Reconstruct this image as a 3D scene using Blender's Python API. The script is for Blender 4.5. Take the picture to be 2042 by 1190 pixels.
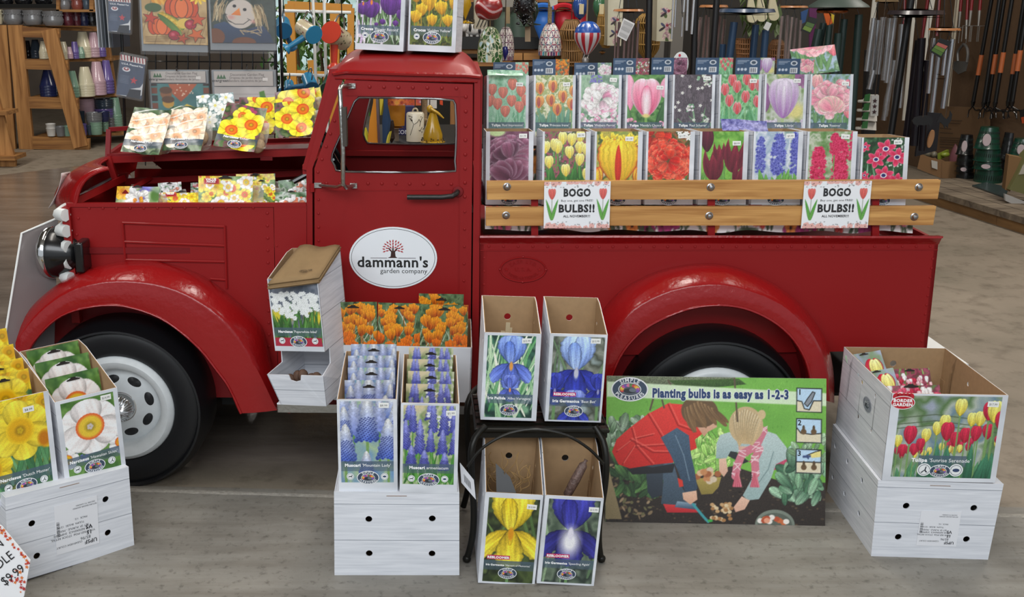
import bpy, math, random
import numpy as np
from mathutils import Vector, Matrix

for _o in list(bpy.data.objects):
 bpy.data.objects.remove(_o)
SC = bpy.context.scene
COL = SC.collection
R = math.radians
# ------------------------------------------------------------------ camera
CAM_H, FPX, PITCH, PPX, PPY = 1.55, 2100.0, R(15.8), 850.0, 595.0
cam_data = bpy.data.cameras.new('camera')
cam = bpy.data.objects.new('camera', cam_data)
COL.objects.link(cam)
cam.location = (0, 0, CAM_H)
cam.rotation_euler = (R(90)-PITCH, 0, 0)
cam_data.sensor_fit = 'HORIZONTAL'
cam_data.sensor_width = 36.0
cam_data.lens = FPX/2042*36.0
cam_data.shift_x = (1021-PPX)/2042
cam_data.shift_y = 0.0
cam_data.clip_start = 0.05
SC.camera = cam
# ------------------------------------------------------------------ view, world, lights
SC.view_settings.view_transform = 'Standard'
SC.view_settings.look = 'None'
SC.view_settings.gamma = 1.0
SC.view_settings.use_curve_mapping = False
SC.view_settings.exposure = 0.16
SC.cycles.use_denoising = True
SC.cycles.max_bounces = 8
SC.cycles.transparent_max_bounces = 16

world = bpy.data.worlds.new('world')
SC.world = world
world.use_nodes = True
_bg = world.node_tree.nodes['Background']
_bg.inputs[0].default_value = (0.86, 0.93, 1.0, 1)
_bg.inputs[1].default_value = 0.55

def area_light(name, loc, target, sx, sy, power, color):
 d = bpy.data.lights.new(name, 'AREA')
 d.shape = 'RECTANGLE'
 d.size, d.size_y = sx, sy
 d.energy = power
 d.color = color
 o = bpy.data.objects.new(name, d)
 COL.objects.link(o)
 o.location = loc
 o.rotation_euler = (Vector(target)-Vector(loc)).to_track_quat('-Z', 'Y').to_euler()
 return o

# daylight falling in through the open shop front behind the photographer
area_light('shopfront_daylight', (-0.8, -1.5, 4.1), (0.3, 3.2, 0.5), 6.5, 2.6, 275, (0.93, 0.97, 1.0))
# rows of fluorescent ceiling lights
for _x, _y, _e in ((-1.9, 3.3, 34), (0.5, 3.0, 24), (2.7, 3.3, 18), (-4.2, 8.0, 85), (0.8, 5.2, 65), (4.4, 6.6, 85), (-1.5, 10.5, 60)):
 area_light('ceiling_strip_light', (_x, _y, 4.0), (_x, _y, 0), 0.4, 2.4, _e, (1.0, 0.95, 0.87))

# ------------------------------------------------------------------ pixel -> ray helpers
CP = Vector((0, 0, CAM_H))
FW = Vector((0, math.cos(PITCH), -math.sin(PITCH)))
UP = Vector((0, math.sin(PITCH), math.cos(PITCH)))

def ray(px, py):
 return FW+Vector((1, 0, 0))*((px-PPX)/FPX)-UP*((py-PPY)/FPX)

def at(px, py, Y):
 d = ray(px, py)
 return CP+d*(Y/d.y)

def floor_at(px, py, z=0.0):
 d = ray(px, py)
 return CP+d*((z-CAM_H)/d.z)

def on_plane(px, py, P, n):
 d = ray(px, py)
 return CP+d*((P-CP).dot(n)/d.dot(n))

def mm_px(Y, z=0.8):
 return (Y*math.cos(PITCH)-(z-CAM_H)*math.sin(PITCH))/FPX

def fit(bl, br, top, Y, tilt=0.0, dY=0.0):
 """Frame of a panel: bottom corners at two image points, bottom at depth Y, leaning back by tilt
 degrees, as high as it must be to reach image row `top`. Local x right, y back, z up."""
 P0, P1 = at(bl[0], bl[1], Y), at(br[0], br[1], Y+dY)
 x = (P1-P0)
 w = x.length
 x.normalize()
 b = Vector((0, 0, 1)).cross(x).normalized()
 u0 = x.cross(b).normalized()
 t = R(tilt)
 up = u0*math.cos(t)+b*math.sin(t)
 bk = b*math.cos(t)-u0*math.sin(t)
 O = (P0+P1)*0.5
 k = -(top-PPY)/FPX
 q = O-CP
 h = (k*q.dot(FW)-q.dot(UP))/(up.dot(UP)-k*up.dot(FW))
 M = Matrix(((x.x, bk.x, up.x, O.x), (x.y, bk.y, up.y, O.y), (x.z, bk.z, up.z, O.z), (0, 0, 0, 1)))
 return M, w, h

# ------------------------------------------------------------------ colours and materials
def s2l(v):
 v = np.asarray(v, dtype=np.float64)
 return np.where(v <= 0.04045, v/12.92, ((np.maximum(v, 0)+0.055)/1.055)**2.4)

def hx(s):
 return np.array([int(s[i:i+2], 16)/255 for i in (0, 2, 4)])

def lin(s):
 return tuple(float(a) for a in s2l(hx(s)))+(1.0,)

_MATS = {}

def mat(color, rough=0.5, metal=0.0, coat=0.0, bump=0.0, bscale=40.0, alpha=1.0, trans=0.0, vary=0.0, spec=0.5):
 key = (color, rough, metal, coat, bump, bscale, alpha, trans, vary, spec)
 if key in _MATS:
  return _MATS[key]
 m = bpy.data.materials.new('finish_'+color)
 m.use_nodes = True
 nt = m.node_tree
 b = nt.nodes['Principled BSDF']
 b.inputs['Base Color'].default_value = lin(color)
 b.inputs['Roughness'].default_value = rough
 b.inputs['Metallic'].default_value = metal
 b.inputs['Coat Weight'].default_value = coat
 b.inputs['Coat Roughness'].default_value = 0.06
 b.inputs['Alpha'].default_value = alpha
 b.inputs['Transmission Weight'].default_value = trans
 b.inputs['Specular IOR Level'].default_value = spec
 if bump or vary:
  tc = nt.nodes.new('ShaderNodeTexCoord')
  n = nt.nodes.new('ShaderNodeTexNoise')
  n.inputs['Scale'].default_value = bscale
  n.inputs['Detail'].default_value = 3
  nt.links.new(tc.outputs['Object'], n.inputs['Vector'])
  if bump:
   bp = nt.nodes.new('ShaderNodeBump')
   bp.inputs['Strength'].default_value = bump
   bp.inputs['Distance'].default_value = 0.01
   nt.links.new(n.outputs['Fac'], bp.inputs['Height'])
   nt.links.new(bp.outputs['Normal'], b.inputs['Normal'])
  if vary:
   mx = nt.nodes.new('ShaderNodeMix')
   mx.data_type = 'RGBA'
   c = hx(color)
   mx.inputs[6].default_value = tuple(s2l(np.clip(c*(1-vary), 0, 1)))+(1,)
   mx.inputs[7].default_value = tuple(s2l(np.clip(c*(1+vary), 0, 1)))+(1,)
   nt.links.new(n.outputs['Fac'], mx.inputs[0])
   nt.links.new(mx.outputs[2], b.inputs['Base Color'])
 _MATS[key] = m
 return m

def grain_mat(name, c_dark, c_light, scale, rough=0.55, line=0.0, c_line='808890', coat=0.0):
 """Wood-like grain: noise stretched by `scale` (x, y, z) in object space, optional thin plank lines in z."""
 m = bpy.data.materials.new(name)
 m.use_nodes = True
 nt = m.node_tree
 b = nt.nodes['Principled BSDF']
 b.inputs['Roughness'].default_value = rough
 b.inputs['Coat Weight'].default_value = coat
 tc = nt.nodes.new('ShaderNodeTexCoord')
 mp = nt.nodes.new('ShaderNodeMapping')
 mp.inputs['Scale'].default_value = scale
 n = nt.nodes.new('ShaderNodeTexNoise')
 n.inputs['Scale'].default_value = 1.0
 n.inputs['Detail'].default_value = 5
 n.inputs['Distortion'].default_value = 0.6
 r = nt.nodes.new('ShaderNodeValToRGB')
 r.color_ramp.elements[0].position, r.color_ramp.elements[1].position = 0.32, 0.68
 r.color_ramp.elements[0].color, r.color_ramp.elements[1].color = lin(c_dark), lin(c_light)
 nt.links.new(tc.outputs['Object'], mp.inputs['Vector'])
 nt.links.new(mp.outputs['Vector'], n.inputs['Vector'])
 nt.links.new(n.outputs['Fac'], r.inputs['Fac'])
 out = r.outputs['Color']
 if line:
  sp = nt.nodes.new('ShaderNodeSeparateXYZ')
  nt.links.new(tc.outputs['Object'], sp.inputs[0])
  w = nt.nodes.new('ShaderNodeMath')
  w.operation = 'PINGPONG'
  w.inputs[1].default_value = line
  nt.links.new(sp.outputs[2], w.inputs[0])
  lt = nt.nodes.new('ShaderNodeMath')
  lt.operation = 'LESS_THAN'
  lt.inputs[1].default_value = 0.0009
  nt.links.new(w.outputs[0], lt.inputs[0])
  mx = nt.nodes.new('ShaderNodeMix')
  mx.data_type = 'RGBA'
  mx.inputs[7].default_value = lin(c_line)
  nt.links.new(lt.outputs[0], mx.inputs[0])
  nt.links.new(out, mx.inputs[6])
  out = mx.outputs[2]
 nt.links.new(out, b.inputs['Base Color'])
 return m

def print_mat(name, rough, coat):
 m = bpy.data.materials.new(name)
 m.use_nodes = True
 nt = m.node_tree
 b = nt.nodes['Principled BSDF']
 a = nt.nodes.new('ShaderNodeAttribute')
 a.attribute_name = 'ink'
 nt.links.new(a.outputs['Color'], b.inputs['Base Color'])
 b.inputs['Roughness'].default_value = rough
 b.inputs['Coat Weight'].default_value = coat
 b.inputs['Coat Roughness'].default_value = 0.2
 return m

INK = print_mat('printed_card', 0.55, 0.0)
INK_GLOSS = print_mat('printed_glossy_pack', 0.3, 0.25)
RED = mat('8e1012', 0.5, 0, 0.08, 0.05, 9.0, 1, 0, 0, 0.3)
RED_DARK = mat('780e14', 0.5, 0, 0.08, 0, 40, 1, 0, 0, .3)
RED_DENT = mat('921214', 0.24, 0, 0.25, 0.22, 45.0, 1, 0, 0, 0.4)
CHROME = mat('d8d8d8', 0.12, 1.0)
WORN_CHROME = mat('b8b8b4', 0.32, 1.0, 0, 0.2, 90)
STEEL = mat('a0a0a2', 0.3, 1.0)
BLACK = mat('0c0c0e', 0.25, 0, 0.3)
RUBBER = mat('101114', 0.42)
BLACKMETAL = mat('17150f', 0.4, 0.3)
WHITE = mat('e6e8e6', 0.45)
WHEELWHITE = mat('dfe4e6', 0.4, 0, 0.2, 0, 40, 1, 0, 0.04)
KRAFT = mat('a98a66', 0.85, 0, 0, 0.0, 60, 1, 0, 0.06)
KRAFT_DARK = mat('8a6c4c', 0.85, 0, 0, 0.0, 60, 1, 0, 0.06)
WOODPRINT = grain_mat('pale_wood_print', 'd2d5dc', 'e8eaf0', (6, 6, 120), 0.6, 0.055, '8f949e')
PINE = grain_mat('oiled_pine', 'a87238', 'd8a460', (3, 40, 60), 0.4, coat=0.15)
OAK_V = grain_mat('rough_wood_upright', '8a5a2c', 'c48e54', (22, 22, 1.6), 0.65)
OAK_H = grain_mat('rough_wood_shelf', '7c5029', 'b68349', (1.6, 20, 26), 0.65)
CLEAR = mat('f4f6f8', 0.08, 0, 0, 0.3, 30, 0.07)
HAZY = mat('d8d4cc', 0.25, 0, 0, 0.4, 60, 0.55)

# ------------------------------------------------------------------ mesh builder
def flat_tris(loops):
 """Triangles of a flat outline with holes: holes are joined to the outline by bridges, then ears are clipped."""
 o = loops[0]
 nrm = Vector()
 for i in range(len(o)):
  nrm += (o[i]-o[0]).cross(o[(i+1)%len(o)]-o[0])
 nrm.normalize()
 e = nrm.orthogonal().normalized()
 g = nrm.cross(e)
 P, L = [], []
 for l in loops:
  L.append(list(range(len(P), len(P)+len(l))))
  P += [(v.dot(e), v.dot(g)) for v in l]
 ar = lambda c: sum(P[c[i]][0]*P[c[(i+1)%len(c)]][1]-P[c[(i+1)%len(c)]][0]*P[c[i]][1] for i in range(len(c)))
 if ar(L[0]) < 0:
  L[0].reverse()
 for h in L[1:]:
  if ar(h) > 0:
   h.reverse()
 crs = lambda a, b, c: (P[b][0]-P[a][0])*(P[c][1]-P[a][1])-(P[b][1]-P[a][1])*(P[c][0]-P[a][0])
 C = L[0]

 def hit(a, b, c, d):
  if len({a, b, c, d}) < 4:
   return False
  return crs(a, b, c)*crs(a, b, d) < 0 and crs(c, d, a)*crs(c, d, b) < 0
 hs = sorted(L[1:], key=lambda h: -max(P[i][0] for i in h))
 for k, h in enumerate(hs):
  m = max(h, key=lambda i: P[i][0])
  rest = [(l[i], l[(i+1)%len(l)]) for l in [C]+hs[k:] for i in range(len(l))]
  for j in sorted(range(len(C)), key=lambda j: (P[C[j]][0]-P[m][0])**2+(P[C[j]][1]-P[m][1])**2):
   if not any(hit(m, C[j], a, b) for a, b in rest):
    break
  q = h.index(m)
  C = C[:j+1]+h[q:]+h[:q+1]+C[j:]
 T = []
 C = list(C)
 guard = 0
 while len(C) > 3 and guard < 5000:
  guard += 1
  n = len(C)
  for i in range(n):
   a, b, c = C[i-1], C[i], C[(i+1)%n]
   if crs(a, b, c) <= 1e-12:
    continue
   pa, pb, pc = P[a], P[b], P[c]
   ok = True
   for v in C:
    if P[v] == pa or P[v] == pb or P[v] == pc:
     continue
    if crs(a, b, v) >= 0 and crs(b, c, v) >= 0 and crs(c, a, v) >= 0:
     ok = False
     break
   if ok:
    T.append((a, b, c))
    C.pop(i)
    break
  else:
   C.pop(min(range(n), key=lambda i: abs(crs(C[i-1], C[i], C[(i+1)%n]))))
 if len(C) == 3:
  T.append(tuple(C))
 return T

class MB:
 def __init__(s, M=None):
  s.v, s.f, s.m, s.c = [], [], [], []
  s.M, s.mi, s.ink = M, 0, None

 def add(s, vs, fs, ink=None):
  n = len(s.v)
  if s.M is not None:
   vs = [s.M @ Vector(v) for v in vs]
  s.v.extend(tuple(v) for v in vs)
  for f in fs:
   s.f.append(tuple(i+n for i in f))
   s.m.append(s.mi)
  c = ink if ink is not None else s.ink
  if c is not None:
   while len(s.c) < n:
    s.c.append((1, 1, 1))
   if isinstance(c, list):
    s.c.extend(c)
   else:
    s.c.extend([tuple(c)]*len(vs))
  return s

 def box(s, x0, x1, y0, y1, z0, z1):
  v = [(x, y, z) for z in (z0, z1) for y in (y0, y1) for x in (x0, x1)]
  return s.add(v, [(0, 2, 3, 1), (4, 5, 7, 6), (0, 1, 5, 4), (2, 6, 7, 3), (0, 4, 6, 2), (1, 3, 7, 5)])

 def bar(s, a, b, wx, wy, ref=(0, 1, 0)):
  a, b = Vector(a), Vector(b)
  d = (b-a).normalized()
  r = Vector(ref)
  e = d.cross(r)
  e = e.normalized() if e.length > 1e-6 else d.orthogonal().normalized()
  g = e.cross(d).normalized()
  v = [p+e*(sx*wx/2)+g*(sy*wy/2) for p in (a, b) for sy in (-1, 1) for sx in (-1, 1)]
  return s.add(v, [(0, 2, 3, 1), (4, 5, 7, 6), (0, 1, 5, 4), (2, 6, 7, 3), (0, 4, 6, 2), (1, 3, 7, 5)])

 def tube(s, pts, r, n=8, closed=False):
  P = [Vector(p) for p in pts]
  k = len(P)
  rs = r if isinstance(r, (list, tuple)) else [r]*k
  T = []
  for i in range(k):
   a = P[(i-1)%k] if closed or i else P[i]
   b = P[(i+1)%k] if closed or i < k-1 else P[i]
   T.append((b-a).normalized())
  e = T[0].orthogonal().normalized()
  vs = []
  for i in range(k):
   e = (e-T[i]*e.dot(T[i])).normalized()
   g = T[i].cross(e)
   for j in range(n):
    t = 2*math.pi*j/n
    vs.append(P[i]+(e*math.cos(t)+g*math.sin(t))*rs[i])
  fs = []
  for i in range(k if closed else k-1):
   i2 = (i+1)%k
   for j in range(n):
    j2 = (j+1)%n
    fs.append((i*n+j, i*n+j2, i2*n+j2, i2*n+j))
  if not closed:
   fs.append(tuple(reversed(range(n))))
   fs.append(tuple((k-1)*n+j for j in range(n)))
  return s.add(vs, fs)

 def lathe(s, prof, n=24, M=None, ink=None, closed=False):
  M = M or Matrix()
  vs = [M @ Vector((r*math.cos(2*math.pi*j/n), r*math.sin(2*math.pi*j/n), z)) for r, z in prof for j in range(n)]
  fs = []
  k = len(prof)
  for i in range(k if closed else k-1):
   i2 = (i+1)%k
   for j in range(n):
    j2 = (j+1)%n
    fs.append((i*n+j, i*n+j2, i2*n+j2, i2*n+j))
  if not closed:
   if prof[0][0] > 1e-5:
    fs.append(tuple(reversed(range(n))))
   if prof[-1][0] > 1e-5:
    fs.append(tuple((k-1)*n+j for j in range(n)))
  return s.add(vs, fs, ink)

 def ball(s, c, r, n=10, m=6):
  r = Vector(r) if not isinstance(r, (int, float)) else Vector((r, r, r))
  c = Vector(c)
  vs, fs = [], []
  for i in range(m+1):
   p = math.pi*i/m
   for j in range(n):
    t = 2*math.pi*j/n
    vs.append((c.x+r.x*math.sin(p)*math.cos(t), c.y+r.y*math.sin(p)*math.sin(t), c.z-r.z*math.cos(p)))
  for i in range(m):
   for j in range(n):
    j2 = (j+1)%n
    fs.append((i*n+j, i*n+j2, (i+1)*n+j2, (i+1)*n+j))
  return s.add(vs, fs)

 def loft(s, curves, ink=None):
  k, n = len(curves), len(curves[0])
  vs = [p for c in curves for p in c]
  fs = [(i*n+j, i*n+j+1, (i+1)*n+j+1, (i+1)*n+j) for i in range(k-1) for j in range(n-1)]
  return s.add(vs, fs, ink)

 def slab(s, front, back, holes_f=(), holes_b=()):
  """Solid between two matching outlines (lists of 3D points) with optional matching holes."""
  lf, lb = [list(map(Vector, front))]+[list(map(Vector, h)) for h in holes_f], [list(map(Vector, back))]+[list(map(Vector, h)) for h in holes_b]
  ff, fb = [p for l in lf for p in l], [p for l in lb for p in l]
  n = len(ff)
  tris = flat_tris(lf)
  fs = [tuple(t) for t in tris]+[tuple(i+n for i in reversed(t)) for t in tris]
  o = 0
  for l in lf:
   k = len(l)
   for i in range(k):
    j = (i+1)%k
    fs.append((o+i, o+j, n+o+j, n+o+i))
   o += k
  return s.add(ff+fb, fs)

 def flat(s, poly, y0, y1, holes=()):
  """Prism: outline in local x,z between depths y0 and y1."""
  return s.slab([(x, y0, z) for x, z in poly], [(x, y1, z) for x, z in poly], [[(x, y0, z) for x, z in h] for h in holes], [[(x, y1, z) for x, z in h] for h in holes])

 def build(s, name, mats, parent=None, smooth=40, M=None, origin=None):
  me = bpy.data.meshes.new(name)
  vs = s.v
  if origin is not None:
   ox = Vector(origin)
   vs = [Vector(v)-ox for v in vs]
  me.from_pydata([tuple(v) for v in vs], [], s.f)
  mats = mats if isinstance(mats, (list, tuple)) else [mats]
  for m in mats:
   me.materials.append(m)
  if len(mats) > 1:
   me.polygons.foreach_set('material_index', s.m)
  if s.c:
   while len(s.c) < len(s.v):
    s.c.append((1, 1, 1))
   a = me.color_attributes.new('ink', 'FLOAT_COLOR', 'POINT')
   arr = np.ones((len(s.v), 4), dtype=np.float32)
   arr[:, :3] = np.array(s.c, dtype=np.float32)
   a.data.foreach_set('color', arr.ravel())
  if smooth:
   me.polygons.foreach_set('use_smooth', [True]*len(me.polygons))
   me.update()
   me.set_sharp_from_angle(angle=R(smooth))
  me.update()
  o = bpy.data.objects.new(name, me)
  COL.objects.link(o)
  if M is not None:
   o.matrix_world = M
  if origin is not None:
   o.location = origin if parent is None else (0, 0, 0)
  if parent is not None:
   o.parent = parent
  return o

def fix_normals(o):
 import bmesh
 bm = bmesh.new()
 bm.from_mesh(o.data)
 bmesh.ops.recalc_face_normals(bm, faces=bm.faces)
 bm.to_mesh(o.data)
 bm.free()
 return o

def bevel(o, w=0.002, n=2):
 m = o.modifiers.new('bevel', 'BEVEL')
 m.width, m.segments, m.limit_method, m.angle_limit = w, n, 'ANGLE', R(40)
 return o

def tag(o, label, cat, group=None):
 o['label'], o['category'] = label, cat
 if group:
  o['group'] = group
 return o

def thing(name, label, cat, M=None, group=None):
 o = bpy.data.objects.new(name, None)
 o.empty_display_size = 0.05
 COL.objects.link(o)
 if M is not None:
  o.matrix_world = M if isinstance(M, Matrix) else Matrix.Translation(M)
 return tag(o, label, cat, group)

def struct(o):
 o['kind'] = 'structure'
 return o

def kids(o):
 return [c for c in bpy.data.objects if c.parent == o]

def dup(root, M, label, group=None):
 """Copy of a thing with its parts and sub-parts (mesh data shared)."""
 def rec(o, par):
  c = o.copy()
  COL.objects.link(c)
  c.parent = par
  for ch in KIDS.get(o.name, None) or kids(o):
   rec(ch, c)
  return c
 c = rec(root, None)
 c.matrix_world = M
 c['label'] = label
 if group:
  c['group'] = group
 return c

KIDS = {}
T3 = Matrix.Translation

def RX(d):
 return Matrix.Rotation(R(d), 4, 'X')

def RY(d):
 return Matrix.Rotation(R(d), 4, 'Y')

def RZ(d):
 return Matrix.Rotation(R(d), 4, 'Z')

def resample(pts, n):
 P = np.array([tuple(p) for p in pts], dtype=float)
 # Catmull-Rom through the points, then even arc length
 Q = []
 for i in range(len(P)-1):
  p0, p1, p2, p3 = P[max(i-1, 0)], P[i], P[i+1], P[min(i+2, len(P)-1)]
  for t in np.linspace(0, 1, 12, endpoint=False):
   Q.append(0.5*((2*p1)+(-p0+p2)*t+(2*p0-5*p1+4*p2-p3)*t*t+(-p0+3*p1-3*p2+p3)*t**3))
 Q.append(P[-1])
 Q = np.array(Q)
 d = np.r_[0, np.cumsum(np.linalg.norm(np.diff(Q, axis=0), axis=1))]
 u = np.linspace(0, d[-1], n)
 return [tuple(np.interp(x, d, Q[:, k]) for k in range(Q.shape[1])) for x in u]

def rounded(poly, r, n=5):
 """Round the corners of a 2D polygon."""
 out = []
 k = len(poly)
 for i in range(k):
  a, b, c = (np.array(poly[j%k], float) for j in (i-1, i, i+1))
  ri = r[i] if isinstance(r, (list, tuple)) else r
  u, v = (a-b), (c-b)
  lu, lv = np.linalg.norm(u), np.linalg.norm(v)
  q = min(ri, lu*0.49, lv*0.49)
  p0, p1 = b+u/lu*q, b+v/lv*q
  for t in np.linspace(0, 1, n):
   out.append(tuple((1-t)**2*p0+2*t*(1-t)*b+t*t*p1))
 return out

# ------------------------------------------------------------------ lettering (built-in font turned to meshes once)
_GLYPH = {}

def _make_glyphs():
 chars = "ABCDEFGHIJKLMNOPQRSTUVWXYZabcdefghijklmnopqrstuvwxyz0123456789$.,'!-:&/*#()"
 tmp = []
 for wt, off in (('r', 0.0), ('b', 0.022), ('x', 0.045)):
  for ch in chars:
   for body in (ch, 'H'+ch+'H'):
    cu = bpy.data.curves.new('glyph', 'FONT')
    cu.body, cu.size, cu.offset, cu.resolution_u, cu.fill_mode = body, 1.0, off, 2, 'FRONT'
    o = bpy.data.objects.new('glyph', cu)
    COL.objects.link(o)
    tmp.append((wt, ch, body, o))
 dg = bpy.context.evaluated_depsgraph_get()
 dg.update()
 wid = {}
 for wt, ch, body, o in tmp:
  me = o.evaluated_get(dg).to_mesh()
  vs = [(v.co.x, v.co.y) for v in me.vertices]
  if body == ch:
   _GLYPH[wt, ch] = [vs, [tuple(p.vertices) for p in me.polygons], 0.5]
  xs = [a for a, b in vs] or [0]
  wid[wt, body] = (min(xs), max(xs))
  o.evaluated_get(dg).to_mesh_clear()
 for wt in 'rbx':
  cu = bpy.data.curves.new('glyph', 'FONT')
  cu.body, cu.offset = 'HH', {'r': 0.0, 'b': 0.022, 'x': 0.045}[wt]
  o = bpy.data.objects.new('glyph', cu)
  COL.objects.link(o)
  tmp.append((wt, '', 'HH', o))
 dg.update()
 for wt, ch, body, o in tmp[-3:]:
  me = o.evaluated_get(dg).to_mesh()
  xs = [v.co.x for v in me.vertices]
  wid[wt, 'HH'] = (min(xs), max(xs))
 for wt in 'rbx':
  hh = wid[wt, 'HH'][1]-wid[wt, 'HH'][0]
  for ch in chars:
   a = wid[wt, 'H'+ch+'H']
   _GLYPH[wt, ch][2] = (a[1]-a[0])-hh+{'r': 0.0, 'b': .03, 'x': .055}[wt]
  _GLYPH[wt, ' '] = [[], [], 0.27]
 for wt, ch, body, o in tmp:
  cu = o.data
  bpy.data.objects.remove(o)
  bpy.data.curves.remove(cu)

_make_glyphs()

def text_width(t, wt='r'):
 return sum(_GLYPH[wt, c][2] for c in t)

def put_text(mb, t, x, z, size, color='ffffff', wt='r', align='c', y=0.0, width=None, place=None):
 """Letters into mb in local x (right), z (up). place: optional (u, v) -> 3D point."""
 W = text_width(t, wt)
 sx = size
 if width is not None:
  sx = width/W
 u = x-(W*sx/2 if align == 'c' else W*sx if align == 'r' else 0)
 ink = tuple(s2l(hx(color)))
 for ch in t:
  vs, fs, adv = _GLYPH[wt, ch]
  if vs:
   pts = [(u+a*sx, z+b*size) for a, b in vs]
   mb.add([place(a, b) if place else (a, y, b) for a, b in pts], fs, ink)
  u += adv*sx
 return mb

def arc_text(mb, t, cx, cz, rx, rz, a0, a1, size, color, wt='b', y=0.0, inside=False):
 """Letters along an ellipse from angle a0 to a1 (degrees); inside=True sets them upright along the bottom."""
 ink = tuple(s2l(hx(color)))
 W = text_width(t, wt)
 acc = 0.0
 for ch in t:
  vs, fs, adv = _GLYPH[wt, ch]
  f = (acc+adv/2)/W
  a = R(a0+(a1-a0)*f)
  acc += adv
  if not vs:
   continue
  px, pz = cx+rx*math.cos(a), cz+rz*math.sin(a)
  tx, tz = -rx*math.sin(a), rz*math.cos(a)
  l = math.hypot(tx, tz) or 1
  tx, tz = tx/l, tz/l
  if not inside:
   tx, tz = -tx, -tz
  nx, nz = -tz, tx
  pts = []
  for p, q in vs:
   p, q = (p-adv/2)*size, q*size
   pts.append((px+tx*p+nx*q, y, pz+tz*p+nz*q))
  mb.add(pts, fs, ink)
 return mb

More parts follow.
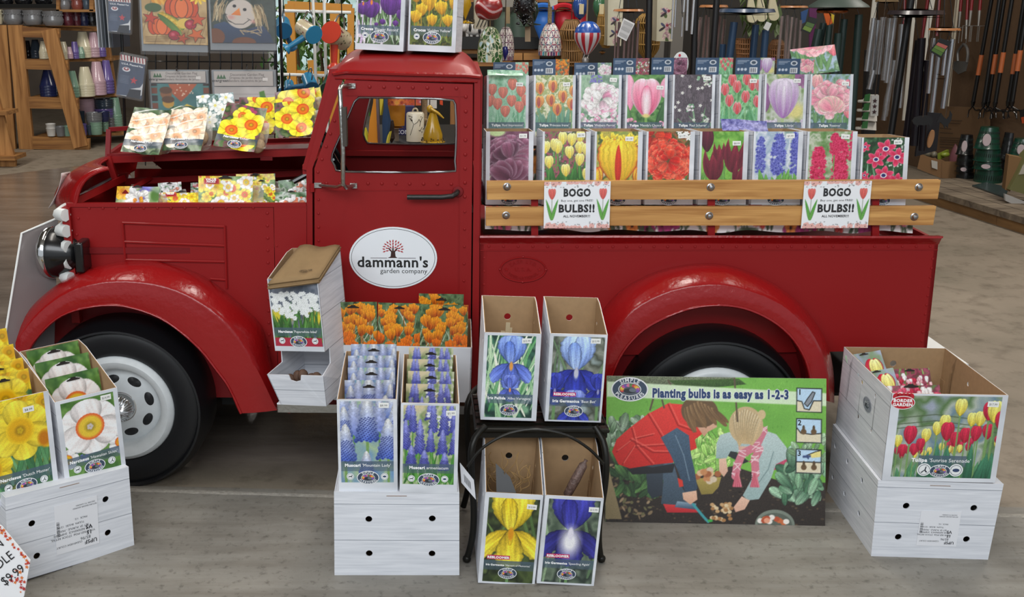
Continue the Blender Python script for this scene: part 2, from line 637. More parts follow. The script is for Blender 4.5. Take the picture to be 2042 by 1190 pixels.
# ------------------------------------------------------------------ painter for the printed pictures (colour per mesh vertex)
class Pic:
 """Picture in u 0..1 across and v 0..a up; colours are sRGB 0..1 until the mesh is made."""

 def __init__(s, w, h, n=110, seed=1):
  s.w, s.h, s.a = w, h, h/w
  s.nx, s.ny = n, max(3, int(round(n*h/w)))
  s.xs, s.ys = np.linspace(0, 1, s.nx), np.linspace(0, s.a, s.ny)
  s.im = np.ones((s.ny, s.nx, 3))
  s.px = 1/(s.nx-1)
  s.r = np.random.RandomState(seed)

 def view(s, sx=1.0, sy=1.0, lift=0.0):
  """Paint in stretched units (sx, sy) with the origin lifted; view() goes back to plain units."""
  a = s.h/s.w
  s.xs, s.ys = .5+(np.linspace(0, 1, s.nx)-.5)*sx, np.linspace(0, a, s.ny)*sy-lift
  s.a, s.px = a*sy-lift, (sx+sy)/2/(s.nx-1)

 def win(s, x0, x1, y0, y1):
  i0, i1 = np.searchsorted(s.xs, [x0-s.px, x1+s.px])
  j0, j1 = np.searchsorted(s.ys, [y0-s.px, y1+s.px])
  if i1 <= i0 or j1 <= j0:
   return None
  return (slice(j0, j1), slice(i0, i1)), s.xs[None, i0:i1], s.ys[j0:j1, None]

 def mix(s, sl, al, col):
  al = np.clip(al, 0, 1)[..., None]
  s.im[sl] = s.im[sl]*(1-al)+col*al

 def noise(s, sc, oct=3, ax=1.0, shape=None):
  ny, nx = s.ny, s.nx
  out = np.zeros((ny, nx))
  amp, tot = 1.0, 0
  for o in range(oct):
   kx, ky = max(2, int(sc*2**o*ax))+2, max(2, int(sc*2**o*s.a))+2
   g = s.r.rand(ky, kx)
   x, y = np.linspace(0, kx-1.001, nx), np.linspace(0, ky-1.001, ny)
   xi, yi = x.astype(int), y.astype(int)
   fx, fy = x-xi, y-yi
   fx, fy = fx*fx*(3-2*fx), fy*fy*(3-2*fy)
   A = g[np.ix_(yi, xi)]*(1-fx)+g[np.ix_(yi, xi+1)]*fx
   B = g[np.ix_(yi+1, xi)]*(1-fx)+g[np.ix_(yi+1, xi+1)]*fx
   out += amp*(A*(1-fy[:, None])+B*fy[:, None])
   tot += amp
   amp *= 0.55
  return out/tot

 def bg(s, cols, sc=4, oct=3, ax=1.0, con=1.6):
  n = np.clip((s.noise(sc, oct, ax)-0.5)*con+0.5, 0, 0.9999)*(len(cols)-1)
  c = np.array([hx(k) for k in cols])
  i = n.astype(int)
  f = (n-i)[..., None]
  s.im[:] = c[i]*(1-f)+c[np.minimum(i+1, len(cols)-1)]*f
  return s

 def speck(s, amt):
  s.im = np.clip(s.im*(1+(s.r.rand(s.ny, s.nx, 1)-0.5)*amt), 0, 1)

 def vgrad(s, bot, top, al=1.0):
  t = (s.ys/s.a)[:, None, None]
  s.im = s.im*(1-al)+(hx(bot)*(1-t)+hx(top)*t)*al

 def oval(s, x, y, rx, ry, col, soft=0.0, al=1.0, rot=0.0):
  m = max(rx, ry)*(1+soft)
  q = s.win(x-m, x+m, y-m, y+m)
  if q is None:
   return
  sl, X, Y = q
  c, k = math.cos(rot), math.sin(rot)
  dx, dy = X-x, Y-y
  d = np.sqrt(((dx*c+dy*k)/rx)**2+((dy*c-dx*k)/ry)**2)
  e = max(soft, s.px/min(rx, ry))
  s.mix(sl, (1+e/2-d)/e*al, hx(col) if isinstance(col, str) else col)

 def poly(s, pts, col, col2=None, al=1.0, tex=0.0, ax=0):
  P = np.array(pts, float)
  q = s.win(P[:, 0].min(), P[:, 0].max(), P[:, 1].min(), P[:, 1].max())
  if q is None:
   return
  sl, X, Y = q
  X, Y = np.broadcast_arrays(X, Y)
  ins = np.zeros(X.shape, bool)
  dm = np.full(X.shape, 9.0)
  for (x0, y0), (x1, y1) in zip(P, np.roll(P, -1, 0)):
   if y0 != y1:
    ins ^= ((y0 > Y) != (y1 > Y)) & (X < (x1-x0)*(Y-y0)/(y1-y0)+x0)
   ex, ey = x1-x0, y1-y0
   t = np.clip(((X-x0)*ex+(Y-y0)*ey)/(ex*ex+ey*ey+1e-12), 0, 1)
   dm = np.minimum(dm, np.hypot(X-x0-t*ex, Y-y0-t*ey))
  sd = np.where(ins, dm, -dm)
  c = hx(col)
  if col2:
   V = (X-P[:, 0].min())/(np.ptp(P[:, 0])+1e-9) if ax else (Y-P[:, 1].min())/(np.ptp(P[:, 1])+1e-9)
   c = c*(1-V[..., None])+hx(col2)*V[..., None]
  if tex:
   c = np.clip(c*(1+(s.r.rand(*X.shape)[..., None]-0.5)*tex), 0, 1)
  s.mix(sl, (0.5+sd/s.px)*al, c)

 def line(s, pts, w, col, al=1.0):
  P = np.array(pts, float)
  q = s.win(P[:, 0].min()-w, P[:, 0].max()+w, P[:, 1].min()-w, P[:, 1].max()+w)
  if q is None:
   return
  sl, X, Y = q
  dm = np.full(np.broadcast(X, Y).shape, 9.0)
  for (x0, y0), (x1, y1) in zip(P[:-1], P[1:]):
   ex, ey = x1-x0, y1-y0
   t = np.clip(((X-x0)*ex+(Y-y0)*ey)/(ex*ex+ey*ey+1e-12), 0, 1)
   dm = np.minimum(dm, np.hypot(X-x0-t*ex, Y-y0-t*ey))
  s.mix(sl, (0.5+(w/2-dm)/s.px)*al, hx(col))

 def petal(s, x, y, L, W, ang, c0, c1, ce=None, a=0.6, b=0.5, vein=0.12, curve=0.0, ek=3.0, frill=0.0, bow=0.0):
  """Petal rooted at x,y reaching L along ang (degrees, 90 = up), full width W."""
  m = L*1.1+W
  q = s.win(x-m, x+m, y-m, y+m)
  if q is None:
   return
  sl, X, Y = q
  c, k = math.cos(R(ang)), math.sin(R(ang))
  dx, dy = X-x, Y-y
  t = (dx*c+dy*k)/L
  w = dy*c-dx*k
  tt = np.clip(t, 1e-4, 1-1e-4)
  w = w-curve*L*(t*t)-bow*L*np.sin(math.pi*.74*tt)
  tm = a/(a+b)
  hw = W/2*(tt**a*(1-tt)**b)/(tm**a*(1-tm)**b)
  if frill:
   hw = hw*(1+frill*(np.sin(tt*31+ang)+.6*np.sin(tt*53+ang*2))*tt)
   t = t+frill*0.3*(np.sin(w/W*17+ang)+.6*np.sin(w/W*41+ang*3))
  al = (0.5+(hw-np.abs(w))/s.px)*np.clip(0.5+t*L/s.px, 0, 1)*np.clip(0.5+(1-t)*L/s.px, 0, 1)
  u = np.clip(np.abs(w)/np.maximum(hw, 1e-6), 0, 1)
  A, B = (hx(c0) if isinstance(c0, str) else c0), (hx(c1) if isinstance(c1, str) else c1)
  C = A*(1-tt[..., None])+B*tt[..., None]
  if ce is not None:
   E = (np.maximum(u, tt**2)**ek)[..., None]
   C = C*(1-E)+hx(ce)*E
  if vein:
   ph = ang*.7+3*tt
   fib = np.sin(w/W*15+ph)*.5+np.sin(w/W*37-ph*2)*.3+(s.r.rand(*w.shape)-.5)*1.0
   C = C*(1+vein*(0.6*fib-1.6*u**4-.5*(1-tt)+0.45))[..., None]
  s.mix(sl, al, np.clip(C, 0, 1))

 def blade(s, x, y, L, W, ang, c0, c1, curve=0.0):
  s.petal(x, y, L, W, ang, c0, c1, None, 0.35, 0.8, 0.18, curve)

 def grass(s, n, cols, y0=(0, 0.3), L=(0.3, 0.8), W=(0.02, 0.05), spread=25):
  r = s.r
  for i in range(n):
   a, b = cols[r.randint(len(cols))], cols[r.randint(len(cols))]
   s.blade(r.uniform(-0.05, 1.05), r.uniform(*y0), r.uniform(*L), r.uniform(*W), 90+r.uniform(-spread, spread), a, b, r.uniform(-0.15, 0.15))

 def jit(s, col, d=0.08):
  return np.clip(hx(col)+(s.r.rand()-0.5)*2*d, 0, 1)

 # -- flowers
 def tulip(s, x, y, w, h, c0, c1, ce=None, stem='5d8a45', tilt=0, point=0.5, sl=0.8, vein=0.14):
  if stem:
   s.line([(x, y+h*0.1), (x-math.tan(R(tilt))*0.3, y-sl)], w*0.13, stem)
  v = vein*1.5
  B = w/h
  s.petal(x, y, h*.95, w*.6, 90+tilt, np.clip(hx(c0)*.8, 0, 1), np.clip(hx(c1)*.85, 0, 1), ce, .45, point, v, 0, 4)
  for d in (1, -1):
   s.petal(x, y+h*.01, h*.98, w*.6, 90+tilt, c0, c1, ce, .5, point, v, 0, 4, 0, d*B*.2)
  s.petal(x, y, h*.93, w*.58, 90+tilt, c0, c1, ce, .5, point, v, 0, 4)

 def crocus(s, x, y, w, h, c0, c1, tilt=0, stem='e8e0d0', cen=None):
  if stem:
   s.line([(x, y), (x-math.tan(R(tilt))*0.2, y-h*0.9)], w*0.09, stem)
  for d in (-24, 24, -10, 12, 0):
   s.petal(x, y, h*(0.9 if d else 1), w*0.5, 90+d+tilt, c0, c1, None, 0.6, 0.5, 0.22)
  if cen:
   s.oval(x, y+h*0.85, w*0.06, h*0.14, cen)

 def daff(s, x, y, r, p0, p1, q0, q1, rot=0, cup=0.42, n=6, pw=0.85):
  for k in (1, 3, 5, 0, 2, 4):
   s.petal(x, y, r, r*pw, rot+60*k, p0, p1, None, 0.7, 0.42, 0.16)
  c = r*cup
  for i in range(26):
   a = 2*math.pi*i/26
   s.oval(x+c*0.86*math.cos(a), y+c*0.86*math.sin(a), c*0.24, c*0.24, q1)
  s.oval(x, y, c*0.9, c*0.9, q0, 0.25)
  s.oval(x, y, c*0.4, c*0.4, np.clip(hx(q0)*0.75, 0, 1), 0.6)
  for i in range(5):
   a = 2*math.pi*i/5
   s.oval(x+c*0.15*math.cos(a), y+c*0.15*math.sin(a), c*0.1, c*0.12, np.clip(hx(p0)*0.9, 0, 1))

 def star(s, x, y, r, c0, c1, n=6, rot=0, w=0.5, cen=None):
  for k in range(n):
   s.petal(x, y, r, r*w, rot+360*k/n, c0, c1, None, 0.7, 0.7, 0.1)
  if cen:
   s.oval(x, y, r*0.2, r*0.2, cen)

 def spike(s, x, y, w, h, lo, hi, k=60, bead=0.1, stem='5f8f4a', mouth=None):
  s.line([(x, y+h*0.2), (x, y-0.5)], w*0.12, stem)
  for i in range(k):
   t = (i+0.5)/k
   hw = w/2*(1-t)**0.55
   q = ((i*0.618)%1)*2-1
   c = hx(lo)*(1-t)+hx(hi)*t
   c = np.clip(c*(1.08-0.3*abs(q))+(s.r.rand()-0.5)*0.12, 0, 1)
   px, py = x+q*hw, y+t*h
   s.oval(px, py, w*bead*(1.1-0.5*t), w*bead*1.15*(1.1-0.5*t), c, 0.3)
   if mouth and t < 0.6:
    s.oval(px, py-w*bead*0.6, w*bead*0.45, w*bead*0.3, mouth)

 def hyac(s, x, y, w, h, c0, c1, k=70, stem='6d9a50'):
  if stem:
   s.line([(x, y+h*0.2), (x, y-0.4)], w*0.16, stem)
  for i in range(k):
   t = s.r.rand()
   q = s.r.uniform(-1, 1)
   hw = w/2*(1-max(0, t-0.5)**2*2.2)
   s.star(x+q*hw, y+t*h, w*s.r.uniform(0.16, 0.24), s.jit(c0), s.jit(c1), 5, s.r.rand()*90, 0.5)

 def ball(s, x, y, rx, ry, cols, k=60, ce=None, frill=0.0, size=0.55, up=0):
  """Double flower: petals from the outside in."""
  for i in range(k):
   t = 1-i/k
   a = s.r.rand()*360 if not up else 90+s.r.uniform(-1, 1)*(40+100*t)
   px, py = x+rx*(t**0.7)*0.55*math.cos(R(a)), y+ry*(t**0.7)*0.55*math.sin(R(a))
   c = cols[s.r.randint(len(cols))]
   s.petal(px, py, rx*size*s.r.uniform(0.7, 1.1), rx*size*s.r.uniform(0.7, 1.0), a+s.r.uniform(-25, 25), np.clip(hx(c)*s.r.uniform(0.72, 0.95), 0, 1), s.jit(c, 0.05), ce, 0.6, 0.35, 0.2, 0, 5, frill)

 def iris(s, x, y, z, st, st2, fa, fa2, beard='e8922c', haft=None, stem='6f9560'):
  s.line([(x, y-0.2*z), (x, y-1.6)], 0.05, stem)
  for a, d in ((205, -1), (-25, 1)):
   s.petal(x, y-.02*z, .66*z, .36*z, a, fa, fa2, None, 0.7, 0.35, 0.3, -d*.25, 3, 0.07)
  s.petal(x, y, .78*z, .5*z, 90, np.clip(hx(st)*.8, 0, 1), st, None, 0.6, 0.3, 0.3, 0, 3, 0.06)
  for d in (1, -1):
   s.petal(x, y, .76*z, .46*z, 90, st, st2, None, 0.6, 0.3, 0.32, 0, 3, 0.07, d*.2)
  s.petal(x-.02*z, y, .62*z, .3*z, 96, st2, st, None, 0.6, 0.4, 0.3, 0, 3, 0.06)
  s.petal(x, y+.05*z, .74*z, .52*z, -90, fa, fa2, None, 0.75, 0.32, 0.34, 0, 3, 0.07)
  s.petal(x, y+.02*z, .3*z, .1*z, -90, st2, fa, None, 0.6, 0.6, 0.2)
  if haft:
   s.oval(x, y-.22*z, .17*z, .26*z, haft, 1.0, 0.95)
  s.oval(x, y-.06*z, .05*z, .12*z, beard, 0.5)

 # -- print furniture
 def margin(s, l, r, b, t, col='d9dce2'):
  n = (s.noise(3, 4, 0.25)-0.5)*0.18
  for x0, x1, y0, y1 in ((0, l, 0, s.a), (1-r, 1, 0, s.a), (0, 1, 0, b), (0, 1, s.a-t, s.a)):
   q = s.win(x0, x1, y0, y1)
   if q is None or x1-x0 <= 0 or y1-y0 <= 0:
    continue
   sl, X, Y = q
   al = (0.5+np.minimum(np.minimum(X-x0, x1-X)+(x0 == 0 or x1 == 1)*0, np.minimum(Y-y0, y1-Y)+s.px*0)/s.px)
   al = np.where((X >= x0-1e-9) & (X <= x1+1e-9) & (Y >= y0-1e-9) & (Y <= y1+1e-9), 1.0, 0.0)
   s.mix(sl, al, np.clip(hx(col)+n[sl][..., None], 0, 1))

 def band(s, x0, x1, y0, y1, col='4d5f72', al=0.85, top=0.35):
  y0, y1 = y0-.03*s.a, y1+.018*s.a
  q = s.win(x0, x1, y0, y1)
  sl, X, Y = q
  V = np.clip((Y-y0)/(y1-y0), 0, 1)+0*X
  m = np.where((X >= x0) & (X <= x1) & (Y >= y0) & (Y <= y1), 1.0, 0.0)
  s.mix(sl, m*al*(1-0.35*(1-V)), hx(col)*np.ones_like(V)[..., None])

 def rect(s, x0, x1, y0, y1, col, al=1.0):
  s.poly([(x0, y0), (x1, y0), (x1, y1), (x0, y1)], col, None, al)

 def mesh(s, name, parent, fn=None, y=-0.0012, mats=None, M=None, back=True):
  """Grid mesh with the picture as vertex colour; fn(u, v) -> local point (u in -w/2..w/2, v in 0..h)."""
  X, Z = np.meshgrid((s.xs-0.5)*s.w, s.ys/s.a*s.h)
  nx, ny = s.nx, s.ny
  if fn is None:
   P = np.stack([X, np.full_like(X, y), Z], -1)
  else:
   P = fn(X, Z)
  i = np.arange(nx*ny).reshape(ny, nx)
  F = np.stack([i[:-1, :-1], i[:-1, 1:], i[1:, 1:], i[1:, :-1]], -1).reshape(-1, 4)
  me = bpy.data.meshes.new(name)
  me.vertices.add(nx*ny)
  me.vertices.foreach_set('co', P.reshape(-1).astype(np.float32))
  me.loops.add(F.size)
  me.loops.foreach_set('vertex_index', F.reshape(-1).astype(np.int32))
  me.polygons.add(len(F))
  me.polygons.foreach_set('loop_start', np.arange(0, F.size, 4, dtype=np.int32))
  me.update(calc_edges=True)
  me.materials.append(mats or INK)
  me.polygons.foreach_set('use_smooth', [True]*len(F))
  a = me.color_attributes.new('ink', 'FLOAT_COLOR', 'POINT')
  arr = np.ones((nx*ny, 4), np.float32)
  arr[:, :3] = s2l(np.clip(s.im, 0, 1)).reshape(-1, 3)
  a.data.foreach_set('color', arr.ravel())
  o = bpy.data.objects.new(name, me)
  COL.objects.link(o)
  if M is not None:
   o.matrix_world = M
  o.parent = parent
  return o

# ------------------------------------------------------------------ the pictures
G_SOFT = ['2f5a2a', '5f8f4a', '8fb36a', '3d6a3a']
G_PALE = ['9fb98e', 'c4d2b4', '7fa27c', 'd8e0cc', '8fae94']

def art_red_tulips(p):
 p.bg(['4e8f62', '8fc3a0', 'b9dcc2', '5ca077'], 7)
 p.grass(40, ['4f9a68', '9fd0ae', '6fb488'])
 for x, y in ((.1, .98), (.62, 1.12), (.38, .9), (.84, .94), (.05, .68), (.97, .7), (.24, .6), (.6, .68), (.8, .52), (.44, .4)):
  p.tulip(x, y-.02, .25, .31, 'd04a3c', 'e57a62', 'dd6a55', '8fc79f', 0, .3, .5)
 p.vgrad('cfe6dc', 'c0ddd0', .22)

def art_orange_tulips(p):
 p.bg(['e6dcae', '9fae6a', 'f0ead0', '6f8a4a', 'c9c27c'], 8)
 for i in range(16):
  p.blade(p.r.rand(), 0, p.r.uniform(.4, .75), .13, 90+p.r.uniform(-25, 25), '3f7a5c', '6fa08a')
 for x, y in ((.14, .98), (.46, 1.03), (.1, .62), (.42, .66), (.72, .76), (.98, .9), (.94, .56), (.58, .42)):
  p.tulip(x, y, .25, .34, 'd9662a', 'eaa052', 'f0c070', '6f9a70', p.r.uniform(-6, 6), .45, .5)
  p.petal(x, y+.04, .26, .09, 90, 'a03a4a', 'c0603c')
 p.vgrad('d6e2da', 'e8e6d4', .12)

def art_parrot(p):
 p.bg(['6f9a78', '9fbf9f', '5f7f6a', 'b4cdb4'], 5)
 for x, y in ((.3, 1.3), (.45, 1.3), (.4, .5), (.95, .9), (.75, .6)):
  p.hyac(x, y, .16, .2, '6a5cc0', '8a7ad8', 12, None)
 p.grass(10, ['4f8a58', '6fa070'], (0, .1), (.4, .9), (.04, .1))
 p.ball(.52, .85, .5, .48, ['f6f0ee', 'efe6e4', 'f2c6d8', 'e88fb4', 'f4e4e6'], 90, 'f8f2f0', .12, .5)
 for x, y in ((.04, .3), (.9, .35), (.4, .25), (.7, .2)):
  p.ball(x, y, .2, .18, ['f0d4e0', 'e8a0c0', 'f4ecec'], 26, None, .1)
 p.vgrad('e0e6e2', 'd0e0d6', .14)

def art_pink_tulip(p):
 p.bg(['3f7a3a', '6f9f5a', '2f5a2f', '8fb37a'], 4)
 p.petal(.08, .55, .95, .3, 92, 'e88fae', 'f2b4c8')
 p.petal(.94, .9, .55, .3, 80, 'e88fae', 'f2b4c8')
 p.blade(.8, 0, 1.1, .25, 75, '2f5a34', '4f7a4a')
 p.blade(.12, 0, .8, .2, 100, '3f6a3f', '6f9a62')
 p.line([(.5, .5), (.5, 0)], .07, '7fae5a')
 p.petal(.5, .4, .98, .5, 90, 'd0507a', 'f0d4da', 'f0e8ea', .42, .35, .15, 0, 8)
 for d in (1, -1):
  p.petal(.5, .4, 1.0, .46, 90, 'e2527e', 'f4b8c8', 'fae8ec', .5, .4, .15, 0, 6, 0, d*.16)
 p.petal(.5, .4, .82, .3, 90, 'f0d8dc', 'fae8ec', 'e86a92', .5, .5, .12, 0, 2.5)
 p.oval(.5, .42, .1, .05, 'e8d488', .8)
 p.ball(.1, .2, .2, .16, ['f0b4c8', 'eaa0ba'], 14)
 p.ball(.9, .12, .2, .14, ['f0b4c8', 'eaa0ba'], 14)

def art_dark_packet(p):
 p.bg(['4a3f48', '5c505a', '3c343a', '6a5f68', '52464e'], 9, 4, 2.5)
 p.grass(12, ['8fb38f', '5f8a5f'], (0, .3), (.2, .5), (.03, .06), 60)
 for i in range(14):
  x, y = p.r.rand(), p.r.uniform(.2, 1.5)
  p.star(x, y, .05, 'f2f0dc', 'ffffff', 5)
 for x, y in ((.45, .62), (.9, .2), (.85, 1.3), (.7, 1.42)):
  p.ball(x, y, .14, .1, ['d8dcc8', '7fb38a', 'f0e6ea'], 14)
 p.vgrad('c8ccd4', 'a8a4a8', .12)

def art_red_white(p):
 p.bg(['4f9a4f', '8fc98f', '3a7a40', 'a8d8b0'], 6)
 p.grass(26, ['5faf72', '9fd8b0', '3f8a4f'], (0, .1), (.4, .9), (.05, .1))
 for x, y in ((.3, 1.2), (.66, 1.22), (.12, .95), (.42, 1.02), (.8, 1.08), (.98, 1.05), (.24, .66), (.64, .76), (.94, .64), (.44, .46)):
  p.tulip(x, y, .24, .34, 'cc2f3a', 'd84a52', 'f2dcd8', '7fb87a', 0, .85, .5)
 p.vgrad('d6eadc', 'c0dcc0', .14)

def art_lilac(p):
 p.bg(['5f8a3f', '9fae8a', 'c8ccc0', '6f8f4f', 'd8cc8a'], 4)
 p.petal(0, .5, .8, .3, 92, '7a3f7a', '9a5f9a')
 p.rect(.72, 1, 1.2, 1.6, '8a4a80')
 p.ball(.9, 1.32, .2, .2, ['a8709f', '7a4a78'], 14)
 p.oval(.75, .55, .25, .2, 'e0d47a', .9)
 p.line([(.45, .5), (.45, 0)], .08, 'a8c080')
 p.petal(.46, .36, 1.04, .5, 90, '8a4a98', 'c8b4d0', 'c8b0d0', .42, .25, .15)
 for d in (1, -1):
  p.petal(.46, .36, 1.02, .46, 90, '9650aa', 'd8c8de', 'e4d8e8', .5, .28, .15, 0, 6, 0, d*.15)
 p.petal(.46, .36, .98, .42, 90, '9a58ac', 'e4dae8', 'dccce2', .5, .28, .15, 0, 6)
 p.petal(.46, .4, .8, .1, 90, 'b48ac0', 'ece6ee')
 for x in (.1, .3, .8, .98):
  p.ball(x, .14, .22, .2, ['e4dce8', 'd0bcd8'], 12)
 p.vgrad('e4e4ea', 'd0d4cc', .16)

def art_pink_double(p):
 p.bg(['4f7a4f', '7f9f8a', 'a0b4d0', '3f6a3f', '8fae8f'], 6)
 p.grass(12, ['4f7f4a', '6f9a62'], (0, .1), (.4, .9), (.05, .1))
 p.tulip(.14, 1.1, .3, .4, 'e0788a', 'f0b0b0', 'f4d4c0', '6f9a62')
 p.ball(.96, 1.15, .22, .22, ['ee7f9a', 'e8607f'], 16)
 p.tulip(.95, .36, .26, .32, 'e8687f', 'f0a098', None, None)
 p.line([(.5, .6), (.46, 0)], .06, '6f9a62')
 p.ball(.5, .88, .52, .4, ['f08aa4', 'ee7494', 'f6b0be', 'f29aae'], 70, 'f8d4cc', 0, .62)
 for d in (-50, -25, 0, 25, 50):
  p.petal(.5, .58, .36, .34, 90+d, 'ec7a96', 'f4a8b4', 'f6dcc4', .45, .35)
 p.vgrad('d8e4e0', 'c8dcd0', .1)

def art_purple_double(p):
 p.bg(['4a2036', '6a3a50', '8a5a70', '2f1424'], 6)
 p.oval(.2, 1.5, .2, .12, 'c8e0a0', .3)
 p.oval(.08, .5, .1, .2, 'c8d8a0', .4)
 p.line([(.45, .3), (.44, 0)], .1, '9fc080')
 p.ball(.5, .8, .6, .5, ['5a2440', '7a3f5a', '4a1a32', '8a5068'], 60, 'c09aae', 0, .7)
 for d in (-60, -30, 0, 30, 60):
  p.petal(.5, .36, .5, .36, 90+d, '4a1830', '6a3048', 'b48aa0', .45, .6)

def art_yellow_tulips(p):
 p.bg(['8a3a5a', '6f8a4a', 'b04f6f', '3f5a34', 'c8b0b8'], 12)
 for i in range(26):
  p.blade(p.r.rand(), -.1, p.r.uniform(.4, 1.0), .16, 90+p.r.uniform(-28, 28), '1f4a22', '4a8a3f')
 for x, y in ((.42, 1.18), (.62, 1.15), (.8, 1.22), (.22, 1.02), (.3, .96), (.58, .84), (.8, .95), (.96, .9), (.02, .96), (.12, .6), (.8, .66), (.5, .4), (.96, .3)):
  p.tulip(x, y, .22, .31, 'e2c33c', 'f6ec8c', 'faf4b0', '5a9a48', p.r.uniform(-4, 4), .35, .3)

def art_flame(p):
 p.bg(['5f7a34', '8fa04f', 'c8b450', '3f5a2a', 'e0d4b0'], 6)
 for x in (.02, .98):
  p.tulip(x, .15, .3, .5, 'e8b82c', 'f4d848', 'd03a20', None)
 p.petal(.5, .2, 1.1, .6, 90, 'd8981c', 'f4d43a', None, .42, .28, .15, 0, 6, .12)
 for d in (1, -1):
  p.petal(.5, .2, 1.12, .5, 90, 'e0a020', 'f8dc3c', 'd8301c', .5, .3, .15, 0, 9, .06, d*.2)
  p.petal(.5, .22, 1.06, .4, 90, 'ecb022', 'fae04a', 'f4d02c', .5, .3, .15, 0, 6, .08, d*.15)
 p.petal(.5, .2, 1.1, .46, 90, 'ecb022', 'fae04a', 'f4d02c', .5, .28, .15, 0, 6, .08)
 p.petal(.5, .2, .98, .15, 90, 'c82a18', 'd83a1c', None, .6, .7)
 for i in range(46):
  p.petal(p.r.uniform(.08, .92), p.r.uniform(1.12, 1.34), .16, .05, p.r.uniform(30, 150), 'f0c428', 'fae858')

def art_red_fringed(p):
 p.bg(['4f5a2a', '8a3a24', '3f5a2a', 'a85a3a', '6f8a4a'], 8)
 p.ball(.1, 1.4, .4, .3, ['d82a1c', 'e84a2c'], 40, None, .15)
 for x, y in ((.7, 1.5), (.9, 1.35), (.85, 1.45)):
  p.star(x, y, .08, 'f0ece0', 'ffffff', 6)
 p.grass(10, ['3f6a34', '5f8a44'], (0, .1), (.3, .6), (.06, .12))
 for i in range(12):
  p.star(p.r.rand(), p.r.uniform(0, .35), .05, 'f0ece0', 'ffffff', 5)
 p.ball(.48, .8, .64, .54, ['d8241a', 'e83c24', 'c81c14', 'f0543a'], 110, 'f08a6a', .2, .42)

def art_dark_lily(p):
 p.bg(['6fae3f', '8fc85a', '5a9a34', 'a8d070'], 4)
 p.grass(14, ['6fa84f', 'a0cc70', '4f8a3a'], (0, .1), (.4, 1.1), (.05, .1))
 p.tulip(.12, 1.0, .3, .6, '4a1428', '6a2438', None, '6fa04f', 0, .5)

 def lily(x, y, w, h, t):
  p.line([(x, y), (x-.05, -.1)], .06, '7fae5a')
  p.petal(x, y, h*.9, w*.5, 90+t, '3f0f1c', '5a1826', '8a2a3a', .5, 1.1, .2)
  for d in (1, -1):
   p.petal(x, y, h, w*.46, 90+t+d*7, '521424', '742034', 'b0384a', .45, 1.2, .25, 0, 4, 0, d*.12)
  p.petal(x, y, h*.8, w*.5, 90+t, '5a1626', '7a2234', 'a83448', .5, .9, .25, 0, 4)
 lily(.42, .75, .3, .5, 4)
 lily(.3, .3, .5, .8, 4)
 lily(.72, .5, .5, .85, -4)
 lily(.86, .1, .4, .7, -8)

def art_blue_hyacinth(p):
 p.bg(['c8d0dc', '9fb4c8', 'e0e4ec', '8fa89f'], 4)
 for x, y, w, h in ((.12, .5, .2, .85), (.52, .46, .28, .95), (.92, .42, .24, 1.05)):
  p.hyac(x, y, w, h, '3a3f9a', '8a8fe0', 150)
 for i in range(16):
  p.blade(p.r.rand(), -.1, p.r.uniform(.4, .72), .16, 90+p.r.uniform(-26, 26), '3f7a34', '7ab85a')

def art_pink_hyacinth(p):
 p.bg(['5f8a4a', '8fa87a', 'c8ccb8', '4f7a3f'], 8)
 for x, y, w, h in ((.22, .32, .28, .78), (.7, .28, .32, 1.05), (.98, .8, .16, .7), (.56, .95, .18, .5)):
  p.hyac(x, y, w, h, 'b8123f', 'f04a7a', 170)
 for i in range(12):
  p.blade(p.r.rand(), -.1, p.r.uniform(.3, .6), .12, 90+p.r.uniform(-20, 20), '3f6a3a', '7aa862')

def art_pink_species(p):
 p.bg(['1f3a22', '2f5a34', '16301a', '4a7a4f'], 6)
 for i in range(50):
  p.star(p.r.uniform(.5, 1), p.r.uniform(.7, 1.5), .03, 'dfe6d8', 'ffffff', 5)
 p.grass(26, ['3f7a4a', '8fb89a', '2f5a3a'], (0, .4), (.3, .7), (.04, .1), 60)
 for x, y, r in ((.52, 1.2, .26), (.3, .92, .24), (.8, .98, .26), (.5, .5, .26), (.2, .3, .22), (.82, .35, .22), (.02, 1.25, .14), (.04, .5, .12)):
  for k in range(6):
   p.petal(x, y, r, r*.6, 60*k+20, 'c01a44', 'e0305f', 'f08aa4', .6, .7)
  p.oval(x, y, r*.3, r*.26, 'f0eef0')
  p.oval(x, y, r*.2, r*.18, '2a2a6a')

def art_purple_crocus(p):
 p.bg(['1f241c', '3a4a30', '5a6a4a', '2a1f30'], 6)
 p.grass(50, ['3f6a34', '6f9a5a', 'a8c89a', 'd8e4d0'], (0, .3), (.4, .9), (.02, .04), 30)
 p.grass(10, ['d0b8d8', 'f0e8f0'], (0, .2), (.3, .5), (.05, .08), 12)
 for x, y, w in ((.1, 1.0, .4), (.5, 1.1, .4), (.85, 1.1, .4), (.3, .64, .42), (.72, .72, .5), (.97, .6, .3), (.12, .7, .3), (.55, .5, .14), (.83, .48, .14), (.42, .45, .1)):
  p.crocus(x, y, w, w*.95, '4a1a6a', '7a3fa0', p.r.uniform(-10, 10), 'e0d0e8', 'f08a2c' if w > .25 else None)

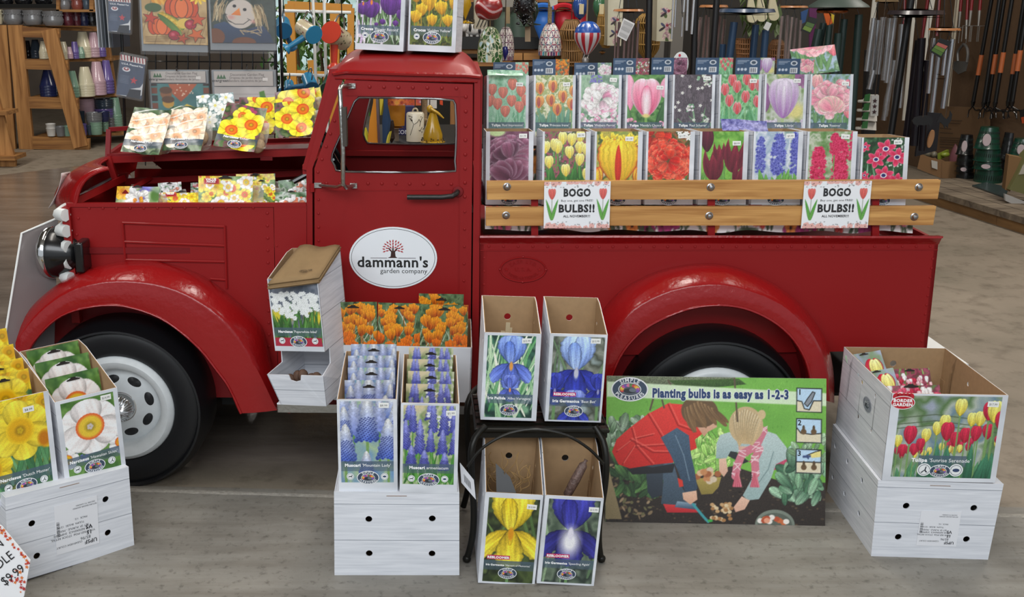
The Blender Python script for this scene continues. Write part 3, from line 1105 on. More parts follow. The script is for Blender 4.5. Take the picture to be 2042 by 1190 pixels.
def art_yellow_crocus(p):
 p.bg(['3f4a1f', '6f7a34', '2a3418', 'a8902c'], 7)
 p.grass(40, ['4f6a24', '8fa04a', '6f7a2c'], (0, .4), (.3, .8), (.02, .05), 25)
 for x, y, w in ((.14, 1.0, .26), (.3, 1.4, .26), (.5, 1.35, .24), (.78, 1.05, .28), (.42, .82, .3), (.7, .75, .24), (.95, .85, .26), (.25, .7, .22), (.6, 1.5, .2), (.1, .55, .22), (.85, .5, .2), (.9, 1.4, .28), (.5, .5, .2)):
  p.crocus(x, y, w, w*1.35, 'c8860f', 'f6cc34', p.r.uniform(-12, 12), 'b8902c')

def art_orange_crocus(p):
 p.bg(['2a3a24', '4f6a44', '6f8a5f', '1f2a1c'], 8)
 p.grass(50, ['5f7a4a', 'a8b89a', '3f5a34', 'd0d8c4'], (0, .9), (.3, .7), (.012, .03), 45)
 for i in range(44):
  x, y, w = p.r.uniform(-.02, 1.02), 1.3-i*.028+p.r.uniform(-.06, .06), p.r.uniform(.14, .2)
  p.crocus(x, y, w, w*1.5, 'b8440c' if i%2 else 'c85c10', 'f2a024' if i < 26 else 'f07a1c', p.r.uniform(-16, 16), 'c8702c')
  p.petal(x, y, w*.7, w*.1, 90, '6a2410', '9a3a10')
 p.grass(16, ['7a9a62', 'c8d4b8'], (0, .3), (.2, .4), (.01, .02), 50)

def art_iris(p, bgc, gcols, gn, st, st2, fa, fa2, beard, haft=None, z=.78, y=.92):
 p.bg(bgc, 4)
 if gn:
  p.grass(gn, gcols, (-.2, .6), (.7, 1.5), (.03, .07), 28)
 p.iris(.5, y, z, st, st2, fa, fa2, beard, haft)

def art_iris_pallida(p):
 art_iris(p, ['2f5a4a', '4f8a6a', '1f3a34', '7fae8a'], ['4f9a5a', 'a0cc9a', 'e6f0d4', 'f0f4dc'], 60, '5a78d0', '94aef0', '4a60c0', '7a90e4', 'e8a04c', None, .66, .95)
 p.iris(.5, .5, .34, '4a5cb8', '7a8ce0', '4456b0', '6a7cd4', 'e89a4c')

def art_iris_bicolour(p):
 art_iris(p, ['6a6f60', '8f9488', '4a5044', 'a0b0b0'], ['5f7a5a', '7f9a72'], 6, '7a98e0', 'b4ccf8', '26309a', '3a48b8', 'c8c8d8', None, .8, .86)
 for x in (.15, .9):
  p.iris(x, .5, .4, '28329a', '3f4ab0', '20288a', '343fa8', '9a9ac8')
 p.iris(.5, .12, .5, '4a5cc0', '8fa0e8', '2a369f', '4450b8', 'c0c0d8')

def art_iris_yellow(p):
 art_iris(p, ['2f3a24', '4f5f34', '222a1c', '6f7f4a'], ['4f6a3a', '6f8a4a'], 6, 'd8b41c', 'f6e24a', 'd8b020', 'f2dc44', 'e0961c', None, .92, .86)

def art_iris_navy(p):
 art_iris(p, ['4a5a4a', '6f7f6a', '2f3a34', '8a9a84'], ['5f7a5a', '8fa884'], 12, '2a2a86', '4a4cb4', '1c1a5c', '383890', 'e8e4f0', 'f4f2f6', .92, .9)

def art_muscari_two(p):
 p.bg(['8fb07a', '6f96c0', 'a8c09a', '5f80b8', 'b8c8d0'], 3, 2, 1, 1)
 for x, y in ((.1, 1.25), (.5, 1.2), (.9, 1.22)):
  p.spike(x, y, .34, .32, '5f78c4', 'eceef2', 60, .13)
 for x, y, w in ((.28, .9, .3), (.7, .95, .28)):
  p.spike(x, y, w, .6, '6f80c8', 'd8dcea', 60, .12)
 for x, y, w, h in ((.12, .85, .28, .52), (.5, .8, .38, .7), (.94, .8, .28, .6), (.14, .45, .36, .62), (.84, .5, .36, .66), (.48, .15, .28, .46)):
  p.spike(x, y, w, h, '4a68c8', 'f4f4f2', 130, .085, '7aa05a', '24307a')
 p.speck(.06)

def art_muscari_blue(p):
 p.bg(['5f8a44', '8fb06a', 'd8dcc8', '4a7a3a', 'a89a7a'], 5)
 p.vgrad('7fa060', 'b8b48c', .45)
 p.oval(.2, 1.5, .3, .16, 'd8c8a0', .8)
 for x, y in ((.15, 1.2), (.5, 1.22), (.86, 1.2)):
  p.spike(x, y, .15, .3, '4a50b0', 'a4a8ec', 50, .12)
 for i in range(40):
  p.star(p.r.uniform(.4, 1), p.r.uniform(1.0, 1.35), .03, 'eef0ee', 'ffffff', 5)
 p.grass(34, ['3f8a2f', '6fb84f', '2f6a28'], (-.1, .2), (.3, .7), (.03, .06), 30)
 for x, y, w, h in ((.22, 1.0, .16, .5), (.56, 1.0, .16, .56), (.74, .95, .18, .56), (.9, 1.0, .14, .4), (.1, .7, .2, .5), (.34, .62, .2, .6), (.52, .66, .16, .4), (.72, .62, .18, .42), (.92, .62, .18, .44), (.2, .42, .18, .34), (.42, .38, .18, .3), (.76, .34, .18, .3)):
  p.spike(x, y, w, h, '4a50b0', 'a4a8ec', 80, .11, '4f8a3a', '26286a')

def art_daff_trumpet(p):
 p.bg(['2f5a3a', '5f8a4f', '8a9a3a', '1f3a2a', 'c8b43a'], 4)
 p.grass(26, ['3f7a4a', '6fa86f', '2f5a40'], (0, .3), (.4, .9), (.05, .09), 20)
 for x, y, r in ((.1, 1.35, .3), (.9, 1.35, .3), (.55, 1.5, .26)):
  p.daff(x, y, r, 'e0b818', 'f6dc3c', 'e0a810', 'ecc01c', 10)
 p.daff(.05, .5, .3, 'e0b818', 'f4d836', 'd89c10', 'ecc01c', 20)
 p.daff(.5, 1.0, .46, 'e6be1c', 'f8e248', 'e8b010', 'f4cc24', 96, .42)
 p.oval(.9, .8, .16, .15, 'ecc424', .2)
 p.oval(.84, .8, .09, .12, 'c8780c', .6)

def art_daff_white(p):
 p.bg(['2f5a22', '4f7a34', '6f9a4a', '26481c'], 5)
 for x, y in ((.3, .5), (.35, .3), (.9, .8)):
  p.hyac(x, y, .16, .14, '4a58b0', '8a94d8', 16, None)
 p.daff(.06, .42, .2, 'ece6e0', 'faf6f4', 'e8b420', 'e8782c', 0)
 p.daff(.98, .5, .22, 'f0e8e4', 'fcf8f6', 'eca024', 'e8642c', 30)
 p.daff(.5, .92, .5, 'e6dad6', 'fbf5f3', 'ecc83a', 'ea6a34', 96, .44, 6, 1.05)

def art_tulip_mix(p):
 p.bg(['8fa07a', '6f8a9a', 'b4bcb0', '5a7a4a', 'a0a8b8'], 4)
 for y in (.5, .6, .54):
  p.line([(0, y), (.4, y+.05), (1, y-.02)], .012, '4f5f44', .5)
 for i in range(26):
  p.blade(p.r.rand(), -.1, p.r.uniform(.2, .4), .06, 90+p.r.uniform(-18, 18), '2a5a3f', '5f9a6a')
 for i in range(30):
  x = p.r.rand()
  c = i%2
  p.tulip(x, .16+.16*x+p.r.uniform(0, .08), .05, .08, 'b0223f' if c else 'e4cc4a', 'd0385a' if c else 'f4e884', None, None)
 for x, y, c, k in ((.1, .33, 1, .8), (.2, .36, 0, 1.2), (.15, .24, 0, .8), (.25, .25, 0, .8), (.34, .38, 1, .9), (.3, .3, 0, .8), (.43, .45, 1, .9), (.49, .5, 1, 1), (.52, .4, 0, 1.2), (.6, .34, 0, 1), (.61, .64, 1, 1.1), (.68, .38, 0, 1), (.72, .54, 1, .9), (.79, .54, 1, 1), (.77, .4, 0, 1), (.87, .42, 0, 1), (.86, .6, 0, 1.2), (.91, .58, 1, 1.4), (.98, .5, 0, 1.3), (.03, .28, 1, .7)):
  p.tulip(x, y, .1*k, .15*k, 'e2c83c' if c else 'b81c38', 'f6ee8c' if c else 'd63050', None, '7a9f5f', 0, .35, .5)
 for i in range(14):
  p.blade(p.r.uniform(.3, 1), -.1, p.r.uniform(.3, .5), .08, 90+p.r.uniform(-14, 14), '1f4f3a', '4a8a68')

def art_paperwhite(p):
 p.bg(['5f6674', '7a808c', '4f5866', '8a8f8a'], 4)
 p.oval(.15, .7, .25, .15, 'd8c83a', .8)
 p.oval(.9, .65, .2, .15, 'e0cc3a', .8)
 p.grass(60, ['2f5a24', '4f8a3a', '6fa84f', '24481f'], (.0, .3), (.5, .85), (.03, .06), 22)
 for i in range(150):
  x, y = p.r.uniform(.02, .98), p.r.uniform(.82, 1.2)
  p.star(x, y, .05, 'e8ece8', 'fafcfa', 6, p.r.rand()*60, .6)
 p.rect(0, 1, 0, .22, 'b02a40')
 for x, y in ((.45, .72), (.7, .78), (.25, .76)):
  for i in range(12):
   p.star(x+p.r.uniform(-.08, .08), y+p.r.uniform(-.08, .08), .05, 'e8ece8', 'fafcfa', 6, p.r.rand()*60, .6)

def art_daff_orange(p):
 p.bg(['3a5a2c', '5a7a44', '7f4a5a', '2f4a24', '6f7f4f'], 5)
 for i in range(12):
  p.oval(p.r.uniform(.2, .8), p.r.uniform(.95, 1.3), .05, .04, 'b0406a', .5)
 for x, y, r in ((.45, 1.0, .24), (.3, .55, .34), (.72, .78, .36), (.65, .25, .32)):
  p.daff(x, y, r, 'e4c820', 'f8ea3c', 'e87a1c', 'e04a18', p.r.rand()*60, .4, 6, .9)

def art_daff_peach(p):
 p.bg(['3f5a3a', '5f7a54', '2f4230', '8a9a7a'], 5)
 for x, y, r in ((.3, .4, .34), (.75, .6, .34), (.45, .95, .34), (.85, 1.05, .28), (.15, 1.0, .26)):
  p.daff(x, y, r, 'e8c8a8', 'fae8d4', 'f0b084', 'f4c49a', p.r.rand()*60, .4, 6, .95)
 for i in range(4):
  p.line([(.05, .5+i*.25), (.9, .75+i*.25)], .03, 'ffffff', .6)

def art_daff_paper(p):
 p.bg(['8fa8b4', 'c8d8d8', '6f8a8a', '4a6a5a', 'dfe8e4'], 10)
 for i in range(12):
  p.star(p.r.rand(), p.r.rand()*p.a, .2, 'e6ece8', 'fafcf8', 6, p.r.rand()*60, .55, 'e8dc7a')

def art_daff_mix(p):
 p.bg(['5f8a3f', '8fae5a', '3f6a2f', 'c8cc5a'], 6)
 cols = (('e4c41c', 'f8e640', 'e8b814', 'f0c41c'), ('ecebe0', 'fcfcf4', 'f0d43c', 'f0a02c'), ('e4c41c', 'f8e640', 'e8641c', 'e04a18'))
 for i in range(34):
  c = cols[p.r.randint(3)]
  p.daff(p.r.rand(), p.r.rand()*p.a, p.r.uniform(.07, .15), *c, p.r.rand()*60, .42)

def art_bulb_orange(p):
 p.bg(['ffffff', 'f2ede6', '8fae6a', '6f62c0', 'f8f4f0'], 3)
 p.daff(.15, .38, .22, 'f0a81c', 'f8c83c', 'e8901c', 'f0b030', 0)
 p.ball(.55, .2, .36, .3, ['fbfaf6', 'f2eeea'], 24)
 p.ball(.55, .1, .2, .12, ['f0921c', 'e8a82c'], 14)
 p.oval(.7, .55, .2, .1, '7a74d0', .6)
 p.oval(.92, .3, .14, .2, '4f7a34', .7)

def art_white_red(p):
 p.bg(['3f5a3a', '5f8a5a', 'c8d0c8', '2f4a30'], 5)
 for i in range(5):
  p.ball(p.r.rand(), p.r.rand()*p.a, .3, .22, ['f4f0ee', 'fbfaf8', 'e88a6a'], 18)

def art_pink_mix(p):
 p.bg(['5a8a3f', '7a3a4a', 'b0506a', '3f6a34'], 8)
 for i in range(60):
  x, y = p.r.rand(), p.r.rand()*p.a*.75
  c = [('c8304f', 'e86080'), ('e8a0b0', 'f8d4d8'), ('f0e8e8', 'ffffff'), ('b01c3a', 'd03a55')][p.r.randint(4)]
  p.tulip(x, y, .09, .12, c[0], c[1], None, '5f8f4a', 0, .4, .15)
 p.grass(20, ['4f8a3a', '8fbf6a'], (.55, 1.0), (.1, .3), (.02, .04), 10)

# ------------------------------------------------------------------ setting
def floor_material():
 m = bpy.data.materials.new('concrete_floor')
 m.use_nodes = True
 nt = m.node_tree
 b = nt.nodes['Principled BSDF']
 L = nt.links.new

 def N(t, **k):
  n = nt.nodes.new(t)
  for a, v in k.items():
   setattr(n, a, v)
  return n
 g = N('ShaderNodeNewGeometry')
 def noise(sc, det, st=(1, 1, 1)):
  mp = N('ShaderNodeMapping')
  mp.inputs['Scale'].default_value = st
  n = N('ShaderNodeTexNoise')
  n.inputs['Scale'].default_value = sc
  n.inputs['Detail'].default_value = det
  n.inputs['Roughness'].default_value = .65
  L(g.outputs['Position'], mp.inputs['Vector'])
  L(mp.outputs['Vector'], n.inputs['Vector'])
  return n.outputs['Fac']
 def ramp(fac, stops):
  r = N('ShaderNodeValToRGB')
  e = r.color_ramp.elements
  while len(e) < len(stops):
   e.new(.5)
  for i, (p, c) in enumerate(stops):
   e[i].position, e[i].color = p, lin(c)
  L(fac, r.inputs['Fac'])
  return r.outputs['Color']
 def mix(f, a, c, bt='MIX'):
  x = N('ShaderNodeMix', data_type='RGBA', blend_type=bt)
  L(f, x.inputs[0]) if not isinstance(f, float) else setattr(x.inputs[0], 'default_value', f)
  L(a, x.inputs[6])
  L(c, x.inputs[7])
  return x.outputs[2]
 base = ramp(noise(2.2, 6), [(.3, '7f7b74'), (.5, '8f8b83'), (.72, '9e9990')])
 fine = ramp(noise(38, 4), [(.28, '6c675f'), (.45, 'ffffff'), (1, 'ffffff')])
 streak = ramp(noise(5, 4, (.35, 2.4, 1)), [(.3, 'a89f94'), (.6, 'ffffff')])
 col = mix(.55, base, fine, 'MULTIPLY')
 col = mix(.5, col, streak, 'MULTIPLY')
 warm = ramp(noise(1.4, 5), [(.3, '7d7465'), (.55, '8e8273'), (.75, '9a8e7e')])
 warm = mix(.5, warm, ramp(noise(9, 5), [(.3, '8a8072'), (.5, 'ffffff')]), 'MULTIPLY')
 dark = ramp(noise(3, 5, (.5, 2.2, 1)), [(.3, '625850'), (.6, '7e736a'), (.8, '91867c')])
 sp = N('ShaderNodeSeparateXYZ')
 L(g.outputs['Position'], sp.inputs[0])
 def step(sock, v, soft=.004):
  r = N('ShaderNodeMapRange')
  r.inputs[1].default_value, r.inputs[2].default_value = v-soft, v+soft
  L(sock, r.inputs[0])
  return r.outputs[0]
 yj = N('ShaderNodeMath', operation='MULTIPLY_ADD')
 L(sp.outputs[0], yj.inputs[0])
 yj.inputs[1].default_value = .055
 L(sp.outputs[1], yj.inputs[2])
 col = mix(step(yj.outputs[0], 3.145), col, warm)
 xd = N('ShaderNodeMath', operation='MULTIPLY')
 sx = N('ShaderNodeMath', operation='SUBTRACT')
 sx.inputs[0].default_value = .6
 L(sp.outputs[0], sx.inputs[1])
 L(step(sx.outputs[0], .3, .5), xd.inputs[0])
 L(step(yj.outputs[0], 3.3, .1), xd.inputs[1])
 # strip of paler slab in front of the shelves at the far left
 yb = N('ShaderNodeMath', operation='MULTIPLY_ADD')
 L(sp.outputs[0], yb.inputs[0])
 yb.inputs[1].default_value = -1.0
 L(sp.outputs[1], yb.inputs[2])
 far = step(yb.outputs[0], 13.6, .03)
 dk = N('ShaderNodeMath', operation='SUBTRACT', use_clamp=True)
 L(xd.outputs[0], dk.inputs[0])
 L(far, dk.inputs[1])
 col = mix(dk.outputs[0], col, dark)
 L(col, b.inputs['Base Color'])
 rg = N('ShaderNodeMapRange')
 rg.inputs[3].default_value, rg.inputs[4].default_value = .62, .16
 L(dk.outputs[0], rg.inputs[0])
 L(rg.outputs[0], b.inputs['Roughness'])
 bp = N('ShaderNodeBump')
 bp.inputs['Strength'].default_value = .12
 bp.inputs['Distance'].default_value = .01
 L(noise(30, 5), bp.inputs['Height'])
 L(bp.outputs['Normal'], b.inputs['Normal'])
 return m

FM = floor_material()
mb = MB()
mb.box(-14, 14, -5, 18, -.05, 0)
struct(mb.build('floor', FM, None, None))
# raised worn lip of the joint between the two slabs
mb = MB()
rj = random.Random(3)
a, b = floor_at(-100, 966), floor_at(2200, 1033)
rows = [[], [], []]
for i in range(81):
 p = a.lerp(b, i/80)
 w = .012+rj.uniform(-.003, .003)
 rows[0].append((p.x, p.y-w, .0002))
 rows[1].append((p.x, p.y-w*.3, .0035+rj.uniform(-.001, .001)))
 rows[2].append((p.x, p.y+w, .0002))
mb.loft(rows)
struct(mb.build('trim_floor_joint', mat('9a958c', .8, 0, 0, .4, 60, 1, 0, .2)))
mb = MB()
mb.box(-14, 14, 16.0, 16.2, 0, 4.6)
struct(mb.build('wall_back', mat('6d6258', .8, 0, 0, 0, 3, 1, 0, .15), None, None))
mb = MB()
mb.box(-14.2, -14, -5, 16.2, 0, 4.6)
struct(mb.build('wall_left', mat('7d7468', .8), None, None))
mb = MB()
mb.box(-14.2, 14.2, -1.5, 16.2, 4.5, 4.6)
struct(mb.build('ceiling', mat('8f8a80', .9), None, None))

# ------------------------------------------------------------------ the truck
PSI = R(1.5)
AL = Vector((math.cos(PSI), -math.sin(PSI), 0))
NB = Vector((math.sin(PSI), math.cos(PSI), 0))
TP = Vector((0, 3.30, 0))
ORG = Vector((0.15, 3.75, 0))
CABW, BEDW, HOODW = 0.80, 0.86, 0.74

def T(px, py, off=0.0):
 return on_plane(px, py, TP+NB*off, NB)

def TL(pts, off=0.0):
 return [T(x, y, off) for x, y in pts]

def away(pts, d):
 return [Vector(p)+NB*d for p in pts]

truck = thing('pickup_truck', 'small red vintage pickup truck display with wooden bed rails and white wheels', 'truck', ORG)

def tpart(name, mb, m, parent=None, smooth=40, label=None, fix=False):
 o = mb.build(name, m, None, smooth, None, None)
 for v in o.data.vertices:
  v.co -= ORG
 o.parent = parent or truck
 if label:
  o['label'] = label
 if fix:
  fix_normals(o)
 return o

def rivets(mb, p0, p1, n, r=0.0055, off=0.0):
 a, b = T(*p0, off), T(*p1, off)
 for i in range(n):
  q = a.lerp(b, i/max(1, n-1))
  mb.ball(q, (r, r*0.7, r), 8, 4)

# --- cowl and hood side
mb = MB()
hood_px = [(134, 407), (545, 407), (548, 560), (556, 800), (470, 800), (430, 640), (140, 600)]
mb.slab(TL(hood_px), TL(hood_px, 0.012))
rivets(mb, (178, 415), (505, 414), 13)
rivets(mb, (533, 425), (537, 690), 12)
rivets(mb, (156, 435), (150, 500), 3)
tpart('hood_side_panel', mb, RED)
mb = MB()
cowl_px = [(546, 407), (611, 407), (611, 800), (557, 800), (549, 560)]
mb.slab(TL(cowl_px, -0.004), TL(cowl_px, 0.012))
rivets(mb, (552, 490), (553, 700), 6, 0.004, -0.004)
tpart('cowl_panel', mb, RED)
mb = MB()
for a, b in (((244, 444), (448, 452)), ((248, 482), (448, 490)), ((250, 518), (448, 522)), ((244, 444), (250, 520)), ((448, 450), (452, 575)), ((420, 556), (450, 558))):
 mb.tube([T(*a, -0.004), T(*b, -0.004)], 0.0042, 6)
tpart('hood_louver', mb, RED)
mb = MB()
far = NB*HOODW
mb.slab(away(TL(hood_px), HOODW), away(TL(hood_px, 0.012), HOODW))
tpart('far_hood_side_panel', mb, RED)

# engine bay: floor, front bulkhead, centre hinge rail, top rails
zb = T(300, 408).z
hz = T(400, 306, 0.40).z
xl, xr = T(170, 408).x, T(611, 408).x
mb = MB()
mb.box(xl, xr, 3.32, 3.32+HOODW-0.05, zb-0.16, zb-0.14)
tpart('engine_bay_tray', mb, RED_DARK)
mb = MB()
A, B = T(214, 318, 0.40), T(622, 303, 0.40)
mb.bar(A, B, 0.03, 0.022, (0, 0, 1))
mb.bar(T(215, 312, 0.38), T(245, 400, 0.38), 0.02, 0.02)
mb.bar(T(247, 355, 0.42), T(150, 402, 0.02), 0.022, 0.014)
mb.bar(T(250, 385, 0.12), T(300, 356, 0.5), 0.016, 0.016)
mb.bar(T(250, 362, 0.6), T(612, 344, 0.6), 0.014, 0.022, (0, 0, 1))
mb.bar(T(134, 408, 0.004), T(611, 408, 0.004), 0.018, 0.012, (0, 0, 1))
tpart('hood_frame', mb, RED)
mb = MB()
c1 = [A, B]
c2 = [away([T(200, 408)], HOODW)[0], away([T(622, 408)], HOODW)[0]]
top = [A.lerp(B, i/8) for i in range(9)]
bot = [c2[0].lerp(c2[1], i/8) for i in range(9)]
mb.loft([top, [a.lerp(b, 0.5)+Vector((0, 0.05, 0.045)) for a, b in zip(top, bot)], bot])
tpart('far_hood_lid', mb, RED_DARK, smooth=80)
# the folded-back near lid: a shallow red frame on top of the hinge rail
mb = MB()
f1, f2 = T(215, 311, 0.40), T(625, 299, 0.40)
up = Vector((0, 0.2, 0.012))
g1, g2 = f1+up, f2+up
for a, b in ((f1, f2), (f1, g1), (g1, g2), (f2, g2)):
 mb.bar(a, b, 0.016, 0.016)
mb.add([f1+Vector((0, 0, -.006)), f2+Vector((0, 0, -.006)), g2+Vector((0, 0, -.006)), g1+Vector((0, 0, -.006))], [(0, 1, 2, 3)])
for px in (285, 520):
 mb.box(T(px, 316, 0.39).x, T(px+24, 316, 0.39).x, T(px, 316, .385).y-.006, T(px, 316, .40).y, T(px, 319, .39).z, T(px, 311, .39).z)
mb.bar(T(215, 312, 0.40), T(217, 258, 0.42), 0.016, 0.014)
mb.bar(T(217, 258, 0.42), T(262, 255, 0.46), 0.014, 0.014)
mb.bar(T(622, 236, 0.44), T(640, 300, 0.42), 0.014, 0.014)
tpart('folded_hood_lid', mb, RED_DARK)

# nose shell above the grille
n_out = resample([(214, 320), (180, 326), (150, 342), (132, 362), (121, 385), (124, 404), (134, 412)], 18)
n_in = resample([(216, 336), (196, 342), (175, 354), (162, 370), (155, 388), (152, 402), (150, 410)], 18)
mb = MB()
cen = [T(x, y, 0.36) for x, y in n_out]
near = [T(x, y, 0.0) for x, y in n_in]
cs = []
for k in range(9):
 t = k/8
 s_ = math.sin(t*math.pi/2)
 row = []
 for a, b in zip(near, cen):
  q = Vector((a.x+(b.x-a.x)*s_, a.y+(b.y-a.y)*t, a.z+(b.z-a.z)*s_))
  row.append(q)
 cs.append(row)
for k in range(1, 9):
 t = 1-k/8
 s_ = math.sin(t*math.pi/2)
 cs.append([Vector((a.x+(b.x-a.x)*s_, 2*b.y-(a.y+(b.y-a.y)*t), a.z+(b.z-a.z)*s_)) for a, b in zip(near, cen)])
mb.loft(cs)
mb.tube(near, 0.006, 6)
o = tpart('nose_shell', mb, RED_DENT, smooth=80)
o.modifiers.new('thickness', 'SOLIDIFY').thickness = 0.006
# grille
mb = MB()
gx = T(138, 500).x
for k in range(2):
 pass
zt, zl = T(138, 412).z, T(138, 640).z
mb.box(gx-.006, gx+.02, 3.31, 3.31+HOODW-.02, zl, zt)
grille = tpart('grille_shell', mb, RED)
for k in range(6):
 z = zt-0.022-k*0.052
 mb = MB()
 mb.tube([(gx+.01, 3.30, z), (gx-.015, 3.315, z), (gx-.022, 3.40, z), (gx-.028, 3.68, z), (gx-.022, 3.95, z), (gx+.01, 4.02, z)], 0.021, 8)
 tpart('grille_bar', mb, WHITE, grille, 60, 'white grille bar' if k == 0 else None)

# --- fenders
def fender(name, lip, crease, cont, offs, n=44, inner=0.0):
 L, C, K = resample(lip, n), resample(crease, n), resample(cont, n)
 oL, oC, oK = offs
 lipc = [T(x, y, oL) for x, y in L]
 cr = [T(x, y, oC) for x, y in C]
 co = [T(x, y, oK) for x, y in K]
 rows = [[p+NB*0.05 for p in lipc], lipc]
 rows.append([a.lerp(b, 0.33)-NB*0.004 for a, b in zip(lipc, cr)])
 rows.append([a.lerp(b, 0.72)-NB*0.003 for a, b in zip(lipc, cr)])
 rows.append([a.lerp(b, 0.93) for a, b in zip(lipc, cr)])
 for t in (0, 0.1, 0.22, 0.36, 0.5, 0.65, 0.8, 0.92, 1.0):
  row = []
  for a, b, c in zip(cr, co, lipc):
   q = a.lerp(b, t)
   bul = math.sin(math.pi*t)*0.016
   d = (a-c)
   d = (d-NB*d.dot(NB))
   d = d.normalized() if d.length > 1e-6 else Vector((0, 0, 1))
   row.append(q+d*bul)
  rows.append(row)
 mb = MB()
 mb.loft(rows)
 mb.tube(lipc, 0.005, 6)
 o = tpart(name, mb, RED_DENT, smooth=60)
 return o

front_lip = [(40, 735), (53, 706), (70, 677), (106, 640), (141, 621), (183, 611), (219, 608), (254, 611), (308, 628), (354, 656), (400, 697), (433, 739), (456, 771), (481, 824)]
front_cr = [(12, 720), (30, 685), (62, 640), (100, 605), (140, 580), (180, 567), (220, 561), (262, 561), (310, 567), (360, 582), (404, 606), (445, 638), (480, 680), (512, 735), (552, 818)]
front_ct = [(6, 700), (18, 676), (40, 640), (71, 606), (106, 574), (141, 552), (176, 536), (212, 526), (239, 521), (294, 519), (340, 526), (396, 545), (442, 575), (493, 619), (528, 665), (553, 810)]
fender('front_fender', front_lip, front_cr, front_ct, (-.15, -.142, 0.0))
rear_lip = [(1206, 830), (1210, 790), (1222, 744), (1244, 699), (1282, 658), (1333, 630), (1384, 613), (1435, 608), (1486, 615), (1536, 637), (1575, 668), (1600, 704), (1613, 739), (1622, 790)]
rear_cr = [(1178, 800), (1192, 740), (1210, 690), (1256, 625), (1307, 592), (1358, 574), (1414, 567), (1465, 571), (1536, 595), (1587, 630), (1626, 682), (1646, 735), (1652, 800)]
rear_ct = [(1158, 780), (1168, 700), (1184, 645), (1231, 584), (1282, 552), (1333, 534), (1396, 525), (1460, 530), (1536, 561), (1587, 599), (1626, 645), (1648, 690), (1657, 744), (1658, 800)]
fender('rear_fender', rear_lip, rear_cr, rear_ct, (-.15, -.142, 0.0))
# wheel wells behind the arches
for lip in (front_lip, rear_lip):
 L = resample(lip, 28)
 mb = MB()
 mb.loft([[T(x, y, -.10) for x, y in L], [T(x, y, -.10)+NB*0.32 for x, y in L]])
 e = [T(x, y, .014) for x, y in L]
 e = [Vector((e[0].x, e[0].y, .26))]+e+[Vector((e[-1].x, e[-1].y, .26))]
 mb.slab(e, away(e, .004))
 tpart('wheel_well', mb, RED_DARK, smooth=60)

# --- wheels
def wheel(px, py, rim_px):
 c = T(px, py, -0.10)
 k = (T(px+100, py, -0.10)-T(px, py, -0.10)).length/100
 rr = rim_px*k
 Rt = rr*1.60
 M = Matrix.Translation(c-ORG) @ Matrix.Rotation(-PSI, 4, 'Z') @ RX(90)
 tire = MB()
 prof = [(rr*.96, -.02), (rr*1.0, .012), (rr*1.06, .018), (rr*1.16, .022), (rr*1.33, .026), (rr*1.42, .020), (rr*1.455, .034), (rr*1.49, .033), (rr*1.53, .012), (Rt*.985, -.01), (Rt, -.03), (Rt, -.13), (Rt*.97, -.15), (rr*.96, -.16)]
 tire.lathe(prof, 64, M, None, True)
 t = tire.build('tire', RUBBER, truck)
 w = MB()
 w.lathe([(rr*.70, -.03), (rr*.735, .004), (rr*.80, .022), (rr*.90, .027), (rr*.97, .018), (rr*1.0, .002), (rr*.98, -.05), (rr*.7, -.06)], 64, M, None, True)
 w.lathe([(0, -.005), (rr*.34, -.005), (rr*.40, -.012), (rr*.62, -.022), (rr*.70, -.03), (rr*.72, -.05), (0, -.06)], 48, M)
 w = w.build('wheel_rim', WHEELWHITE, truck, 50, None)
 w['label'] = 'white painted wheel rim'
 for i in range(8):
  a = R(45*i+15)
  h = MB()
  q = M @ T3((rr*.52*math.cos(a), rr*.52*math.sin(a), -.0165)) @ RZ(math.degrees(a)) @ RY(9)
  h.lathe([(0, .0012), (rr*.09, .001), (rr*.105, -.001)], 18, q @ Matrix.Diagonal((.78, 1.25, 1, 1)))
  h.build('rim_slot', mat('1b1c1f', .5), w)
 h = MB()
 hp = [(0, .034), (rr*.05, .034), (rr*.16, .026), (rr*.24, .010), (rr*.27, -.004), (rr*.30, -.006), (rr*.31, -.012)]
 h.lathe(hp, 40, M)
 for i in range(28):
  a = 2*math.pi*i/28
  h.tube([M @ Vector((r*math.cos(a), r*math.sin(a), z+.001)) for r, z in ((rr*.06, .034), (rr*.16, .0265), (rr*.24, .0105))], .0028, 5)
 h.build('hubcap', CHROME, w)['label'] = 'ribbed chrome hubcap'
 return c, Rt

W1 = wheel(240, 812, 110)
W2 = wheel(1420, 838, 116)

# --- cab
D_OUT = [(688, 160), (943, 168), (942, 300), (937, 800), (628, 800), (627, 336)]
D_WIN = [(716, 194), (889, 198), (908, 216), (907, 322), (893, 341), (690, 341), (668, 330), (662, 312), (678, 272), (706, 205)]
C_OUT = [(664, 146), (700, 142), (930, 147), (958, 152), (957, 300), (954, 812), (612, 812), (611, 340)]

def scale_poly(P, d):
 c = np.mean(np.array(P), 0)
 return [tuple(np.array(p)+(np.array(p)-c)/np.linalg.norm(np.array(p)-c)*d) for p in P]

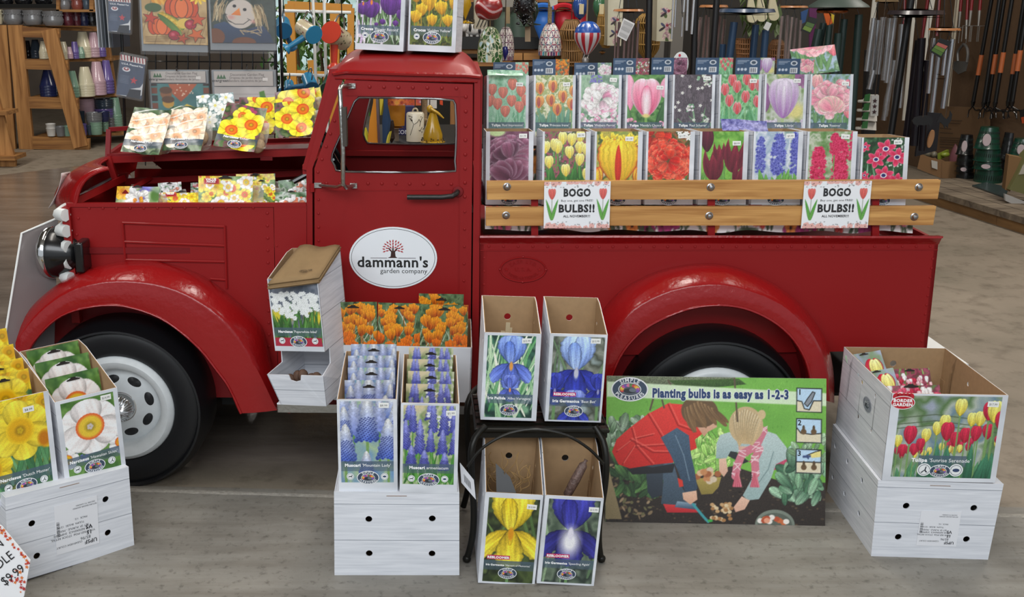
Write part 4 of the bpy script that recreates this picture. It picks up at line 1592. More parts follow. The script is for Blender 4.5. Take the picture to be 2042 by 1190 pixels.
door_gap = [(684, 157), (946, 165), (945, 300), (940, 804), (624, 804), (623, 336)]
mb = MB()
mb.slab(TL(C_OUT), TL(C_OUT, 0.02), [TL(door_gap)], [TL(door_gap, 0.02)])
tpart('cab_side_frame', mb, RED)
mb = MB()
win = resample(D_WIN+D_WIN[:1], 60)[:-1]
mb.slab(TL(D_OUT, -.004), TL(D_OUT, 0.02), [TL(win, -.004)], [TL(win, 0.02)])
rivets(mb, (737, 173), (910, 176), 7, .0058, -.005)
rivets(mb, (929, 193), (927, 392), 8, .0058, -.005)
rivets(mb, (927, 422), (925, 560), 5, .0045, -.005)
rivets(mb, (651, 365), (900, 367), 10, .0055, -.005)
rivets(mb, (667, 241), (634, 343), 5, .005, -.005)
rivets(mb, (635, 398), (636, 560), 7, .0045, -.005)
# raised strips of sheet along the edges
for a, b in (((690, 190), (930, 192)), ((916, 180), (914, 790)), ((640, 380), (914, 378))):
 mb.bar(T(*a, -.005), T(*b, -.005), .0022, .0022)
door = tpart('cab_door', mb, RED)
mb = MB()
mb.tube([p-NB*.0055 for p in TL(win)], 0.0038, 6, True)
tpart('window_trim', mb, STEEL, door, 60, 'bare metal edge of the window opening')
mb = MB()
mb.tube([T(913, 381, -.004), T(910, 386, -.03), T(902, 391, -.036), T(880, 393, -.038), T(812, 393, -.038)], 0.0085, 10)
tpart('door_handle', mb, mat('1c1716', .45, 0, .2, .2, 60), door, 60, 'black bar door handle')
mb = MB()
mb.lathe([(0, .004), (.016, .003), (.018, 0)], 16, Matrix.Translation(T(913, 382, -.008)) @ RX(90))
tpart('handle_rosette', mb, RED_DARK, door)
mb = MB()
for py in (374, 700):
 mb.tube([T(623, py-8, -.008), T(623, py+8, -.008)], .008, 8)
tpart('door_hinge', mb, RED, door)
# mirror bracket with the narrow mirror seen on edge
mb = MB()
pm = [(700, 171, -.008), (690, 171, -.02), (680, 173, -.10), (678, 180, -.11), (681, 240, -.115), (684, 300, -.115), (684, 366, -.11), (690, 374, -.10), (700, 372, -.02), (706, 369, -.008)]
mb.tube([T(x, y, o) for x, y, o in pm], 0.007, 8)
mb.tube([T(684, 368, -.11), T(672, 373, -.08), (T(650, 371, -.03)), T(638, 369, -.012)], .0055, 8)
for x, y in ((703, 171), (706, 370), (635, 369)):
 mb.box(T(x-8, y, -.008).x, T(x+6, y, -.008).x, T(x, y, -.012).y, T(x, y, 0).y, T(x, y+5, -.008).z, T(x, y-5, -.008).z)
mir = tpart('mirror_bracket', mb, WORN_CHROME, truck, 60, 'worn chrome mirror bracket')
mb = MB()
mb.bar(T(687, 214, -.13), T(689, 290, -.13), .012, .05)
tpart('mirror', mb, mat('4b443e', .4, .4), mir)
# far side of the cab
mb = MB()
FW_ = [(744, 176), (890, 180), (906, 186), (914, 200), (914, 272), (904, 286), (744, 286), (728, 277), (725, 262), (733, 220)]
Pn = TP+NB*CABW
fw = [on_plane(x, y, Pn, NB) for x, y in resample(FW_+FW_[:1], 50)[:-1]]
of = [T(*p)+NB*CABW for p in C_OUT]
mb.slab(of, [p+NB*.02 for p in of], [fw], [[p+NB*.02 for p in fw]])
a, b = on_plane(690, 303, Pn, NB)-NB*.02, on_plane(960, 305, Pn, NB)-NB*.02
mb.bar(a, b, .02, .03)
tpart('far_cab_side', mb, RED)
mb = MB()
mb.tube([p-NB*.003 for p in fw], .004, 6, True)
tpart('far_window_trim', mb, STEEL)
# front wall, windshield posts, back wall with window, cab floor
mb = MB()
ap, ab = T(664, 148), T(611, 340)
for off in (.02, CABW-.02):
 mb.bar(ap+NB*off, ab+NB*off, .03, .03)
mb.bar(ap+NB*.02, ap+NB*CABW, .03, .03)
mb.bar(ab+NB*.02, ab+NB*CABW, .03, .03)
ql, qr = ab+NB*.01, ab+NB*(CABW-.01)
zf = T(611, 800).z
mb.add([ql, qr, (qr.x, qr.y, zf), (ql.x, ql.y, zf)], [(0, 1, 2, 3)])
tpart('windshield_frame', mb, RED)
mb = MB()
bt = T(953, 152)
b1, b2 = bt+NB*.01, bt+NB*(CABW-.01)
bl = T(951, 800)

def yz(s_, z):
 p = b1.lerp(b2, s_)
 return Vector((p.x, p.y, z))

ztop, zbot = bt.z, bl.z
outl = [yz(0, zbot), yz(1, zbot), yz(1, ztop), yz(0, ztop)]
wz0, wz1 = ztop-.36, ztop-.07
hole = [yz(.12, wz0), yz(.88, wz0), yz(.88, wz1), yz(.12, wz1)]
sh = Vector((.015, 0, 0))
mb.slab(outl, [p+sh for p in outl], [hole], [[p+sh for p in hole]])
tpart('cab_back_wall', mb, RED)
mb = MB()
mb.box(T(625, 800).x, T(950, 800).x, 3.33, 3.30+CABW-.03, T(700, 700).z, T(700, 690).z)
mb.box(T(800, 600).x, T(945, 600).x, 3.36, 3.30+CABW-.06, T(700, 690).z, T(700, 430).z)
tpart('cab_seat', mb, mat('1c1412', .7))
mb = MB()
sc = T(668, 318, .22)
ringM = Matrix.Translation(sc) @ RZ(0) @ RY(62)
mb.tube([ringM @ Vector((.12*math.cos(t), .12*math.sin(t), 0)) for t in np.linspace(0, 2*math.pi, 25)[:-1]], .008, 6, True)
mb.bar(ringM @ Vector((-.12, 0, 0)), ringM @ Vector((.12, 0, 0)), .016, .006)
mb.tube([ringM @ Vector((0, 0, 0)), ringM @ Vector((0, 0, -.16))], .01, 8)
tpart('steering_wheel', mb, BLACK)
# roof: crowned sheet with rounded corners and a rolled drip edge
mb = MB()
rl, rr_, zr = T(662, 147), T(959, 153), T(800, 148).z
crown = T(800, 101, .14).z-zr
rows = []
for j in range(25):
 v = -1+2*j/24
 row = []
 for i in range(37):
  u = -1+2*i/36
  x = (rl.x+rr_.x)/2+u*(rr_.x-rl.x)/2
  hgt = (max(0, 1-abs(v)**3.2))**.5*(max(0, 1-abs(u)**5))**.5
  p = Vector((x, 0, 0))
  y = TP.y-math.tan(PSI)*x-.006+(v+1)/2*(CABW+.03)
  sl = rl.z+(rr_.z-rl.z)*(u+1)/2
  row.append((x+(.012*hgt if u < -.9 else 0), y, sl+crown*hgt))
 rows.append(row)
mb.loft(rows)
roof = tpart('cab_roof', mb, RED, smooth=70)
mb = MB()
for v0 in (0,):
 mb.tube([T(664, 147, -.006), T(690, 143, -.007), T(800, 147, -.008), T(930, 150, -.007), T(958, 153, -.006)], .0065, 6)
mb.tube([T(668, 156, -.003), T(800, 160, -.004), T(952, 163, -.003)], .003, 5)
tpart('drip_rail', mb, RED_DENT, roof)

# --- running board
mb = MB()
a, b = T(553, 806, -.13), T(1170, 812, -.13)
mb.slab([a, b, b+Vector((0, 0, -.028)), a+Vector((0, 0, -.028))], [p+NB*.15 for p in (a, b, b+Vector((0, 0, -.028)), a+Vector((0, 0, -.028)))])
bevel(tpart('running_board', mb, WORN_CHROME, label='worn metal running board'), .004)
mb = MB()
mb.bar(T(556, 812, -.08), T(580, 820, -.08), .012, .012)
tpart('running_board_bracket', mb, RED)

# --- bed
bed_px = [(957, 480), (1872, 478), (1848, 698), (957, 712)]
mb = MB()
mb.slab(TL(bed_px), TL(bed_px, .012))
rivets(mb, (975, 491), (1180, 492), 8, .005)
rivets(mb, (1195, 492), (1855, 491), 25, .005)
rivets(mb, (966, 514), (965, 670), 7, .0045)
rivets(mb, (1860, 516), (1838, 680), 10, .0045)
for a, b in (((958, 499), (1870, 498)), ((968, 500), (967, 705))):
 mb.bar(T(*a, -.001), T(*b, -.001), .003, .003)
bed = tpart('bed_side', mb, RED)
mb = MB()
e0, e1 = T(957, 470, -.022), T(1881, 471, -.022)
lip_b = [T(957, 480), T(1872, 479)]
prof = [(-.024, 470), (-.026, 474), (-.018, 478), (-.004, 483), (0, 486)]
mb.loft([[T(957, y, o) for o, y in prof], [T(1415, y-.5, o) for o, y in prof], [T(1880-(y-470)*.5, y+1, o) for o, y in prof]])
mb.slab([T(957, 470, -.024), T(1881, 471, -.024), T(1872, 469, .05), T(960, 468, .05)], [p-Vector((0, 0, .006)) for p in (T(957, 470, -.024), T(1881, 471, -.024), T(1872, 469, .05), T(960, 468, .05))])
tpart('bed_rail', mb, RED_DENT, bed)
mb = MB()
bo = TL(bed_px)
far_b = [p+NB*BEDW for p in bo]
mb.slab(far_b, [p+NB*.012 for p in far_b])
tpart('far_bed_side', mb, RED)
mb = MB()
for i in (1, 2):
 pass
mb.slab([bo[1], bo[2], far_b[2], far_b[1]], [p-AL*.012 for p in (bo[1], bo[2], far_b[2], far_b[1])])
tpart('tailgate', mb, RED)
mb = MB()
mb.slab([bo[0], bo[3], far_b[3], far_b[0]], [p+AL*.012 for p in (bo[0], bo[3], far_b[3], far_b[0])])
tpart('bed_front_wall', mb, RED)
mb = MB()
zf = T(1400, 476).z-.05
mb.box(bo[0].x+.012, bo[2].x-.01, 3.33, 3.30+BEDW-.04, zf-.02, zf)
tpart('bed_floor', mb, RED_DARK)
# embossed maker's plate
mb = MB()
pc, kx = (1043, 537), (T(1143, 537)-T(1043, 537)).length/100
Mp = Matrix.Translation(T(*pc, -.001)) @ Matrix.Rotation(-PSI, 4, 'Z')
ex, ez = 45*kx, 25*kx
mb.tube([Mp @ Vector((ex*math.cos(t), -.002, ez*math.sin(t))) for t in np.linspace(0, 2*math.pi, 49)[:-1]], .0026, 6, True)
for t in (0, 90, 180, 270):
 mb.ball(Mp @ Vector((ex*1.02*math.cos(R(t)), -.002, ez*1.04*math.sin(R(t)))), .0042, 8, 4)
tb = MB(Mp)
arc_text(tb, 'ZAER LTD.', 0, -.006, ex*.62, ez*.66, 152, 28, .017, 'ffffff', 'r')
put_text(tb, 'U. S. A.', 0, -.006, .018, wt='r')
arc_text(tb, 'INTERNATIONAL', 0, 0, ex*.76, ez*.84, 205, 335, .0145, 'ffffff', 'r', inside=True)
tv = [Vector(v) for v in tb.v]
plate = tpart('maker_plate', mb, RED, bed)
t2 = MB()
t2.add([v-NB*.0015 for v in tv], tb.f)
for x, c in ((-1, 0), (1, 0)):
 star = [(x*ex*.74+.008*(1 if k%2 == 0 else .42)*math.cos(R(90+36*k)), .008*(1 if k%2 == 0 else .42)*math.sin(R(90+36*k))) for k in range(10)]
 t2.add([Mp @ Vector((a, -.0015, b)) for a, b in star], [tuple(range(10))])
o = tpart('raised_lettering', t2, RED_DENT, plate, None)
o.modifiers.new('relief', 'SOLIDIFY').thickness = .002
# stake posts, slats, bolts
for px in (1066, 1418, 1745):
 mb = MB()
 mb.bar(T(px, 470, .029), T(px, 360, .029), .022, .012)
 tpart('stake_post', mb, RED)
for (x0, x1, y0, y1, bolts) in ((971, 1873, 359, 397, ((1011, 372), (1417, 373), (1832, 373))), (969, 1864, 411, 449, ((1009, 429), (1414, 430), (1823, 432)))):
 q = [T(x0, y0+2, .012), T(x1, y0-1, .012), T(x1-6, y1-2, .012), T(x0, y1, .012)]
 cx = sum((p for p in q), Vector())/4
 Ms = Matrix.Translation(cx) @ Matrix.Rotation(-PSI, 4, 'Z')
 mb = MB()
 inv = Ms.inverted()
 lq = [inv @ p for p in q]
 mb.flat([(p.x, p.z) for p in lq], -.009, .009)
 sl = mb.build('wooden_slat', PINE, None, 40)
 sl.matrix_world = Matrix.Translation(-ORG) @ Ms
 sl.parent = truck
 sl['label'] = 'oiled pine bed slat'
 bevel(sl, .003)
 for bx, by in bolts:
  mb = MB()
  p = inv @ T(bx, by, .003)
  Mb = Matrix.Translation(p) @ RX(90)
  mb.lathe([(.0125, -.002), (.0125, .002), (.0095, .0035), (.0085, .007), (.006, .0105), (0, .012)], 14, Mb)
  mb.build('bolt', STEEL, sl)

# --- headlight
hc = T(108, 503, .03)
Mh = Matrix.Translation(hc-ORG) @ RZ(-8) @ RY(-90)
k = mm_px(3.3)
hr = 53*k
mb = MB()
mb.lathe([(hr*.97, 0), (hr*.98, -.012), (hr*.95, -.03), (hr*.86, -.055), (hr*.7, -.083), (hr*.48, -.105), (hr*.2, -.118), (0, -.121)], 40, Mh)
lamp = mb.build('headlight', BLACK, truck, 60)
mb = MB()
mb.lathe([(hr*.88, .018), (hr*.93, .024), (hr*1.0, .014), (hr*1.02, -.002), (hr*.98, -.006)], 40, Mh, None, True)
mb.build('headlight_ring', CHROME, lamp, 60)
mb = MB()
mb.lathe([(0, .03), (hr*.5, .026), (hr*.88, .016)], 32, Mh)
mb.build('headlight_lens', mat('dfe6ea', .08, 0, 0, 0, 40, 1, .6), lamp, 60)
mb = MB()
q = T(171, 504, .0)-ORG
mb.box(q.x-.012, q.x+.016, q.y-.075, q.y+.02, q.z-31*k, q.z+31*k)
bevel(mb.build('headlight_bracket', BLACK, lamp), .006)
mb = MB()
q2 = T(135, 540, .02)-ORG
mb.bar(q2, q2+Vector((.06, .10, -.14)), .025, .02)
mb.build('headlight_stay', BLACK, lamp)

# chassis under the body
mb = MB()
mb.box(T(430, 800).x, T(1240, 800).x, 3.42, 3.95, .20, .27)
for c, rt in (W1, W2):
 mb.tube([(c.x, c.y+.1, c.z), (c.x, c.y+.75, c.z)], .03, 8)
tpart('chassis', mb, mat('141414', .7))
mb = MB()
mb.box(T(560, 800).x, T(1845, 800).x, 3.31, 4.05, .275, .285)
mb.box(T(160, 800).x, T(560, 800).x, 3.34, 3.98, .46, .47)
tpart('underbody_light_block', mb, mat('141414', .7))  # unseen pan added to stop light reaching the floor below the body
mb = MB()
mb.box(T(430, 800).x, T(1250, 800).x, 4.02, 4.30, .20, .23)
mb.box(T(430, 800).x, T(1250, 800).x, 4.02, 4.05, .20, .30)
tpart('far_shade_board', mb, WORN_CHROME)  # hidden far-side board, added to block light coming in under the truck
for c, rt in (W1, W2):
 mb = MB()
 M = Matrix.Translation(c-ORG+NB*.72) @ Matrix.Rotation(-PSI, 4, 'Z') @ RX(90)
 mb.lathe([(0, .02), (rt*.9, .02), (rt, -.01), (rt, -.12), (rt*.9, -.15), (0, -.15)], 40, M)
 mb.build('far_wheel', RUBBER, truck)
mb = MB()
for s_ in (0,):
 lip = [(1210, 790), (1244, 699), (1333, 630), (1435, 608), (1536, 637), (1600, 704), (1622, 790)]
print('wheel', W1, W2, 'bed z', T(1400, 470).z, 'roof', T(800, 148).z, 'slat', T(1400, 380).z)

# --- oval shop sign on the door
mb = MB()
oc = (784, 514)
kx = (T(884, 514)-T(784, 514)).length/100
Ms = Matrix.Translation(T(*oc, -.0062)) @ Matrix.Rotation(-PSI, 4, 'Z')
ex, ez = 87.5*kx, 61.5*kx*1.02

def ell(mb, rx, rz, y, ink, n=64, cx=0, cz=0):
 vs = [(cx, y, cz)]+[(cx+rx*math.cos(2*math.pi*i/n), y, cz+rz*math.sin(2*math.pi*i/n)) for i in range(n)]
 return mb.add(vs, [(0, 1+i, 1+(i+1)%n) for i in range(n)], tuple(s2l(hx(ink))))

mb = MB(Ms)
mb.ink = tuple(s2l(hx('eef2f6')))
mb.slab([(ex*math.cos(R(a)), -.001, ez*math.sin(R(a))) for a in range(0, 360, 6)], [(ex*math.cos(R(a)), .0018, ez*math.sin(R(a))) for a in range(0, 360, 6)])
ell(mb, ex*.955, ez*.945, -.0013, '1c1a1c')
ell(mb, ex*.945, ez*.930, -.0016, 'eef2f6')
sign = tpart('oval_door_sign', mb, INK, door, 40, 'white oval shop sign with a red leafed tree')
mb = MB(Ms)
K = kx
put_text(mb, 'dammann', -72*K, -18.5*K, 30*K, '151515', 'b', 'l', -.002, 124*K)
put_text(mb, "'s", 52*K, -18.5*K, 30*K, '151515', 'b', 'l', -.002, 19*K)
put_text(mb, 'garden company', 68*K, -31*K, 14*K, '333333', 'r', 'r', -.002, 94*K)
tk = tuple(s2l(hx('3a1c14')))
mb.ink = tk
P2 = lambda pts: [(x*K, -.002, z*K) for x, z in pts]
mb.add(P2([(-11, 0), (-5, 3), (-4, 12), (-10, 20), (-8, 21), (-2, 14), (-1, 23), (1, 23), (1.5, 14), (8, 21), (10, 20), (4, 12), (5, 3), (9, 0)]), [tuple(range(14))])
for x0, x1 in ((-45, -12), (10, 45)):
 mb.add(P2([(x0, -.6), (x1, -.6), (x1, .4), (x0, .4)]), [(0, 1, 2, 3)])
rr2 = random.Random(4)
for ring, (n, rad) in enumerate(((5, 6), (9, 12), (13, 18))):
 for i in range(n):
  a = R(-18+216*i/(n-1))
  cx, cz = rad*1.02*math.cos(a), 18+rad*.92*math.sin(a)
  d = a+rr2.uniform(-.3, .3)
  L, w = 3.6, 1.5
  ux, uz = math.cos(d), math.sin(d)
  pts = [(cx-ux*L, cz-uz*L), (cx-uz*w, cz+ux*w), (cx+ux*L, cz+uz*L), (cx+uz*w, cz-ux*w)]
  mb.add(P2(pts), [(0, 1, 2, 3)], tuple(s2l(hx('b3222a'))))
tpart('sign_lettering', mb, INK, sign, None)

# ------------------------------------------------------------------ bulb boxes, packets, signs
def emblem(parent, x, z, rx, y=-.0022, plain=None):
 """Oval flower-bed emblem with lettering around it."""
 rz = rx*.66
 mb = MB()
 ring, core = plain or ('eef0f2', '3a4a60')
 ell(mb, rx, rz, y, ring, 40, x, z)
 ell(mb, rx*.93, rz*.90, y-.0003, core, 40, x, z)
 ell(mb, rx*.62, rz*.56, y-.0006, 'eef0f2' if plain is None else ring, 32, x, z)
 ell(mb, rx*.58, rz*.50, y-.0009, '56606c', 32, x, z)
 rr = random.Random(int(rx*1e5))
 pal = ['c8404a', 'e8963a', 'ecd04a', 'c85a9a', '7a5ab0', 'd87aa0', '5f8a4a'] if plain is None else ['d0d4da', '70767f']
 for i in range(12):
  a = R(200-220*i/11)
  ell(mb, rx*.115, rz*.14, y-.0012-i*.00004, pal[i%len(pal)], 8, x+rx*.43*math.cos(a), z+rz*.33*math.sin(a))
 ell(mb, rx*.34, rz*.2, y-.0018, '2c3138', 16, x, z-rz*.12)
 ell(mb, rx*.2, rz*.16, y-.002, '6d7681', 16, x+rx*.16, z-rz*.06)
 arc_text(mb, 'SIMPLE', x, z, rx*.64, rz*.60, 138, 42, rx*.30, ring, 'b', y-.0006)
 arc_text(mb, 'PLEASURES', x, z, rx*.88, rz*.86, 205, 335, rx*.265, ring, 'b', y-.0006, True)
 return mb.build('emblem', INK, parent, None)

def badge(mb, x, z, r, y, kind=0):
 ell(mb, r, r, y, 'f2f4f4', 20, x, z)
 ell(mb, r*.82, r*.82, y-.0002, '55606c', 20, x, z)
 ell(mb, r*.74, r*.74, y-.0004, 'eef0f0', 20, x, z)
 ink = tuple(s2l(hx('2c3440')))
 if kind == 1:
  ell(mb, r*.5, r*.28, y-.0006, '34466a', 14, x, z)
 else:
  P = [(-.5, .1), (.3, .15), (.45, .5), (.55, .2), (.4, -.05), (.45, -.5), (.3, -.15), (-.3, -.1), (-.4, -.5), (-.45, -.1)] if kind == 0 else [(-.5, -.45), (.05, .02), (.15, .5), (.3, .5), (.22, -.05), (.5, -.4), (.3, -.45), (.05, -.15), (-.3, -.5)]
  mb.add([(x+a*r, y-.0006, z+b*r) for a, b in P], [tuple(range(len(P)))], ink)

def price(parent, x, z, w, txt, rot=0, y=-.002):
 mb = MB(T3((x, 0, z)) @ RY(rot))
 mb.ink = tuple(s2l(hx('f2f2ee')))
 mb.box(-w/2, w/2, y-.0004, y, -w*.27, w*.27)
 put_text(mb, txt, 0, -w*.12, w*.3, '4a4a4a', 'r', 'c', y-.0007, w*.72)
 return mb.build('price_sticker', INK, parent, None)

def front_art(w, h, art, n, seed, marg=(.04, .09, .045, .03), band=(.08, .92, .15, .2), scallop=True, tag_=None, vis=0.0, crop=0.0):
 p = Pic(w, h, n, seed)
 if p.a > 1:
  sy = max(.9, (1.5-crop)/(p.a*(1-vis)))
  p.view(1+(sy-1)*.5, sy, p.a*sy-1.5)
 art(p)
 p.view()
 p.speck(.1)
 a = p.a
 if band:
  p.band(band[0], band[1], band[2]*a, band[3]*a)
 if scallop:
  p.rect(0, 1, 0, marg[2]*a, 'd4d8de')
  p.oval(.5, (band[2]-.04)*a, .24, .14, '8a9098', 0, .0)
 p.margin(*(m if i < 2 else m*a for i, m in enumerate(marg)))
 if tag_:
  p.rect(.12, .52, (band[3]+.03)*a, (band[3]+.075)*a, 'c81e5a')
 return p

def carton(root, w, h, d, rise, side_holes=0, back_hole=False, wall=.0035, floor_gap=0.0):
 """Open carton: pale wood print outside, bare kraft inside; sides rise toward the back."""
 mb = MB()
 x = w/2
 hb = h+rise
 q = .0016

 def circ(cx, cz, r, n=12):
  return [(cx+r*math.cos(2*math.pi*i/n), cz+r*math.sin(2*math.pi*i/n)) for i in range(n)]
 r = min(.009, w*.06)
 hs = []
 if side_holes:
  for i in range(side_holes):
   yy = d*(.28+.56*i/max(1, side_holes-1))
   zt = h+rise*yy/d
   hs.append(circ(yy, zt*.8, r*.8))
   hs.append(circ(yy, zt*.38, r*.8))
 side = [(0, 0), (d, 0), (d, hb), (d*.78, h+rise*.93), (0, h)]
 for sx in (-1, 1):
  for x0, x1, mi in ((x, x-q, 0), (x-q, x-wall, 1)):
   mb.mi = mi
   mb.slab([(sx*x0, a, b) for a, b in side], [(sx*x1, a, b) for a, b in side], [[(sx*x0, a, b) for a, b in k] for k in hs], [[(sx*x1, a, b) for a, b in k] for k in hs])
 for y0, y1, mi in ((0, q, 0), (q, wall, 1)):
  mb.mi = mi
  mb.box(-x, x, y0, y1, 0, h)
 bh = [circ(0, hb*.8, r*1.1)] if back_hole else []
 for y0, y1, mi in ((d, d-q, 0), (d-q, d-wall, 1)):
  mb.mi = mi
  mb.flat([(-x, 0), (x, 0), (x, hb), (-x, hb)], y0, y1, bh)
 mb.mi = 1
 mb.box(-x+wall, x-wall, wall, d-wall, .001, .006)
 # corner tabs
 for sx in (-1, 1):
  mb.box(sx*(x-wall)-(.0015 if sx > 0 else -.0), sx*(x-wall)+(.0015 if sx < 0 else 0), d-wall-.028, d-wall, .01, hb*.62)
 return fix_normals(mb.build('carton', [WOODPRINT, KRAFT], root, None))

def bulb_box(name, label, M, w, h, d, rise, art, n, seed, g='', v='', group=None, emb=.072, embr=.16, marg=(.04, .09, .045, .03), band=(.08, .92, .15, .2), pr=None, prp=(.78, .93), badges=(), tag_=None, holes=0, back=False, tsize=.078, scal=True, vis=.05, crop=0.0):
 root = thing(name, label, 'bulb box', M, group)
 carton(root, w, h, d, rise, holes, back)
 p = front_art(w, h, art, n, seed, marg, band, scal, tag_, vis, crop)
 lab = p.mesh('printed_label', root)
 if g:
  mb = MB()
  zt = (band[2]+(band[3]-band[2])*.32)*h
  s_ = w*tsize
  W1, W2 = text_width(g, 'x')*s_, text_width(v)*s_
  sc = min(1, w*.78/(W1+W2+s_*.3))
  s_ *= sc
  W1, W2 = W1*sc, W2*sc
  x0 = -(W1+W2+s_*.3)/2
  put_text(mb, g, x0, zt, s_, 'ffffff', 'x', 'l', -.0016)
  put_text(mb, v, x0+W1+s_*.3, zt, s_, 'ffffff', 'r', 'l', -.0016)
  if tag_:
   put_text(mb, tag_, (.32-.5)*w, (band[3]+.04)*h, w*.062, 'ffffff', 'x', 'c', -.0017)
  mb.build('lettering', INK, lab, None)
 if emb:
  emblem(lab, 0.0, emb*h, embr*w)
 if badges:
  for bx, k in badges:
   mb = MB()
   badge(mb, (bx-.5)*w, (emb+.012)*h, w*.062, -.0018, k)
   mb.build('care_badge', INK, lab, None)
 if pr:
  price(root, (prp[0]-.5)*w, prp[1]*h, min(w*.17, .03), pr, random.Random(seed).uniform(-4, 4))
 return root

def packet(name, label, M, w, h, art, n=60, seed=1, group=None, slot=True, bend=.004, bag=None, g=None, v='', thick=0, cat='bulb packet', red=None, emb=False):
 """Flat printed packet with hang slot; bag = bulging net of bulbs behind it."""
 root = thing(name, label, cat, M, group)
 p = Pic(w, h, n, seed)
 if p.a > 1.5:
  p.view(1, 1, p.a-1.5)
 art(p)
 p.view()
 if g:
  p.band(0, 1, .17*p.a, .26*p.a, '3c4c60', .9)
 if red:
  p.rect(.1, .38, .74*p.a, .92*p.a, 'c01c2c')
 rr = np.random.RandomState(seed)
 f1, f2 = rr.uniform(-1, 1, 2)

 def fn(X, Z):
  Y = bend*(np.sin(X/w*3.1+f1)*.6+np.sin(Z/h*2.6+f2)*1.0+.25*np.sin(X/w*9+Z/h*6))
  return np.stack([X, Y, Z], -1)
 c = p.mesh('picture_card', root, fn, mats=INK_GLOSS)
 if g:
  mb = MB()
  W1 = text_width(g, 'x')*w*.085
  tot = W1+text_width(v)*w*.085
  put_text(mb, g, -tot/2, .205*h, w*.085, 'ffffff', 'x', 'l', -bend-.001)
  put_text(mb, v, -tot/2+W1+.01*w, .205*h, w*.085, 'ffffff', 'r', 'l', -bend-.001)
  mb.build('lettering', INK, c, None)
  emblem(c, 0, .085*h, .17*w, -bend-.0015)
 if red:
  mb = MB()
  put_text(mb, 'VALUE', (.24-.5)*w, .84*h, w*.06, 'ffffff', 'x', 'c', -bend-.001)
  put_text(mb, 'PACKS', (.24-.5)*w, .77*h, w*.05, 'ffffff', 'x', 'c', -bend-.001)
  mb.build('lettering', INK, c, None)
 if slot:
  mb = MB()
  sw, sz = w*.13, h*.93
  P = [(-sw, 0), (-sw*.4, .004), (-sw*.3, .007), (sw*.3, .007), (sw*.4, .004), (sw, 0), (sw*.9, -.003), (-sw*.9, -.003)]
  mb.add([(a, -bend*1.2-.0008, sz+b*w/.16) for a, b in P], [tuple(range(8))])
  mb.build('hang_slot', mat('201a16', .8), root, None)
 if bag:
  mb = MB()
  rb = random.Random(seed)
  for i in range(7):
   bx, bz = rb.uniform(-.2, .52)*w, rb.uniform(.26, .55)*h
   mb.ball((bx, bag*.6+.016, bz), (bag*.5, bag*.45, bag*.55), 10, 6)
  mb.build('bulb', mat('b49a7c', .8, 0, 0, .3, 80, 1, 0, .2), root)
  mb = MB()

  def bagfn(i, j, n1=14, n2=12):
   u, t = -1+2*i/n1, j/n2
   y = bag*1.3*math.sqrt(max(0, 1-abs(u)**2.5))*math.sin(math.pi*min(1, t*1.1)**.6)+.003+rb.uniform(0, .004)
   return (w*.17+u*w*.52*(1-.3*max(0, t-.6)), y+.014, t*h*.55+.17*h)
  mb.loft([[bagfn(i, j) for i in range(15)] for j in range(13)])
  mb.build('clear_bag', HAZY, root, 70)
 return root

def box_at(name, label, bl, br, top, Y, d, rise, art, seed, tilt=0, dY=0, n=100, **k):
 M, w, h = fit(bl, br, top, Y, tilt, dY)
 return bulb_box(name, label, M, w, h, d, rise, art, n, seed, **k), M, w, h

# --- two rows of tulip and hyacinth boxes in the truck bed
ROWG = 'bulb boxes standing in the truck bed'
BK = [
 (970, 1053, art_red_tulips, "Tulipa", "'Red Impression'", '$9.99', 'faded red tulips', (.78, .87)),
 (1063, 1146, art_orange_tulips, "Tulipa", "'Princess Irene'", '$6.99', 'striped orange tulips', (.78, .87)),
 (1153, 1237, art_parrot, "Tulipa", "'Webers Parrot'", '$11.99', 'a ruffled white and pink parrot tulip', (.8, .93)),
 (1245, 1328, art_pink_tulip, "Tulipa", "'Mandy's Choice'", '$11.99', 'one big pink and white tulip', (.82, .82)),
 (1338, 1422, art_dark_packet, "Tulipa", "'Paul Scherer'", '$7.99', 'near black petals and small white buds', (.8, .95)),
 (1430, 1514, art_red_white, "Tulipa", "'Garden Party'", '$8.99', 'a bunch of red tulips edged white', (.8, .91)),
 (1520, 1604, art_lilac, "Tulipa", "'Librije'", '$11.99', 'one large lilac tulip', (.76, .91)),
 (1610, 1695, art_pink_double, "Tulipa", "'Foxtrot'", '$11.99', 'one full pink double tulip', (.82, .87)),
]
BACKM = []
for i, (x0, x1, art, g, v, pr, what, prp) in enumerate(BK):
 yb = 291+(i-4)*.3
 o, M, w, h = box_at('bulb_box', 'back-row bed box picturing '+what, (x0, yb), (x1, yb), 150-i*.3, 3.66-i*.012, .2, .012, art, 20+i, 9, n=96, g=g, v=v, group=ROWG, emb=.17, embr=.17, band=(.05, .9, .255, .315), marg=(.045, .07, .13, .0), pr=pr, prp=prp, badges=((.18, 0), (.8, 1)), vis=.2)
 BACKM.append((M, w, h))
FR = [
 (968, 1062, art_purple_double, '$11.99', 'a dark purple double tulip', (.78, .94)),
 (1080, 1175, art_yellow_tulips, '$5.99', 'a crowd of pale yellow tulips', (.8, .95)),
 (1183, 1278, art_flame, '$11.99', 'a yellow fringed tulip with red flames', (.72, .9)),
 (1285, 1381, art_red_fringed, '$11.99', 'a shaggy bright red fringed tulip', (.74, .94)),
 (1391, 1487, art_dark_lily, '$8.99', 'dark red pointed lily tulips on bright green', (.76, .84)),
 (1497, 1595, art_blue_hyacinth, '$9.99', 'blue hyacinth spikes', (.74, .94)),
 (1603, 1702, art_pink_hyacinth, '$11.99', 'magenta hyacinth spikes', (.76, .93)),
 (1711, 1805, art_pink_species, '$8.99', 'open pink star flowers on dark leaves', (.76, .93)),
]
